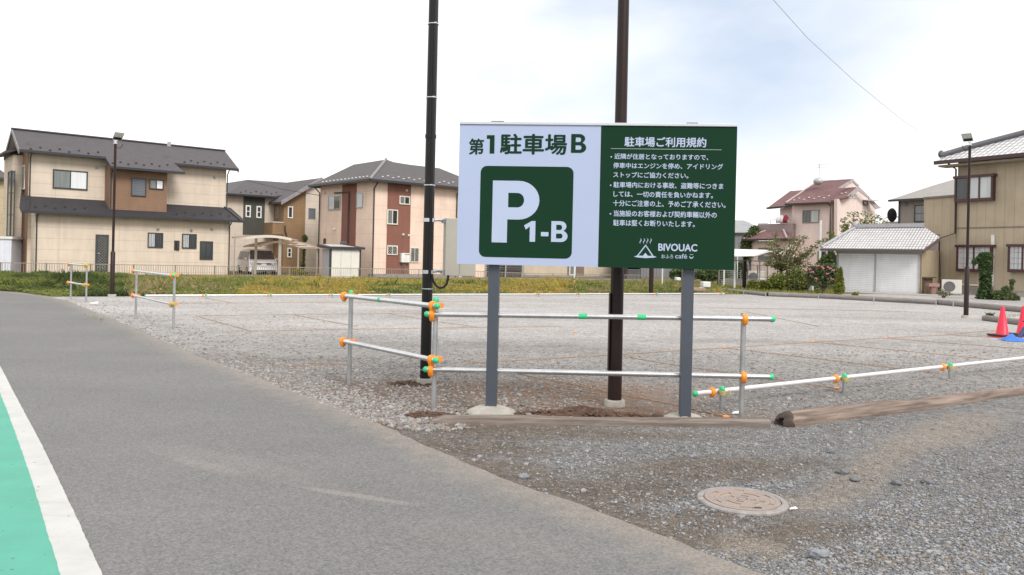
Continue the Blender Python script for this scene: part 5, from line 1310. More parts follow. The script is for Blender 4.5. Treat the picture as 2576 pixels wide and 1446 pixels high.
# ------------------------------------------------------------------ van and carports
vf = F(P(*z3(342, 1265), 51.5), 29)            # vf: front face of the van, s to the right
van = thing('parked_van', 'white minivan parked under the left carport, nose to the fence', 'van', vf.pt(.85, -.05, -2))
vw = vf.at(z3(624, 1265))[0]; zv0 = -.12; vh = 1.80
car_w = mat('white_car_paint', (.88, .88, .92), .18, 0, .03); car_gl = glass('car_glass', (.05, .06, .085), .06, .3)
def vanprof(inset):
    # (o, z): side silhouette from the nose backwards, nose at o = 0
    return [(-.02, .30), (.0, .48), (-.03, .86), (-.16, .98), (-.34, 1.06), (-1.02, 1.70 - inset), (-1.5, 1.78 - inset), (-3.4, 1.78 - inset), (-4.3, 1.70 - inset), (-4.55, 1.0), (-4.6, .3)]
pr = vanprof(0); nS = 9; vs = []; fs = []
for k in range(nS):
    u = k / (nS - 1); e = abs(2 * u - 1); rnd = 1 - .10 * e ** 6
    for (o_, z_) in pr:
        tum = .13 * max(0, (z_ - .95)) / .85                              # the sides lean in above the waist
        s_ = vw * (tum + (1 - 2 * tum) * u) if True else 0
        vs.append(vf.pt(s_, zv0 + z_ - .05 * e ** 5 * (z_ > 1.6), o_ - (.16 * e ** 4 if o_ > -.5 else 0)))
m_ = len(pr)
for k in range(nS - 1):
    for i in range(m_ - 1): fs.append((k * m_ + i, (k + 1) * m_ + i, (k + 1) * m_ + i + 1, k * m_ + i + 1))
fs += [tuple(range(m_)), tuple((nS - 1) * m_ + i for i in range(m_ - 1, -1, -1))]
b = MB(); b.add(vs, fs); body = sub(b.build('body', car_w, van, smooth=True), van)
def onfront(s_, z_, up=.012):
    """point just above the nose or windscreen at height z_"""
    for (o0, a0), (o1, a1) in zip(pr[:-1], pr[1:]):
        if a0 <= z_ <= a1 and o1 <= o0 + .001:
            o_ = o0 + (o1 - o0) * (z_ - a0) / (a1 - a0); e = abs(2 * s_ / vw - 1)
            return vf.pt(s_, zv0 + z_ + up * .6, o_ - .16 * e ** 4 + up)
    return vf.pt(s_, zv0 + z_, up)
def frontpatch(pts, m, name, par, up=.012):
    """a panel that follows the nose: quads between left and right edges"""
    b = MB(); v = []; n = 8
    for (z_, sa, sb2) in pts:
        for k in range(n + 1): v.append(onfront(sa + (sb2 - sa) * k / n, z_, up))
    f_ = [(j * (n + 1) + k, j * (n + 1) + k + 1, (j + 1) * (n + 1) + k + 1, (j + 1) * (n + 1) + k) for j in range(len(pts) - 1) for k in range(n)]
    b.add(v, f_); return b.build(name, m, par, smooth=True)
frontpatch([(1.09, .10, vw - .10), (1.3, .13, vw - .13), (1.5, .16, vw - .16), (1.66, .20, vw - .20)], car_gl, 'windscreen', van, .02)
frontpatch([(.70, .42, vw - .42), (.80, .40, vw - .40), (.85, .42, vw - .42)], dark_trim, 'grille', van)
frontpatch([(.75, .44, vw - .44), (.775, .44, vw - .44)], galv, 'chrome_bar', van, .02)
for a0, a1 in ((.05, .40), (vw - .40, vw - .05)):
    frontpatch([(.66, a0 + (.08 if a0 < 1 else 0), a1 - (.0 if a0 < 1 else .08)), (.78, a0, a1), (.88, a0 + (0 if a0 < 1 else .15), a1 - (.15 if a0 < 1 else 0))], glass('headlight_glass', (.50, .52, .56), .12, .3), 'headlight', van, .022)
frontpatch([(.32, .12, vw - .12), (.36, .10, vw - .10), (.40, .12, vw - .12)], dark_trim, 'air_intake', van, .018)
frontpatch([(.64, vw / 2 - .17, vw / 2 + .17), (.80, vw / 2 - .17, vw / 2 + .17)], mat('plate_white', (.7, .7, .68), .5), 'number_plate', van, .035)
vl = left_of(vf, 0)
b = MB()
for oa, ob in ((-1.75, -1.12), (-3.0, -1.85), (-4.2, -3.1)):
    za, zb_ = 1.04, 1.60
    q = []
    for o_, z_ in ((oa, za), (ob + (.28 if ob > -1.2 else 0), za), (ob - (.0), zb_), (oa, zb_)):
        tum = .13 * (z_ - .95) / .85; q.append(vf.pt(vw * tum - .012, zv0 + z_, o_))
    b.extr(q, vf.d * -.006)
b.build('side_windows', car_gl, van)
for o_ in (-.85, -3.75):
    for sgn in (0, 1):
        c_ = vf.pt(-.02 if not sgn else vw + .02, zv0 + .33, o_); ax = vf.d * (1 if sgn else -1)
        b = MB(); b.lathe(c_ - ax * .20, ax, [(0, .31), (.19, .33), (.215, .30), (.22, .22)], 20); w_ = sub(b.build('wheel', rub, van, smooth=True), van)
        b = MB(); b.lathe(c_ + ax * .012, ax, [(0, .21), (.012, .20), (.014, .05)], 16); b.build('rim', galv, w_, smooth=True)
for sgn in (0, 1):
    c_ = vf.pt(-.10 if not sgn else vw + .10, zv0 + 1.10, -.85); b = MB(); b.ball(c_, .10, .06, .09); b.build('side_mirror', car_w, van, smooth=True)
alu = mat('champagne_aluminium', (.45, .41, .35), .4, .4, .05); alu_w = mat('pale_carport_edge', (.62, .58, .52), .45, .1, .05)
cp_d = 50.4
cpf = F(P(*z3(640, 1260), cp_d), 10)
cpt = thing('carport', 'pale cantilever carport with curved roof above the white van', 'carport', cpf.pt(0, 0, 0))
def carport_roof(f, sa, sb, z_e, rise, oa, ob, m, n=12, t=.07):
    b = MB(); top = []
    for k in range(n + 1):
        u = k / n; s_ = sa + (sb - sa) * u; z_ = z_e + rise * math.sin(math.pi * min(1, u * .5 + .5 if False else u))
        top.append((s_, z_))
    vs = []; fs = []
    for o_ in (ob, oa):
        for s_, z_ in top: vs.append(f.pt(s_, z_, o_))
    for o_ in (ob, oa):
        for s_, z_ in top: vs.append(f.pt(s_, z_ - t, o_))
    m1 = n + 1
    for k in range(n): fs += [(k, k + 1, m1 + k + 1, m1 + k), (2 * m1 + k + 1, 2 * m1 + k, 3 * m1 + k, 3 * m1 + k + 1), (k + 1, k, 2 * m1 + k, 2 * m1 + k + 1), (m1 + k, m1 + k + 1, 3 * m1 + k + 1, 3 * m1 + k)]
    fs += [(0, m1, 3 * m1, 2 * m1), (m1 - 1, 3 * m1 - 1, 4 * m1 - 1, 2 * m1 - 1)]
    b.add(vs, fs); return b
sa_, ze = cpf.at(z3(165, 862), 0); sb_, _ = cpf.at(z3(765, 880), 0)
rs = cpf.at(z3(460, 842), 0)[1] - ze
def sheet_material(name, col, k):
    t = NT(name); m = t.fin(t.mix(t.ramp(t.noise(2, 3), .3, .7), col, tuple(c * .85 for c in col)), .3)
    tr = t.n.new('ShaderNodeBsdfTranslucent'); tr.inputs[0].default_value = (*[min(1, c * 2.2) for c in col], 1); mx_ = t.n.new('ShaderNodeMixShader'); mx_.inputs[0].default_value = k
    t.l.new(t.b.outputs[0], mx_.inputs[1]); t.l.new(tr.outputs[0], mx_.inputs[2]); t.l.new(mx_.outputs[0], t.n['Material Output'].inputs[0]); return m
rfm = sheet_material('brown_polycarbonate', (.38, .35, .32), .85)
carport_roof(cpf, sa_, sb_, ze - .03, rs * .9, -4.5, .0, rfm).build('roof', rfm, cpt, smooth=True)
carport_roof(cpf, sa_ + .9, sb_, ze - .02, rs, .0, .07, alu_w, 12, .16).build('front_beam', alu_w, cpt, smooth=True)
for px, wd, oo in ((190, .05, 0), (404, .12, -1.5), (645, .14, -.4)):
    s_ = cpf.at(z3(px, 1100), oo)[0]; b = MB(); b.fbox(cpf, s_ - wd / 1.6, s_ + wd / 1.6, -.05, ze + (rs * .75 if px > 200 else -.05), oo - .14, oo); b.build('post', alu, cpt)
cqf = F(P(*z3(1000, 1240), 52.5), 30)
cq = thing('carport', 'brown arched carport between the van and the white storage shed', 'carport', cqf.pt(0, 0, 0))
sa_, ze2 = cqf.at(z3(420, 948), 0); sb_, ze3 = cqf.at(z3(1045, 972), 0); rs2 = cqf.at(z3(720, 905), 0)[1] - ze3
carport_roof(cqf, sa_, sb_, ze3, rs2 + .02, -4.2, 0, rfm, 12, .09).build('roof', rfm, cq, smooth=True)
b = MB()
for k in range(7):
    s_ = sa_ + (sb_ - sa_) * (k + .5) / 7; zz = ze3 + (rs2) * math.sin(math.pi * (k + .5) / 7) - .12; bar(b, cqf.pt(s_, zz, -4.1), cqf.pt(s_, zz, -.05), .05, .05)
b.build('rafters', alu, cq)
for px in (830, 1018):
    s_ = cqf.at(z3(px, 1100), -.3)[0]; b = MB(); b.fbox(cqf, s_ - .05, s_ + .05, -.05, ze3 + .03, -.4, -.3); b.build('post', alu, cq)
# white storage shed with dark roof
sf_ = F(P(*z3(1142, 1275), 48.2), 24)
sd_ = thing('storage_shed', 'large white panelled storage shed with dark flat roof before the pink house', 'shed', sf_.pt(1, 0, -1))
ss = sf_.at(z3(1447, 1100))[0]; sz = sf_.at(z3(1300, 990))[1]
b = MB(); b.fbox(sf_, 0, ss, -.05, sz, -2.6, 0); b.build('wall', mat('shed_side_lilac', (.50, .51, .58), .5, 0, .04), sd_)
b = MB(); b.fbox(sf_, .10, ss - .04, .02, sz - .05, .002, .03); b.build('door_panel', mat('shed_door_white', (.66, .65, .60), .45, 0, .04), sd_)
b = MB()
for u in (.36, .69): b.fbox(sf_, ss * u - .012, ss * u + .012, .02, sz - .05, .031, .036)
b.build('door_seam', mat('seam_grey', (.42, .42, .40), .5), sd_)
for ua, ub in ((-.05, .09), (ss - .05, ss + .05)): b = MB(); b.fbox(sf_, ua, ub, -.05, sz, .002, .05); b.build('corner_trim', dark_trim, sd_)
b = MB(); b.hexa([sf_.pt(-.3, sz + .002, .2), sf_.pt(ss + .25, sz + .002, .2), sf_.pt(ss + .1, sz + .12, -2.7), sf_.pt(-.3, sz + .12, -2.7), sf_.pt(-.3, sz + .14, .2), sf_.pt(ss + .25, sz + .14, .2), sf_.pt(ss + .1, sz + .28, -2.7), sf_.pt(-.3, sz + .28, -2.7)]); b.build('roof', dark_trim, sd_)
b = MB(); b.hexa([sf_.pt(.0, sz + .15, -.05), sf_.pt(ss - .35, sz + .15, -.05), sf_.pt(ss - .6, sz + .29, -2.6), sf_.pt(.0, sz + .29, -2.6), sf_.pt(.0, sz + .165, -.05), sf_.pt(ss - .35, sz + .165, -.05), sf_.pt(ss - .6, sz + .305, -2.6), sf_.pt(.0, sz + .305, -2.6)]); b.build('roof_sheet', mat('pale_roof_sheet', (.55, .54, .55), .4), sd_)

# ------------------------------------------------------------------ what shows under the sign
f4 = F(P(1316, 692, 62), 28)
h4 = thing('house', 'cream house with brown stripes, seen only below the sign board', 'house', f4.pt(1, 0, -3))
cream4 = siding('cream_wall_below_sign', (.50, .425, .33), 28, 0, .9, .03, .85)
sa_, sb_ = f4.at(c1(505, 200))[0], f4.at((1536, 680))[0]
b = MB(); b.fbox(f4, 0, sb_, -.05, 5.4, -7, 0); b.build('wall', cream4, h4)
b = MB(); b.slab([f4.pt(-.6, 5.4, .6), f4.pt(sb_ + .6, 5.4, .6), f4.pt(sb_ - 2.5, 6.9, -3.5), f4.pt(2.5, 6.9, -3.5)], .12); b.slab([f4.pt(-.6, 5.4, .6), f4.pt(2.5, 6.9, -3.5), f4.pt(-.6, 5.4, -7.6)], .12); b.slab([f4.pt(sb_ + .6, 5.4, .6), f4.pt(sb_ + .6, 5.4, -7.6), f4.pt(sb_ - 2.5, 6.9, -3.5)], .12); b.build('roof', roof2, h4)
s0_, s1_ = f4.at(c1(2100, 200))[0], f4.at(c1(2385, 200))[0]
b = MB(); b.fbox(f4, s0_, s1_, -.03, 5.3, .002, .03); b.build('brown_stripe', siding('brown_stripe_wall', (.20, .145, .115), 28, 0, .2, .02, .85), h4)
win(h4, f4, (c1(2135, 100)[0], 655), c1(2235, 265), white_f, [gl_mid], .03, .08)
b = MB(); b.fbox(f4, 0, sb_, -.04, .14, .002, .05); b.build('foundation', concrete_dk, h4)
f4b = F(P(*c1(295, 280), 56), 41.5)
h4b = thing('house_annex', 'low pink and red annex right of the beige cabinet, below the sign', 'house', f4b.pt(.5, 0, -1))
sx_ = f4b.at(c1(680, 200))[0]; zx = f4b.at(c1(500, 60), 0)[1]
b = MB(); b.fbox(f4b, -.9, sx_, -.05, 2.6, -2.5, 0); b.build('wall', pink3, h4b)
b = MB(); b.fbox(f4b, -1.1, sx_ + .3, 2.602, 2.72, -2.7, .3); b.build('roof', roof2, h4b)
b = MB(); b.fbox(f4b, 0, f4b.at(c1(500, 200))[0], -.03, 2.55, .002, .03); b.build('red_stripe', red3, h4b)
f4c = F(P(*c1(1000, 300), 60), 20)
dk = thing('log_store', 'dark open lean-to stacked with dark planks behind the left sign post', 'lean-to', f4c.pt(.5, 0, -1))
b = MB(); s0_, s1_ = f4c.at(c1(690, 200))[0], f4c.at(c1(1340, 200))[0]
for k in range(8): b.fbox(f4c, s0_ + .1, s1_ - .1, .02 + .17 * k, .14 + .17 * k, -1.4, -.15 - .05 * (k % 3))
b.build('planks', mat('dark_planks', (.05, .05, .052), .8, 0, .3, 5), dk)
b = MB(); b.fbox(f4c, s0_ - .1, s1_ + .1, 1.5, 1.58, -1.5, .1); b.build('roof', dark_trim, dk)
for u in (s0_, s1_ - .1, s0_ + (s1_ - s0_) * .52): 
    b = MB(); b.fbox(f4c, u, u + .1, -.03, 1.499, -.1, 0); b.build('post', galv_dull, dk)
# grey corrugated warehouse behind the sign, curved roof showing to its right
fw_ = F(P(*c2(900, 310), 72), 4)
wh_ = thing('warehouse', 'grey corrugated warehouse with shallow curved roof far behind the sign', 'warehouse', fw_.pt(4, 0, -5))
s0_, s1_ = fw_.at(c2(835, 200))[0], fw_.at(z7(400, 750))[0]
zwe = fw_.at(c3(560, 290), 0)[1]; zwt = fw_.at(c3(520, 140), -6)[1]
cor = siding('corrugated_grey_metal', (.20, .205, .22), 4, .3, 0, .08, .8, rough=.5)
b = MB(); b.fbox(fw_, s0_, s1_, -.05, zwe, -12, 0); b.build('wall', cor, wh_)
b = MB(); n = 10; vs = []
for k in range(n + 1):
    u = k / n; vs.append((u, zwe + (zwt - zwe + .3) * math.sin(math.pi * u)))
for k in range(n):
    (u0, za), (u1, zb_) = vs[k], vs[k + 1]
    q = [fw_.pt(s0_ - .3, za, .3 - 12.6 * u0), fw_.pt(s1_ + .3, za, .3 - 12.6 * u0), fw_.pt(s1_ + .3, zb_, .3 - 12.6 * u1), fw_.pt(s0_ - .3, zb_, .3 - 12.6 * u1)]
    b.slab(q, .1)
b.build('roof', mat('grey_sheet_roof', (.27, .28, .29), .5, .1, .1, .8), wh_)
f4d = F(P(*c2(620, 310), 62), 8)
dg = thing('garage', 'dark mouthed open garage with a grey gate, right of the brown pole below the sign', 'garage', f4d.pt(.5, 0, -1))
s1_ = f4d.at(c2(830, 200))[0]
b = MB(); b.fbox(f4d, -.15, s1_ + .1, 2.0, 2.2, -4, .1); b.build('roof', white_metal, dg)
b = MB(); b.fbox(f4d, -.1, 0, -.05, 1.99, -4, 0); b.fbox(f4d, s1_, s1_ + .08, -.05, 1.99, -4, 0); b.fbox(f4d, 0, s1_, -.05, 1.99, -4, -3.9); b.build('wall', mat('dark_garage_wall', (.04, .042, .048), .7), dg)
b = MB()
for k in range(14): u = s1_ * (k + .5) / 14; b.fbox(f4d, u - .02, u + .02, .0, .75, .02, .05)
b.fbox(f4d, 0, s1_, .70, .76, .055, .08); b.build('gate', mat('grey_gate', (.16, .165, .17), .5, .2), dg)

# ------------------------------------------------------------------ red roofed house
A5 = -52.0
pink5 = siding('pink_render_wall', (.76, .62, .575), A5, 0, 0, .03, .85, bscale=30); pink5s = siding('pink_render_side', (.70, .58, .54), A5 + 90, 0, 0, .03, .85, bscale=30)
red_roof = tiles('red_brown_shingle', (.165, .085, .088), A5, .13, 0, .75, .18, .80)
f5 = F(P(*z7(1150, 900), 60), A5); f5r = F(f5.pt(0, 0), A5 + 90)
h5 = thing('house', 'pink house with red shingle roof, balcony and twin gables', 'house', f5.pt(-2, 0, -2))
wallpoly(h5, f5, [('g', z7(745, 1180)[0]), ('g', z7(1152, 1180)[0]), z7(1152, 425), z7(745, 460)], pink5, 'wall', 5)
pl5 = slope_plane(f5, f5.pt(*f5.at(z7(900, 448), .6), .6), .52)
r5_, _o = roofpoly(h5, pl5, [z7(678, 456), z7(1132, 436), z7(1226, 368), z7(1290, 290), z7(1375, 203), z7(1010, 225)], red_roof)
s0_ = f5.at(z7(678, 456), .6); s1_ = f5.at(z7(1132, 436), .6)
gutter(h5, [f5.pt(s0_[0], s0_[1] - .03, .68), f5.pt(s1_[0], s1_[1] - .03, .68)], dark_trim, .12, .13)
guard_rows(r5_, pl5, z7(740, 423), z7(1150, 393), 8, gl_, 4, .02, .07)
b = MB(); b.tube([pl5.hit(z7(680, 446)) + Vector((0, 0, .04)), pl5.hit(z7(1010, 225)) + Vector((0, 0, .04))], .07, 6); bar(b, pl5.hit(z7(1010, 222)), pl5.hit(z7(1375, 200)), .2, .08); b.build('ridge_cap', mat('pale_pink_ridge', (.42, .33, .32), .7), r5_)
# right hand gable wall and its roof
fgb = F(P(*z7(1215, 600), 59.2), A5 + 90)
b_ = MB()
wallpoly(h5, f5r, [('g', z7(1150, 1180)[0]), ('g', z7(1240, 1180)[0]), z7(1240, 410), z7(1150, 430)], pink5s, 'wall', .3)
wallpoly(h5, fgb, [('g', z7(1212, 1180)[0]), ('g', z7(1608, 1180)[0]), z7(1608, 470), z7(1430, 300), z7(1318, 395), z7(1212, 405)], pink5s, 'wall', .25)
plg = slope_plane(F(fgb.pt(0, 0), A5), fgb.pt(*fgb.at(z7(1320, 380), .5), .5), .52)
r5b, o5b = roofpoly(h5, plg, [z7(1142, 418), z7(1322, 382), z7(1432, 278), z7(1226, 291)], red_roof)
guard_rows(r5b, plg, z7(1235, 352), z7(1320, 352), 2, gl_, 2, .02, .07)
bd = mat('pale_lilac_board', (.36, .315, .33), .6)
def facepoly(root, f, pts, m, name, o, t=.06):
    b = MB(); b.extr([f.pt(*f.at(p, o), o) for p in pts], -f.n * t); return b.build(name, m, root)
facepoly(h5, fgb, [z7(1320, 372), z7(1432, 270), z7(1550, 385), z7(1540, 400), z7(1432, 318), z7(1330, 400)], bd, 'bargeboard', .5)
facepoly(h5, fgb, [z7(1540, 382), z7(1668, 498), z7(1612, 508), z7(1535, 425)], bd, 'bargeboard', .51)
facepoly(h5, fgb, [z7(1226, 288), z7(1375, 198), z7(1440, 262), z7(1430, 276), z7(1375, 226), z7(1276, 290)], bd, 'bargeboard', .1)
facepoly(h5, fgb, [z7(1290, 288), z7(1375, 228), z7(1428, 276)], pink5s, 'gable_wall', .05)
facepoly(h5, fgb, [z7(1372, 392), z7(1376, 345), z7(1415, 340), z7(1418, 398)], white_metal, 'gable_vent', .04)
b = MB(); q = [fgb.pt(*fgb.at(p, .0), .0) for p in (z7(1472, 410), z7(1545, 410))]; b.slab([q[0], q[1], q[1] + fgb.n * .8 - Vector((0, 0, .1)), q[0] + fgb.n * .8 - Vector((0, 0, .1))][::-1], .06); b.build('window_hood', bd, h5)
win(h5, fgb, z7(1474, 420), z7(1522, 470), dark_trim, [gl_dark], .0, .05); win(h5, fgb, z7(1500, 560), z7(1530, 600), white_f, [gl_mid], 0, .05)
win(h5, f5, z7(856, 520), z7(1024, 648), mat('taupe_frame', (.24, .21, .19), .5), [gl_mid, gl_curt], 0, .06)
win(h5, f5, z7(1010, 940), z7(1095, 1020), mat('taupe_frame', (.24,) * 3), [gl_mid, gl_dark], 0, .06)
pipe(h5, [f5.pt(*f5.at(z7(1108, 440), .5), .5), f5.pt(*f5.at(z7(1142, 475), .1), .1), f5.pt(f5.at(z7(1142, 475), .1)[0], 0, .1)], dark_trim, .045)
# left wing, balcony and lower roof
plw = slope_plane(f5, f5.pt(*f5.at(z7(620, 482), -.6), -.6), .52)
roofpoly(h5, plw, [z7(488, 494), z7(760, 470), z7(895, 308), z7(725, 320)], red_roof)
s0_ = f5.at(z7(488, 494), -.6); s1_ = f5.at(z7(745, 474), -.6); gutter(h5, [f5.pt(s0_[0], s0_[1] - .03, -.52), f5.pt(s1_[0], s1_[1] - .03, -.52)], dark_trim, .12, .12)
wallpoly(h5, f5, [('g', z7(620, 1180)[0]), ('g', z7(760, 1180)[0]), z7(760, 482), z7(620, 500)], pink5s, 'wall', 4, -1.3)
so_, zo_ = f5.at(z7(390, 662), .5); s1_, z1b = f5.at(z7(745, 655), .5); zlo = f5.at(z7(600, 800), .5)[1]
b = MB(); b.hexa([f5.pt(so_, zlo, .5), f5.pt(s1_, zlo, .5), f5.pt(s1_, zlo, -1.2), f5.pt(so_, zlo, -1.2), f5.pt(so_, zo_, .5), f5.pt(s1_, z1b, .5), f5.pt(s1_, z1b, -1.2), f5.pt(so_, zo_, -1.2)]); bal = sub(b.build('balcony', mat('mauve_balcony', (.285, .225, .225), .7, 0, .1), h5), h5)
b = MB(); zr = .32
b.tube([f5.pt(so_, zo_ + .05, .45), f5.pt(so_ + .9, zo_ + .05, .45)], .03, 6); b.tube([f5.pt(s1_ - 2.1, z1b + zr, .42), f5.pt(s1_, z1b + zr, .42)], .03, 6)
for u in (.0, 1.0, 2.0): b.tube([f5.pt(s1_ - u, z1b, .42), f5.pt(s1_ - u, z1b + zr, .42)], .02, 6)
b.build('balcony_rail', mat('pink_beige_rail', (.5, .42, .38), .5), bal)
for (xa, xb, m, lab) in ((600, 668, mat('white_cloth', (.70, .68, .72), .8, 0, .3, 6), 'white patterned futon airing on the balcony of the red roofed house'), (668, 710, mat('dark_red_cloth', (.22, .02, .035), .8), 'dark red cloth airing on the balcony of the red roofed house')):
    sa_, za_ = f5.at(z7(xa, 572), .40); sb_, zb_ = f5.at(z7(xb, 648), .40); b = MB(); n = 6; vs = []
    for k in range(n + 1):
        u = k / n
        for v in (0, .35, .7, 1): vs.append(f5.pt(sa_ + (sb_ - sa_) * u, za_ + (zb_ - za_) * v - .22 * (1 - v) * (abs(2 * u - 1) ** 2), .44 + .16 * math.sin(v * 2.4) + .03 * math.sin(u * 9)))
    b.add(vs, [(k * 4 + i, (k + 1) * 4 + i, (k + 1) * 4 + i + 1, k * 4 + i + 1) for k in range(n) for i in range(3)])
    o_ = b.build('bedding', m, None, smooth=True, origin=f5.pt(sa_, zb_, .4), label=lab, category='bedding', group='bedding airing on the balcony')
    md = o_.modifiers.new('thick', 'SOLIDIFY'); md.thickness = .08; md.offset = -1
plv = slope_plane(f5, f5.pt(*f5.at(z7(520, 818), 2.0), 2.0), .50)
r5c, o5c = roofpoly(h5, plv, [z7(240, 820), z7(690, 812), z7(655, 728), z7(472, 735)], red_roof)
hipR = [o5c[1], plv.hit(z7(655, 728)), f5.pt(f5.at(z7(800, 812), .4)[0], o5c[1].z, .4)]
b = MB(); b.slab([hipR[0], hipR[2], hipR[1]], .1); b.build('lower_roof', red_roof, h5)
b = MB(); b.tube([hipR[0] + Vector((0, 0, .05)), hipR[1] + Vector((0, 0, .05))], .09, 6); b.tube([o5c[0] + Vector((0, 0, .05)), o5c[3] + Vector((0, 0, .05))], .07, 6); b.build('hip_cap', mat('pale_pink_ridge', (.4,) * 3), r5c)
gutter(h5, [o5c[0] - Vector((0, 0, .05)), o5c[1] - Vector((0, 0, .05)), hipR[2] - Vector((0, 0, .05))], dark_trim, .13, .14)
wallpoly(h5, f5, [('g', z7(318, 1180)[0]), ('g', z7(690, 1180)[0]), z7(690, 832), z7(318, 838)], pink5, 'wall', 3, 1.4)
win(h5, f5, z7(398, 905), z7(540, 1040), mat('taupe_frame', (.24,) * 3), [gl_mid, gl_mid], 1.4, .06)
pipe(h5, [f5.pt(*f5.at(z7(283, 832), 1.95), 1.95), f5.pt(*f5.at(z7(318, 870), 1.48), 1.48), f5.pt(f5.at(z7(318, 870), 1.48)[0], 0, 1.48)], dark_trim, .045)
# aerial mast and dish on its ridge
ant = P(*z7(1022, 222), 63); top = P(*z7(1030, 40), 63)
b = MB(); b.tube([ant - Vector((0, 0, .3)), (ant.x, ant.y, top.z)], .028, 6); b.ball(ant + Vector((-.1, -.1, .0)), .38, .38, .30, nu=14, nv=8)
for k, L in enumerate((.5, .4, .3)): bar(b, Vector((ant.x - .1, ant.y, top.z - .05 - .12 * k)), Vector((ant.x + L + .3, ant.y, top.z - .05 - .12 * k)), .035, .035)
b.build('roof_aerial', mat('aerial_grey', (.42, .42, .43), .5, .3), h5, smooth=True)

# ------------------------------------------------------------------ tan house at the right edge
A7 = math.degrees(math.atan2(-.862, .506))
tan7 = siding('tan_board_wall', (.43, .36, .265), A7, .50, 0, .035, .80, s0=.1); tan7g = siding('tan_garage_side', (.34, .27, .18), A7, .45, 0, .03, .8)
ptile = tiles('silver_pantile', (.62, .62, .64), A7, .20, .29, .3, .14, .22, spec=.8)
f7 = F(P(2402, 735, 45), A7)
h7 = thing('house', 'tall tan board house with silver pantiled roof at the right edge', 'house', f7.pt(2, 0, -2))
sE = f7.at((2650, 700))[0]
zW = f7.at(z8(760, 335))[1]
b = MB(); b.fbox(f7, 0, sE + 3, .30, zW + .3, -8, 0); b.build('wall', tan7, h7)
b = MB(); b.fbox(f7, -.02, sE + 3, -.05, .299, -8, -.03); b.build('foundation', concrete, h7)
b = MB(); s_, z_ = f7.at(z8(900, 850)); b.fbox(f7, 0, sE + 3, z_ - .04, z_ + .04, .002, .02); b.build('wall_joint', mat('tan_trim', (.20, .17, .13), .6), h7)
e7 = f7.at(z8(580, 300), .9); zE7 = e7[1]
pl7 = slope_plane(f7, f7.pt(0, zE7, .9), .50)
pe0, pe1 = f7.pt(e7[0], zE7, .9), f7.pt(sE + 3, zE7, .9)
r7, o7 = roofpoly(h7, pl7, [pe0, pe1, f7.pt(sE + 3, zE7 + .5 * 5.2, -4.3), pl7.hit(z8(1314, 82)), pl7.hit(z8(900, 188)), pl7.hit(z8(640, 262))], ptile, 'roof', .16)
b = MB(); b.tube([pl7.hit(z8(625, 268)) + Vector((0, 0, .10)), pl7.hit(z8(900, 190)) + Vector((0, 0, .12)), pl7.hit(z8(1330, 78)) + Vector((0, 0, .12))], .17, 8); b.ball(pl7.hit(z8(628, 262)) + Vector((0, 0, .15)), .16, .16, .22)
b.build('ridge_tiles', mat('grey_ridge_tile', (.10, .10, .115), .4, 0, .15), r7, smooth=True)
gutter(h7, [f7.pt(e7[0], zE7 - .10, .97), f7.pt(sE + 3, zE7 - .10, .97)], mat('brown_gutter', (.055, .030, .030), .4), .16, .2)
b = MB(); b.fbox(f7, e7[0] + .15, sE + 3, zE7 - .34, zE7 - .24, .02, .85); b.build('soffit', mat('tan_soffit', (.27, .235, .18), .7), h7)
bf = mat('maroon_window_frame', (.070, .028, .030), .4, 0, .1)
def bay(a, c, panes, hood=True, hb=0):
    s0_, zt_ = f7.at(a, .30); s1_, zb_ = f7.at(c, .30)
    b = MB(); b.fbox(f7, s0_, s1_, zb_, zb_ + .16, 0, .30); b.fbox(f7, s0_, s0_ + .1, zb_ + .161, zt_ - .14, 0, .30); b.fbox(f7, s1_ - .1, s1_, zb_ + .161, zt_ - .14, 0, .30); b.fbox(f7, s0_ - .05, s1_ + .08, zt_ - .139, zt_, 0, .38)
    n = len(panes); w = (s1_ - s0_ - .2) / n
    for k in range(1, n): b.fbox(f7, s0_ + .1 + w * k - .04, s0_ + .1 + w * k + .04, zb_ + .161, zt_ - .14, .2, .29)
    bw = sub(b.build('bay_window', bf, h7), h7)
    for k, pm in enumerate(panes):
        m = MB(); m.fbox(f7, s0_ + .101 + w * k, s0_ + .099 + w * (k + 1), zb_ + .162, zt_ - .141, .22, .25); m.build('pane', pm, bw)
        if hb:
            m = MB()
            for i in range(1, 4): z_ = zb_ + .16 + (zt_ - zb_ - .3) * i / 4; m.fbox(f7, s0_ + .1 + w * k + .05, s0_ + .1 + w * (k + 1) - .05, z_ - .012, z_ + .012, .252, .262)
            for i in range(1, 3): u = s0_ + .1 + w * (k + i / 3); m.fbox(f7, u - .012, u + .012, zb_ + .17, zt_ - .15, .263, .272)
            m.build('glazing_bars', mat('pale_bars', (.35, .30, .32), .5), bw)
bay(z8(740, 425), z8(1052, 622), [gl_dark, gl_curt, gl_curt])
bay(z8(755, 990), z8(1042, 1218), [gl_curt, gl_curt], True, 1)
bay(z8(1180, 985), z8(1420, 1222), [gl_curt, gl_curt], True, 1)
pipe(h7, [f7.pt(*f7.at(z8(690, 320), .8), .8), f7.pt(*f7.at(z8(752, 365), .10), .10), f7.pt(*f7.at(z8(745, 895), .10), .10), f7.pt(*f7.at(z8(615, 938), .10), .10), f7.pt(f7.at(z8(615, 938), .10)[0], 0, .10)], mat('brown_gutter', (.05,) * 3), .05)
s_, z_ = f7.at(z8(1062, 908), .1); zb_ = f7.at(z8(1060, 1335), .1)[1]
b = MB(); b.fbox(f7, s_ - .13, s_ + .03, zb_, z_, .02, .10); s2 = f7.at(z8(780, 1325), .1)[0]; b.fbox(f7, s2, s_ - .131, zb_, zb_ + .09, .02, .09); b.build('pipe_cover', mat('pipe_cover_white', (.72, .70, .70), .4), h7)
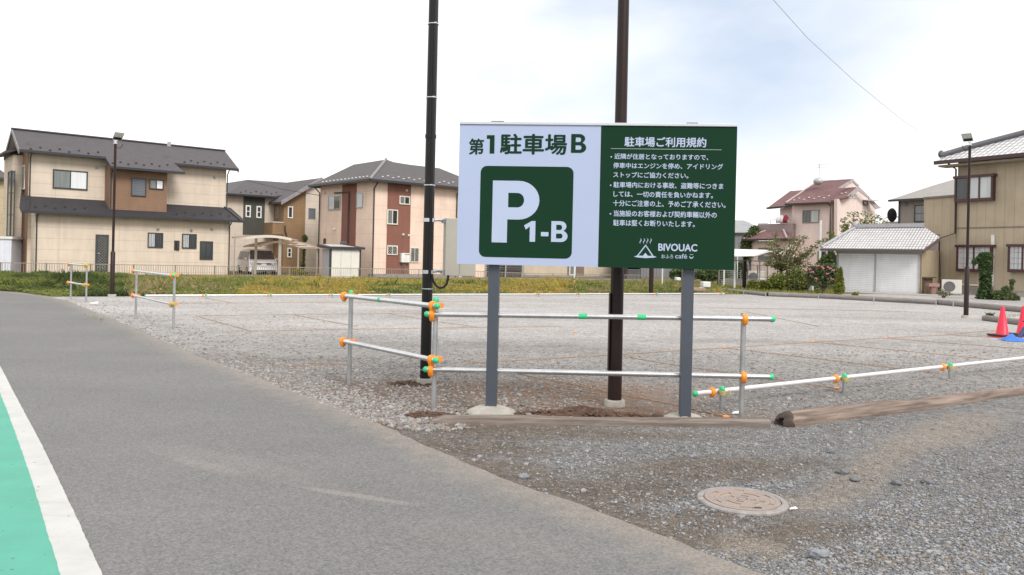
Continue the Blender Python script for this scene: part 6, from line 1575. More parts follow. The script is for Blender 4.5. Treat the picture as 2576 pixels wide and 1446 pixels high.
# annex of the same boards, standing back over the garage roof
wallpoly(h7, f7, [z8(488, 905), z8(618, 905), z8(618, 945), z8(630, 1350), z8(760, 1340), z8(745, 592), z8(488, 612)], tan7, 'annex_wall', 3, -.08)
s0_, z0_ = f7.at(z8(488, 610), 0); s1_, z1_ = f7.at(z8(745, 590), 0)
b = MB(); bar(b, f7.pt(s0_ - .05, z0_ + .05, -.05), f7.pt(s1_, z1_ + .05, -.05), .16, .10); b.build('annex_trim', mat('tan_trim', (.2,) * 3), h7)
vent(h7, f7, z8(800, 300), 0, .06)

# ------------------------------------------------------------------ white garage with pale pantiles
A8 = -40.0
fg = F(P(*z7(1205, 1352), 45.5), A8)
gh = thing('garage', 'low garage with two white roller shutters and pale pantiled hip roof', 'garage', fg.pt(2, 0, -2))
gw = fg.at(z8(442, 1390))[0]; zL = fg.at(z7(1500, 968))[1]; zG0 = fg.at(z7(1500, 915), .6)[1]
gwall = mat('grey_render', (.36, .34, .32), .8, 0, .1, 2)
b = MB(); b.fbox(fg, 0, gw + .12, -.05, zG0 - .02, -4.6, -.06); b.build('wall', siding('garage_side_boards', (.36, .29, .20), A8 + 90, .45, 0, .03, .8), gh)
b = MB(); b.fbox(fg, -.05, gw + .12, zL, zG0 - .03, -.06, .04); b.build('lintel', gwall, gh)
sm = siding('white_roller_shutter', (.74, .755, .79), A8, 0, .10, .02, .80, rough=.45)
smid_ = fg.at(z7(1602, 1100))[0]
for a, c in ((.06, smid_ - .05), (smid_ + .05, gw - .04)):
    b = MB(); b.fbox(fg, a, c, .0, zL, -.059, -.01); b.build('roller_shutter', sm, gh)
b = MB()
b.build('shutter_post', white_metal, gh) if False else None
for u in (0.0, smid_, gw):
    b = MB(); b.fbox(fg, u - .04, u + .04, -.05, zL, -.008, .02); b.build('shutter_post', mat('grey_shutter_post', (.40, .40, .42), .5), gh)
gt = tiles('pale_pantile', (.55, .535, .55), A8, .135, .16, .3, .14, .20, spec=.8)
plg8 = slope_plane(fg, fg.pt(0, zG0, .75), .48)
e0_, e1_ = fg.pt(fg.at(z7(1040, 912), .75)[0], zG0, .75), fg.pt(fg.at(z8(478, 1012), .75)[0], zG0, .75)
r8, o8 = roofpoly(gh, plg8, [e0_, e1_, plg8.hit(z8(615, 925)), plg8.hit(z8(490, 842)), plg8.hit(z7(1405, 700))], gt, 'roof', .14)
b = MB(); b.slab([o8[0], o8[4], fg.pt(fg.at(z7(1040, 912), .75)[0], zG0, -5)], .1); b.build('roof', gt, gh)
b = MB(); p0_, p1_ = plg8.hit(z7(1400, 700)), plg8.hit(z8(492, 842)); bar(b, p0_ + Vector((0, 0, .1)), p1_ + Vector((0, 0, .1)), .22, .22); b.ball(p0_ + Vector((-.02, 0, .16)), .16, .16, .2); b.build('ridge_tiles', mat('pale_ridge_tile', (.34, .34, .37), .35, 0, .2, 12), r8)
b = MB(); p0_, p1_ = plg8.hit(z7(1045, 908)), plg8.hit(z7(1400, 700)); b.tube([p0_ + Vector((0, 0, .05)), p1_ + Vector((0, 0, .05))], .08, 6); b.build('hip_tiles', mat('pale_ridge_tile', (.3,) * 3), r8)
gutter(gh, [e0_ - Vector((0, 0, .09)) + fg.n * .07, e1_ - Vector((0, 0, .09)) + fg.n * .07], mat('dark_gutter_brown', (.09, .075, .075), .5), .12, .12)
pipe(gh, [fg.pt(*fg.at(z7(1115, 925), .65), .65), fg.pt(*fg.at(z7(1125, 955), .5), .5), fg.pt(*fg.at(z7(1195, 985), .06), .06), fg.pt(fg.at(z7(1195, 985), .06)[0], .05, .06)], dark_trim, .045)
b = MB(); e2_ = plg8.hit(z8(615, 925)); bar(b, e1_ - Vector((0, 0, .14)), e2_ - Vector((0, 0, .14)), .06, .18); b.build('bargeboard', mat('brown_board', (.10, .07, .06), .6), gh)
# bench like planter, shelf and the air conditioners
fgs = F(fg.pt(gw + .12, 0), A8 + 90)
b = MB(); b.fbox(fgs, .15, 2.2, .85, .92, .003, .25); b.fbox(fgs, .2, 2.1, .0, .84, .003, .1); b.build('side_shelf', mat('dark_brown_timber', (.11, .075, .05), .8, 0, .2), gh)
def aircon(p, a, w, label, fanx):
    f_ = F(p, a); t_ = thing('air_conditioner', label, 'air conditioner', p, 'air conditioner outdoor units')
    b = MB(); b.fbox(f_, 0, w, .08, .08 + w * .80, -.32, 0); b.build('casing', mat('aircon_white', (.64, .62, .57), .5, 0, .05), t_, bevel=.015)
    b = MB(); b.lathe(f_.pt(w * fanx, .08 + w * .40, .002), f_.n, [(0, w * .30), (.02, w * .29)], 24); b.build('fan_grille', mat('fan_dark', (.13, .13, .135), .6), t_, smooth=True)
    for u in (.12, w - .12):
        b = MB(); b.fbox(f_, u - .04, u + .04, -.02, .079, -.3, -.02); b.build('foot', concrete_dk, t_)
aircon(Vector((*P(*z8(632, 1385), 42.5).xy, 0)), A7 + 26, .92, 'air conditioner unit at the left foot of the tan house', .40)
aircon(Vector((*P(*c3(735, 1040), 55).xy, 0)) + Vector((0, 0, .35)), -22, 1.05, 'air conditioner unit under the wing of the red roofed house', .32)
pp = P(*z8(560, 1350), 42.2); pp = Vector((pp.x, pp.y, 0))
pt_ = thing('flower_planter', 'pinkish stone planter table with flowers beside the garage', 'planter', pp)
b = MB(); b.box((pp.x - .29, pp.y - .16, .42), (pp.x + .29, pp.y + .16, .60)); b.build('trough', mat('pink_stone', (.30, .165, .15), .8, 0, .15, 6), pt_, bevel=.02)
b = MB(); b.box((pp.x - .11, pp.y - .1, -.02), (pp.x + .11, pp.y + .1, .419)); b.build('pedestal', mat('pink_stone_dark', (.22, .13, .12), .8, 0, .15, 6), pt_)
# grey house between
f9 = F(P(*z8(280, 830), 70), A7)
h9 = thing('house', 'grey house with plain hip roof behind the garage', 'house', f9.pt(2, 0, -2))
s1_ = f9.at(z8(800, 700))[0]; z9 = f9.at(z8(400, 610), .6)[1]
b = MB(); b.fbox(f9, 0, s1_, -.05, z9, -7, 0); b.build('wall', siding('mauve_brick_wall', (.30, .265, .25), A7, .6, .18, .03, .88), h9)
pl9 = slope_plane(f9, f9.pt(0, z9, .7), .42)
a0 = f9.pt(f9.at(z8(195, 602), .7)[0], z9, .7); a1 = f9.pt(s1_, z9, .7)
r9, _ = roofpoly(h9, pl9, [a0, a1, pl9.hit(z8(800, 430)), pl9.hit(z8(560, 500))], tiles('warm_grey_slates', (.30, .285, .275), A7, .15, 0, .7, .08, .88))
gutter(h9, [a0 - Vector((0, 0, .06)), a1 - Vector((0, 0, .06))], dark_trim, .15, .18)
win(h9, f9, z8(410, 662), z8(520, 800), dark_trim, [gl_mid], 0, .08, hbar=1); vent(h9, f9, z8(342, 655), 0, .16, mat('vent_taupe', (.2, .18, .17), .6))
pipe(h9, [f9.pt(.03, z9, .08), f9.pt(.03, 0, .08)], dark_trim, .06)
s0_, zb0_ = f9.at(z8(162, 800), -.6); b = MB(); b.fbox(f9, s0_, -.01, .0, zb0_, -2.5, -.6); b.build('balcony', mat('pinkish_balcony', (.42, .35, .34), .7), h9)
sa_, za_ = f9.at(z8(225, 795), -.5); b = MB(); b.ball(f9.pt(sa_ - .1, za_ + .55, -.6), .42, .3, .62, nu=14, nv=9, jit=.03); b.tube([f9.pt(s0_ + .3, za_ + .35, -.4), f9.pt(-.1, za_ + .35, -.4)], .04, 6); b.build('hanging_laundry', mat('black_cloth', (.012, .012, .016), .9), h9, smooth=True)
# right carport with the white cover, its posts, and the ladder
A10 = 2.0
fcR = F(G(1985, 731), A10)
cpR = thing('carport', 'carport with bright white gabled roof right of the sign, before the red house', 'carport', fcR.pt(-3, 0, 0))
cov_m = mat('white_sheet_cover', (.74, .66, .64), .55, 0, .05, 1.0)
def hx(px, d): return P(*c3(*px), d)
dA = G(1985, 731).y
plc = [hx((420, 690), dA - 1.2), hx((840, 686), dA - 1.0), hx((1290, 600), dA + .6), hx((420, 575), dA + 1.8)]
b = MB(); b.slab(plc, .05); b.build('roof_sheet', cov_m, cpR)
b = MB(); b.slab([hx((1290, 600), dA + .6) + Vector((.02, 0, 0)), hx((1005, 690), dA + .2), hx((1578, 697), dA + .6), ], .04) if False else b.slab([hx((1292, 604), dA + .5), hx((1440, 640), dA + .9), hx((1578, 697), dA + .5), hx((1000, 688), dA - .6)], .05); b.build('roof_sheet', mat('beige_sheet_underside', (.42, .34, .31), .7), cpR)
b = MB(); b.tube([hx((760, 745), dA - .6), hx((850, 690), dA - .8), hx((1290, 606), dA + .5)], .04, 6); b.tube([hx((490, 772), dA), hx((1430, 800), dA)], .025, 6); b.build('roof_frame', galv_dull, cpR)
for px, ph, m, r_ in ((1435, 720, white_metal, .055), (918, 790, white_metal, .045), (500, 690, white_metal, .05), (545, 700, white_metal, .03)):
    x_, y_ = c3(px, 1265 if px != 1435 else 1290); q = G(x_, y_) if px != 545 else G(x_, y_ - 12); zt_ = P(*c3(px, ph), q.y).z; b = MB(); b.tube([(q.x, q.y, -.1), (q.x, q.y, zt_)], r_, 8); b.build('post', m, cpR, smooth=True)
for px, pt2, pb2, lab in ((665, 690, 1262, 'dark brown square post standing under the white carport roof'), (236, 900, 1235, 'dark brown post beside the rack, just right of the sign post')):
    x_, y_ = c3(px, pb2); q = G(x_, y_); zt_ = P(*c3(px + 10, pt2), q.y).z; b = MB(); b.box((q.x - .09, q.y - .09, -.1), (q.x + .09, q.y + .09, zt_)); b.build('timber_post', brown_metal, None, origin=q, label=lab, category='post')
x_, y_ = c2(1012, 575); q = G(x_, y_); b = MB(); b.tube([(q.x, q.y, -.1), (q.x, q.y, P(*c2(1020, -900), q.y).z)], .10, 10)
b.build('lamp_pole', brown_metal, None, smooth=True, origin=q, label='distant dark brown pole between the brown pole and the right sign post', category='pole')
for px, pt2, pb2, lab, lean in ((1200, 60, 390, 'thin white pole in the weeds left of the right sign post', 0), (1550, 60, 340, 'thin white pole just left of the right sign post', 0), (2225, 100, 395, 'leaning white pole right of the right sign post', -.35)):
    x_, y_ = c2(px, pb2); d = 42; q = P(x_, y_, d); b = MB(); t0 = P(*c2(px + 5, pt2), d); b.tube([(q.x, q.y, -.1), (q.x + (lean and (t0.x - q.x)), q.y, t0.z)], .035, 6); b.build('thin_pole', white_metal, None, smooth=True, origin=(q.x, q.y, 0), label=lab, category='pole', group='thin white poles in the garden plot')
x_, y_ = c1(2218, 380); q = P(x_, y_, 45); b = MB(); b.tube([(q.x, q.y, -.1), (q.x, q.y, P(*c1(2226, 60), 45).z)], .04, 6); b.build('thin_pole', white_metal, None, smooth=True, origin=(q.x, q.y, 0), label='thin white pole in the weeds behind the middle of the sign', category='pole', group='thin white poles in the garden plot')
# a rack of horizontal slats by the sign edge
q = G(*c3(420, 1245)); b = MB(); zt_ = P(*c3(420, 930), q.y).z
for u in (-.62, .62): b.tube([(q.x + u, q.y, -.05), (q.x + u, q.y, zt_)], .03, 6)
for k in range(8): b.tube([(q.x - .62, q.y, .25 + k * (zt_ - .3) / 7), (q.x + .62, q.y, .25 + k * (zt_ - .3) / 7)], .02, 6)
b.build('slatted_rack', mat('pale_rack', (.42, .42, .36), .6), None, smooth=True, origin=q, label='pale rack of horizontal slats just right below the sign board corner', category='rack')
for px, wd, hd, lab in (((1918, 450), .38, .27, 'white foam box in the garden plot right of the sign post'), ((1455, 340), .24, .17, 'small pale box on the soil left of the right sign post')):
    x_, y_ = c2(*px); d = 40 if px[0] > 1800 else 44; q = P(x_, y_, d); b = MB(); b.box((q.x - wd / 2, q.y - .3, max(q.z, 0)), (q.x + wd / 2, q.y + .3, max(q.z, 0) + hd)); b.build('foam_box', white_metal, None, bevel=.03, origin=q, label=lab, category='box')
x_, y_ = c2(1850, 460); q = P(x_, y_, 38); b = MB(); b.ball((q.x, q.y, .12), .20, .15, .14, nu=9, nv=6, jit=.15); b.build('plastic_bag', white_metal, None, smooth=True, origin=(q.x, q.y, 0), label='white crumpled plastic bag at the left end of the far logs', category='bag')
# white block edging and the white pole by the garage
p0_, p1_ = G(*c4(345, 985)), G(*c4(960, 1030)); p1_ = Vector((p1_.x, p1_.y, 0)); b = MB(); n = 8
for k in range(n):
    a, c = p0_.lerp(p1_, k / n), p0_.lerp(p1_, (k + .94) / n); bar(b, a + Vector((0, .25, .16)), c + Vector((0, .25, .16)), .12, .36)
b.build('block_edging', mat('white_blocks', (.56, .54, .54), .8, 0, .1, 4), None, origin=p0_, label='low white block edging behind the second far log', category='edging')
p0_, p1_ = G(*c4(1700, 1010)), G(*c4(2400, 1040))
sl = F(fg.pt(-.3, 0, 0), A8); b = MB(); b.fbox(sl, .6, gw + 1.5, .0, .03, .1, 2.6); b.build('garage_apron', concrete, None, kind='structure')
x_, y_ = z7(1030, 1090); q = P(x_, y_, 52); b = MB(); b.tube([(q.x, q.y, -.1), (q.x, q.y, P(*z7(1035, 625), 52).z)], .075, 8); b.build('white_pole', white_metal, None, smooth=True, origin=(q.x, q.y, 0), label='thick white pole in front of the pink wall left of the garage', category='pole')
# garden fence of the red house
p0_, p1_ = P(1880, 705, 50), P(2060, 705, 47); p0_.z = p1_.z = 0; t_ = thing('garden_fence', 'thin dark wire fence on a grey block wall before the red roofed house', 'fence', p0_)
b = MB(); bar(b, p0_ + Vector((-1.5, 0, .2)), p1_ + Vector((0, 0, .2)), .12, .5); b.build('block_wall', concrete_dk, t_)
b = MB()
for k in range(8): u = p0_.lerp(p1_, k / 7); b.box((u.x - .025, u.y - .025, .45), (u.x + .025, u.y + .025, 1.35))
bar(b, p0_ + Vector((0, 0, 1.33)), p1_ + Vector((0, 0, 1.33)), .03, .03); bar(b, p0_ + Vector((0, 0, .6)), p1_ + Vector((0, 0, .6)), .03, .03)
for k in range(50): u = p0_.lerp(p1_, k / 49); b.box((u.x - .006, u.y - .006, .6), (u.x + .006, u.y + .006, 1.32))
b.build('wire_mesh', mat('dark_wire', (.08, .07, .075), .6), t_)
# cables
def wire(pts, label, r=.010, m=None):
    out = []
    for (a, da), (c, dc) in zip(pts[:-1], pts[1:]):
        for k in range(4): u = k / 4; out.append(P(a[0] + (c[0] - a[0]) * u, a[1] + (c[1] - a[1]) * u, da + (dc - da) * u))
    out.append(P(*pts[-1][0], pts[-1][1])); b = MB(); b.tube(out, r, 5); b.build('overhead_wire', m or mat('cable_pinkish', (.42, .34, .35), .6), None, smooth=True, origin=out[0], label=label, category='wire')
_rd = pl7.hit(z8(700, 246)).y - .05
wire([((1330, -1150), 11), ((1560, -620), 13), ((1780, -230), 16.5), ((1945, 0), 21), ((2030, 95), 24), ((2150, 205), 29), ((2260, 295), 34.5), ((2330, 345), 38.5), ((2393, 384), _rd)], 'thin overhead wire sagging down to the roof of the tan house', .008)
wire([(z3(330, 305), 57), (z3(660, 390), 54), (z3(1040, 452), 51)], 'thin dark cable from the brown house roof to the pink striped house', .02, dark_trim)

# ------------------------------------------------------------------ plants
leaf_m = {}
def leaf(name, col):
    if name not in leaf_m:
        t = NT(name); c = t.mix(t.noise(1.7, 3, .6), tuple(k * .72 for k in col), tuple(min(1, k * 1.3) for k in col))
        t.b.inputs['Subsurface Weight'].default_value = 0.0
        tr = t.n.new('ShaderNodeBsdfTranslucent'); t.l.new(c, tr.inputs[0]); mx_ = t.n.new('ShaderNodeMixShader'); mx_.inputs[0].default_value = .3
        out = t.n['Material Output']; t.fin(c, .6, 0, .3); t.l.new(t.b.outputs[0], mx_.inputs[1]); t.l.new(tr.outputs[0], mx_.inputs[2]); t.l.new(mx_.outputs[0], out.inputs[0])
        leaf_m[name] = t.m
    return leaf_m[name]
def add_leaves(b, c, rx, ry, rz, n, size, mi=None, nm=2, shell=.35, flat=.0):
    for _ in range(n):
        while True:
            v = Vector((random.uniform(-1, 1), random.uniform(-1, 1), random.uniform(-1, 1))); L = v.length
            if shell < L < 1: break
        p = Vector((c[0] + v.x * rx, c[1] + v.y * ry, c[2] + v.z * rz))
        if p.z < .02: p.z = random.uniform(.02, .2)
        a = Vector((random.gauss(0, 1), random.gauss(0, 1), random.gauss(0, .6))).normalized(); u = a.cross(Vector((random.gauss(0, 1), random.gauss(0, 1), random.gauss(0, 1)))).normalized()
        s_ = size * random.uniform(.6, 1.3); a *= s_; u *= s_ * .42
        o = len(b.v); b.v += [tuple(p - a), tuple(p + u * .9), tuple(p + a), tuple(p - u)]; b.f.append((o, o + 1, o + 2, o + 3)); b.mi.append(random.randrange(nm) if mi is None else mi)
def shrub(name, label, base, clumps, mats, size, cat='shrub', n=500, stem=True, group=None, flowers=None):
    base = Vector((base.x, base.y, max(0, base.z))); t_ = thing(name, label, cat, base, group)
    b = MB()
    for (dx, dy, dz, rx, ry, rz, k) in clumps: add_leaves(b, (base.x + dx, base.y + dy, base.z + dz), rx, ry, rz, int(n * k), size, None, len(mats), .2)
    b.build('foliage', mats, t_)
    if stem:
        b = MB()
        for (dx, dy, dz, rx, ry, rz, k) in clumps[:6]: b.tube([base, base + Vector((dx * .4, dy * .4, dz * .5)), base + Vector((dx, dy, dz))], [.05, .035, .015], 6)
        b.build('stem', bark, t_, smooth=True)
    if flowers:
        fb = MB()
        for (px, py, d) in flowers: q = P(px, py, d); [fb.ball(q + Vector((random.uniform(-.06, .06), random.uniform(-.1, .1), random.uniform(-.04, .04))), .04, .04, .03, nu=6, nv=4, jit=.2) for _ in range(3)]
        fb.build('blossom', mat('pink_petals', (.62, .17, .31), .6, 0, .2, 20), t_, smooth=True)
    return t_
G1, G2, G3 = leaf('leaf_mid_green', (.12, .165, .045)), leaf('leaf_dark_green', (.065, .105, .042)), leaf('leaf_yellow_green', (.26, .28, .055))
G4, G5 = leaf('leaf_grey_green', (.135, .15, .075)), leaf('leaf_rust', (.20, .13, .06))
def tree(name, label, base, limbs, mats, size, n, r0=.12, clump=.55):
    base = Vector((base.x, base.y, 0)); t_ = thing(name, label, 'tree', base)
    b = MB(); fork = base + Vector((.02, 0, limbs[0][3]))
    b.tube([base - Vector((0, 0, .1)), base.lerp(fork, .5) + Vector((.04, 0, 0)), fork], [r0, r0 * .8, r0 * .7], 8)
    lb = MB()
    for (dx, dy, dz, _, k) in limbs:
        tip = base + Vector((dx, dy, dz)); mid = fork.lerp(tip, .5) + Vector((dx * .08, 0, .10)); b.tube([fork, mid, tip], [r0 * .5, r0 * .3, .012], 6)
        for q in range(5):
            u = .35 + .65 * q / 4; c = fork.lerp(mid, u * 2) if u < .5 else mid.lerp(tip, u * 2 - 1)
            add_leaves(lb, c, clump * k, clump * k * .8, clump * .62 * k, int(n / 5), size, None, len(mats), .1)
    b.build('trunk', bark, t_, smooth=True); lb.build('crown', mats, t_)
bt = G(1963, 732); bt.y += 0
k = bt.y / FU
def off(px, py, bx, by, dd=0): return ((px - bx) * k, dd, -(py - by) * k)
lm = []
for (px, py, dd, kk_) in ((z7(500, 850) + (0, .8)), (z7(590, 770) + (.5, .45)), (z7(720, 830) + (-.5, .8)), (z7(700, 900) + (.2, .95)), (z7(870, 800) + (.4, .7)), (z7(990, 850) + (-.3, .5)), (z7(960, 960) + (.5, .8)), (z7(460, 1060) + (-.4, .6)), (z7(560, 960) + (.6, .9)), (z7(830, 950) + (-.6, 1.0)), (z7(640, 1040) + (-.7, .95)), (z7(740, 1010) + (.7, 1.0)), (z7(860, 1060) + (-.2, .8)), (z7(600, 1090) + (0, .7))):
    x_, y_, z_ = off(px, py, 1963, 732, dd); lm.append((x_, y_, z_, 1.05, kk_))
tree('small_tree', 'vase shaped small tree with rusty green leaves before the red roofed house', bt, lm, [G4, G4, G1, G5], .075, 230, .08, .48)
bt2 = P(*z7(1420, 1100), 52); bt2.z = 0; k = 52 / FU; lm = []
for (px, py, dd, kk_) in ((z7(1270, 620) + (0, .6)), (z7(1390, 560) + (.4, .8)), (z7(1470, 560) + (-.4, .8)), (z7(1300, 690) + (.4, .8)), (z7(1420, 650) + (-.3, 1.1)), (z7(1540, 620) + (0, .9)), (z7(1640, 580) + (.5, .8)), (z7(1640, 640) + (-.4, .9)), (z7(1250, 720) + (-.5, .7)), (z7(1520, 690) + (.5, 1.0)), (z7(1100, 830) + (.2, .6)), (z7(1150, 760) + (.2, .6)), (z7(1350, 740) + (.6, 1.0)), (z7(1600, 700) + (.2, .8))):
    lm.append(((px - z7(1420, 1100)[0]) * k, dd, P(px, py, 52).z, 1.6, kk_))
tree('leafy_tree', 'spreading green tree rising behind the white garage roof', bt2, lm, [G1, G4, G3], .09, 300, .13, .50)
def blob(px, py, rx, ry_, d, kk_=1.0, by=None, bx=None, dy=0):
    s_ = d / FU; return ((px - bx) * s_, dy, P(px, py, d).z, rx * s_, rx * s_ * .8, ry_ * s_, kk_)
def sh(name, label, px, py, d, blobs, mats, size, n, **kw):
    q = P(px, py, d); q.z = 0
    return shrub(name, label, q, [blob(*bb[:4], d, bb[4] if len(bb) > 4 else 1, bx=px, dy=bb[5] if len(bb) > 5 else 0) for bb in blobs], mats, size, n=n, **kw)
x = lambda a, c: c4(a, c)
sh('flowering_shrub', 'dark green shrub with pink blossoms left of the white garage', *x(1160, 960), 40, [(*x(930, 560), 22, 18), (*x(1100, 500), 28, 22), (*x(1260, 520), 28, 22), (*x(1400, 560), 20, 18), (*x(1000, 680), 30, 24), (*x(1200, 660), 30, 26), (*x(1380, 680), 20, 22), (*x(1150, 420), 20, 10, .4), (*x(880, 470), 8, 6, .25)], [G2, G2, G1, G4], .085, 420,
   flowers=[(*x(a, c), 39.3) for a, c in ((1025, 390), (1145, 395), (1165, 445), (1265, 425), (1330, 455), (1415, 485), (860, 465), (890, 528), (1265, 575), (1395, 693), (968, 700))])
sh('conifer', 'small golden green conical conifer in front of the white garage', *x(1545, 1045), 36.5, [(*x(1540, 960), 14.5, 15), (*x(1540, 900), 15, 14), (*x(1545, 830), 12.5, 14), (*x(1550, 760), 10.5, 14), (*x(1555, 680), 8.5, 13), (*x(1560, 610), 6.5, 12), (*x(1565, 550), 5, 11), (*x(1568, 490), 3, 9)], [leaf('leaf_golden_conifer', (.165, .165, .022)), G3, G1], .055, 420, stem=False, cat='conifer')
sh('round_bush', 'round bright green bush left of the flowering shrub', *x(520, 900), 42, [(*x(500, 620), 26, 28), (*x(420, 720), 24, 28), (*x(580, 740), 22, 26), (*x(520, 820), 30, 22)], [G1, G3, G4], .075, 700)
sh('low_bush', 'yellow green bush at the foot of the small tree', *x(80, 900), 42, [(*x(60, 720), 24, 22), (*x(110, 800), 24, 20), (*x(-40, 800), 20, 16)], [G3, G1], .075, 600)
sh('low_bush', 'low dark bush between the round bush and the flowering shrub', *x(740, 900), 42, [(*x(720, 800), 28, 18), (*x(830, 860), 24, 14), (*x(640, 840), 22, 14)], [G2, G1, G5], .075, 450)
sh('garden_plants', 'pale green plants between the white carport posts', *c3(820, 1240), 43, [(*c3(820, 1185), 16, 12), (*c3(1000, 1190), 16, 12), (*c3(900, 1225), 20, 8), (*c3(1120, 1225), 18, 8)], [G3, G3, G1], .08, 420, cat='plants', stem=False)
sh('climbing_vine', 'tall dark green column of vine before the tan house', *c5(960, 660), 37.5, [(*c5(960, 600), 22, 14), (*c5(960, 520), 19, 16), (*c5(970, 430), 16, 18), (*c5(965, 330), 16, 20), (*c5(965, 220), 16, 20), (*c5(960, 120), 17, 18), (*c5(940, 20), 18, 16), (*c5(960, -60), 18, 12), (*c5(900, -30), 14, 8), (*c5(780, 30), 6, 9, .3)], [G2, G2, leaf('leaf_ivy', (.022, .062, .034)), G1], .07, 720, cat='vine', stem=False)
sh('low_shrub', 'loose green shrub right of the vine column before the tan house', *c5(1280, 690), 37, [(*c5(1250, 600), 28, 16), (*c5(1340, 590), 22, 14), (*c5(1180, 560), 16, 12), (*c5(1420, 610), 16, 8), (*c5(1290, 500), 12, 14, .5), (*c5(1390, 400), 5, 16, .3), (*c5(1390, 340), 7, 5, .2)], [G2, G1, G4], .07, 480)
sh('dry_plant', 'pale dry plant with bare twigs beside the air conditioner of the tan house', *c5(300, 580), 38, [(*c5(290, 520), 12, 7), (*c5(240, 540), 10, 5), (*c5(370, 545), 12, 5)], [leaf('leaf_dry', (.38, .34, .28)), G4], .06, 90)
sh('creeping_plant', 'dark creeper over the end of the short grey log', *c5(1040, 960), 22.6, [(*c5(1040, 900), 8, 8), (*c5(1080, 930), 8, 6), (*c5(1000, 945), 7, 4)], [G2, G1], .035, 260, stem=False, cat='plant')
sh('wall_creeper', 'dark creeper climbing the corner of the brown house', *z3(885, 1170), 57.5, [(*z3(890, 880), 7, 10), (*z3(885, 1000), 4, 16), (*z3(880, 1150), 5, 10), (*z3(885, 1070), 3, 16)], [G2, G1], .09, 200, stem=False, cat='plant')
sh('yellow_shrub', 'small yellow shrub behind the fence under the brown carport', *z3(865, 1240), 50.5, [(*z3(830, 1215), 14, 7), (*z3(890, 1225), 12, 6)], [leaf('leaf_yellow', (.30, .23, .03)), G3], .08, 260, stem=False)
sh('garden_tree', 'dark rounded tree beside the balcony of the red roofed house', *z7(340, 1000), 64, [(*z7(350, 740), 14, 16), (*z7(320, 790), 16, 14), (*z7(280, 840), 14, 22), (*z7(260, 900), 14, 20), (*z7(290, 960), 16, 20)], [G2, G4, G1], .16, 420)
sh('hedge_tree', 'dark green tree behind the rack and under the sign corner', *c2(1450, 340), 55, [(*c2(1420, 240), 16, 14), (*c2(1520, 220), 16, 14), (*c2(1900, 230), 26, 14), (*c2(2080, 230), 26, 14), (*c2(2200, 250), 22, 14), (*c2(1960, 290), 26, 10), (*c3(620, 900), 14, 18), (*c3(600, 1040), 12, 16)], [G2, G2, G1], .13, 420)
sh('garden_shrub', 'mid green shrub behind the white pole, left of the garage', *x(1250, 620), 52, [(*x(1250, 260), 20, 16), (*x(1350, 330), 18, 20), (*x(1150, 300), 14, 12), (*x(1350, 160), 10, 16)], [G1, G2], .10, 480)
for px, lab in ((1030, 'small green tuft behind the longest far log, left of the conifer'), (1930, 'small green tuft on the garage apron')):
    q_ = x(px, 985 if px < 1500 else 1070); sh('grass_tuft', lab, *q_, 38, [(*q_, 9, 6)], [G1, G3], .05, 240, stem=False, cat='plant')

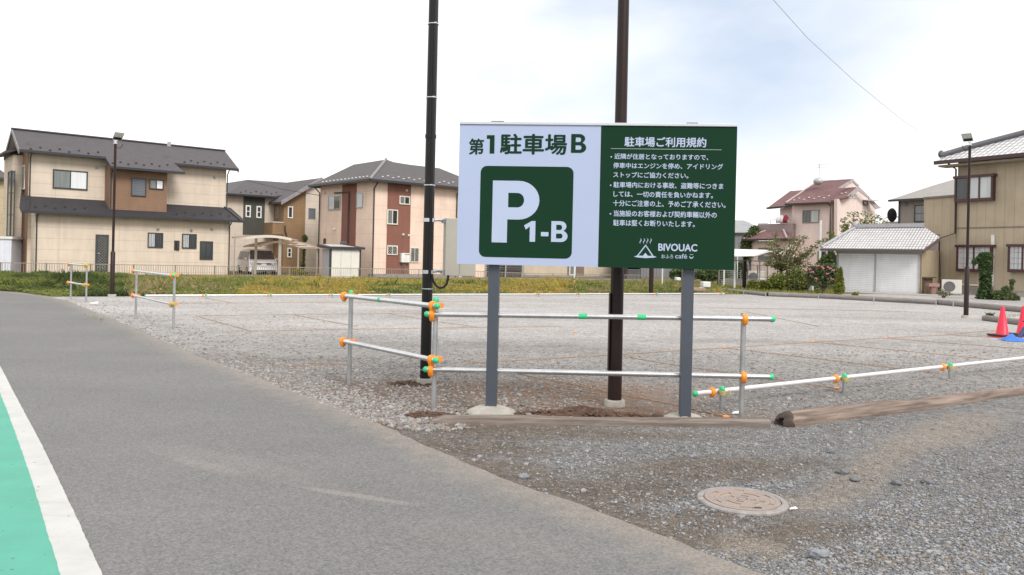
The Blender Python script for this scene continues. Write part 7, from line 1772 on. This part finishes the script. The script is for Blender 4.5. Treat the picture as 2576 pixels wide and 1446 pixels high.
# weeds: one mass nobody could count
weed_cols = [leaf('weed_green', (.185, .215, .060)), leaf('weed_dark_green', (.085, .120, .040)), leaf('weed_golden', (.46, .34, .075)), leaf('weed_straw', (.40, .31, .17)), leaf('weed_lime', (.27, .30, .075))]
def fence_depth(xu):
    for (x0, d0), (x1, d1) in zip(fence_x[:-1], fence_x[1:]):
        if x0 <= xu <= x1: return d0 + (d1 - d0) * (xu - x0) / (x1 - x0)
    return fence_x[-1][1] + (xu - 1612) * .012
b = MB(); cnt = 0
while cnt < 52000:
    xu = random.uniform(-60, 1830); dfe = fence_depth(xu) - .25
    d_near = 23
    d = 1 / random.uniform(1 / dfe, 1 / 20.0)
    p = Vector((ray(xu, 660).x * d, d, 0))
    s_pipe = (p - Q0).dot(nQ)
    if s_pipe < .18: continue
    if off_road(p) < .25 and p.y < 33: continue
    if xu > 1560 and s_pipe > 7 and random.random() < .8: continue
    nz = mnoise.noise((p.x * .22, p.y * .22, 3.0)); n2 = mnoise.noise((p.x * .9, p.y * .9, 9.0)); n3 = mnoise.noise((p.x * .35 + 40, p.y * .35, 1.0))
    hgt = (.17 + .17 * (n2 + .3) + .13 * nz) * min(1, .35 + s_pipe * .3)
    if xu < 330: hgt *= 1.4 + .6 * n2
    if xu < 200 and d < 27: hgt *= .35
    hgt *= 1 - .45 * min(1, max(0, (s_pipe - 4) / 8)); hgt = max(.05, hgt)
    gold = .55 * max(0, 1 - abs(xu - 850) / 420) + .45 * max(0, 1 - abs(xu - 1330) / 260) + .55 * n3 + .25 * n2
    r = random.random(); pn = n3 + .6 * n2
    if xu < 320: mi = 1 if pn + .25 * r > .30 else (0 if r < .8 else 4)
    elif gold > .34: mi = 2 if r < .62 else (4 if r < .85 else 3)
    elif pn > .22: mi = 3 if r < .6 else 0
    elif pn < -.30: mi = 1 if r < .6 else 0
    else: mi = 0 if r < .55 else (4 if r < .85 else 3)
    tall = random.random() < .02 and xu > 330
    if tall: hgt *= 1.9
    # one sprig: a stalk of two bent blades and a few leaves
    for q in range(8):
        a = random.uniform(0, 6.28); ln_ = hgt * random.uniform(.6, 1.25); lean = random.uniform(.08, .6) * ln_; w = random.uniform(.003, .008) * (.6 if mi == 3 else 1) * (1.2 if d > 30 else 1)
        if q > 3: # leaf
            c = p + Vector((random.uniform(-.1, .1), random.uniform(-.1, .1), hgt * random.uniform(.25, 1.0))); s_ = random.uniform(.018, .046)
            u = Vector((math.cos(a), math.sin(a), random.uniform(-.5, .5))) * s_; v = Vector((-math.sin(a) * .5, math.cos(a) * .5, random.uniform(.2, .7))) * s_ * .7
            o = len(b.v); b.v += [tuple(c - u), tuple(c + v), tuple(c + u), tuple(c - v)]; b.f.append((o, o + 1, o + 2, o + 3)); b.mi.append(mi)
        else:
            t_ = Vector((math.cos(a) * lean, math.sin(a) * lean, ln_)); sd_ = Vector((-math.sin(a), math.cos(a), 0)) * w; m_ = p + t_ * .5 + Vector((0, 0, ln_ * .12)) - Vector((math.cos(a), math.sin(a), 0)) * lean * .15
            o = len(b.v); b.v += [tuple(p - sd_), tuple(p + sd_), tuple(m_ + sd_ * .9), tuple(p + t_), tuple(m_ - sd_ * .9)]; b.f.append((o, o + 1, o + 2, o + 3, o + 4)); b.mi.append(mi)
    cnt += 1
b.build('weeds', weed_cols, None, kind='stuff', label='tangled green and golden weeds between the far pipe and the house fences', category='weeds')
# grass of the garden plot on the right and the odd tufts along the logs
b = MB(); cnt = 0
while cnt < 9000:
    xu = random.uniform(1560, 2100); d = random.uniform(34, 52); p = Vector((ray(xu, 700).x * d, d, 0))
    lg = 36.5 - (xu - 1810) * .004
    if d < lg + .6: continue
    if xu < 1815 and (p - Q0).dot(nQ) < .2: continue
    h_ = random.uniform(.05, .22); a = random.uniform(0, 6.28); sd_ = Vector((-math.sin(a), math.cos(a), 0)) * .025; t_ = Vector((math.cos(a) * .06, math.sin(a) * .06, h_))
    o = len(b.v); b.v += [tuple(p - sd_), tuple(p + sd_), tuple(p + t_)]; b.f.append((o, o + 1, o + 2)); b.mi.append(random.choice([0, 1, 1, 2]))
    cnt += 1
for (x0, y0, x1, y1, n) in ((2230, 1022, 2575, 985, 260), (2478, 800, 2575, 792, 160), (1410, 1052, 1425, 1050, 14), (195, 790, 260, 806, 40)):
    for _ in range(n):
        u = random.random(); p = G(x0 + (x1 - x0) * u, y0 + (y1 - y0) * u + random.uniform(-3, 5)); h_ = random.uniform(.015, .06); a = random.uniform(0, 6.28)
        sd_ = Vector((-math.sin(a), math.cos(a), 0)) * .006; t_ = Vector((math.cos(a) * .03, math.sin(a) * .03, h_)); o = len(b.v); b.v += [tuple(p - sd_), tuple(p + sd_), tuple(p + t_)]; b.f.append((o, o + 1, o + 2)); b.mi.append(random.choice([0, 1, 2]))
b.build('grass', [G1, G3, leaf('grass_dry', (.22, .18, .07))], None, kind='stuff', label='thin grass of the garden plot and small tufts along the logs', category='grass')
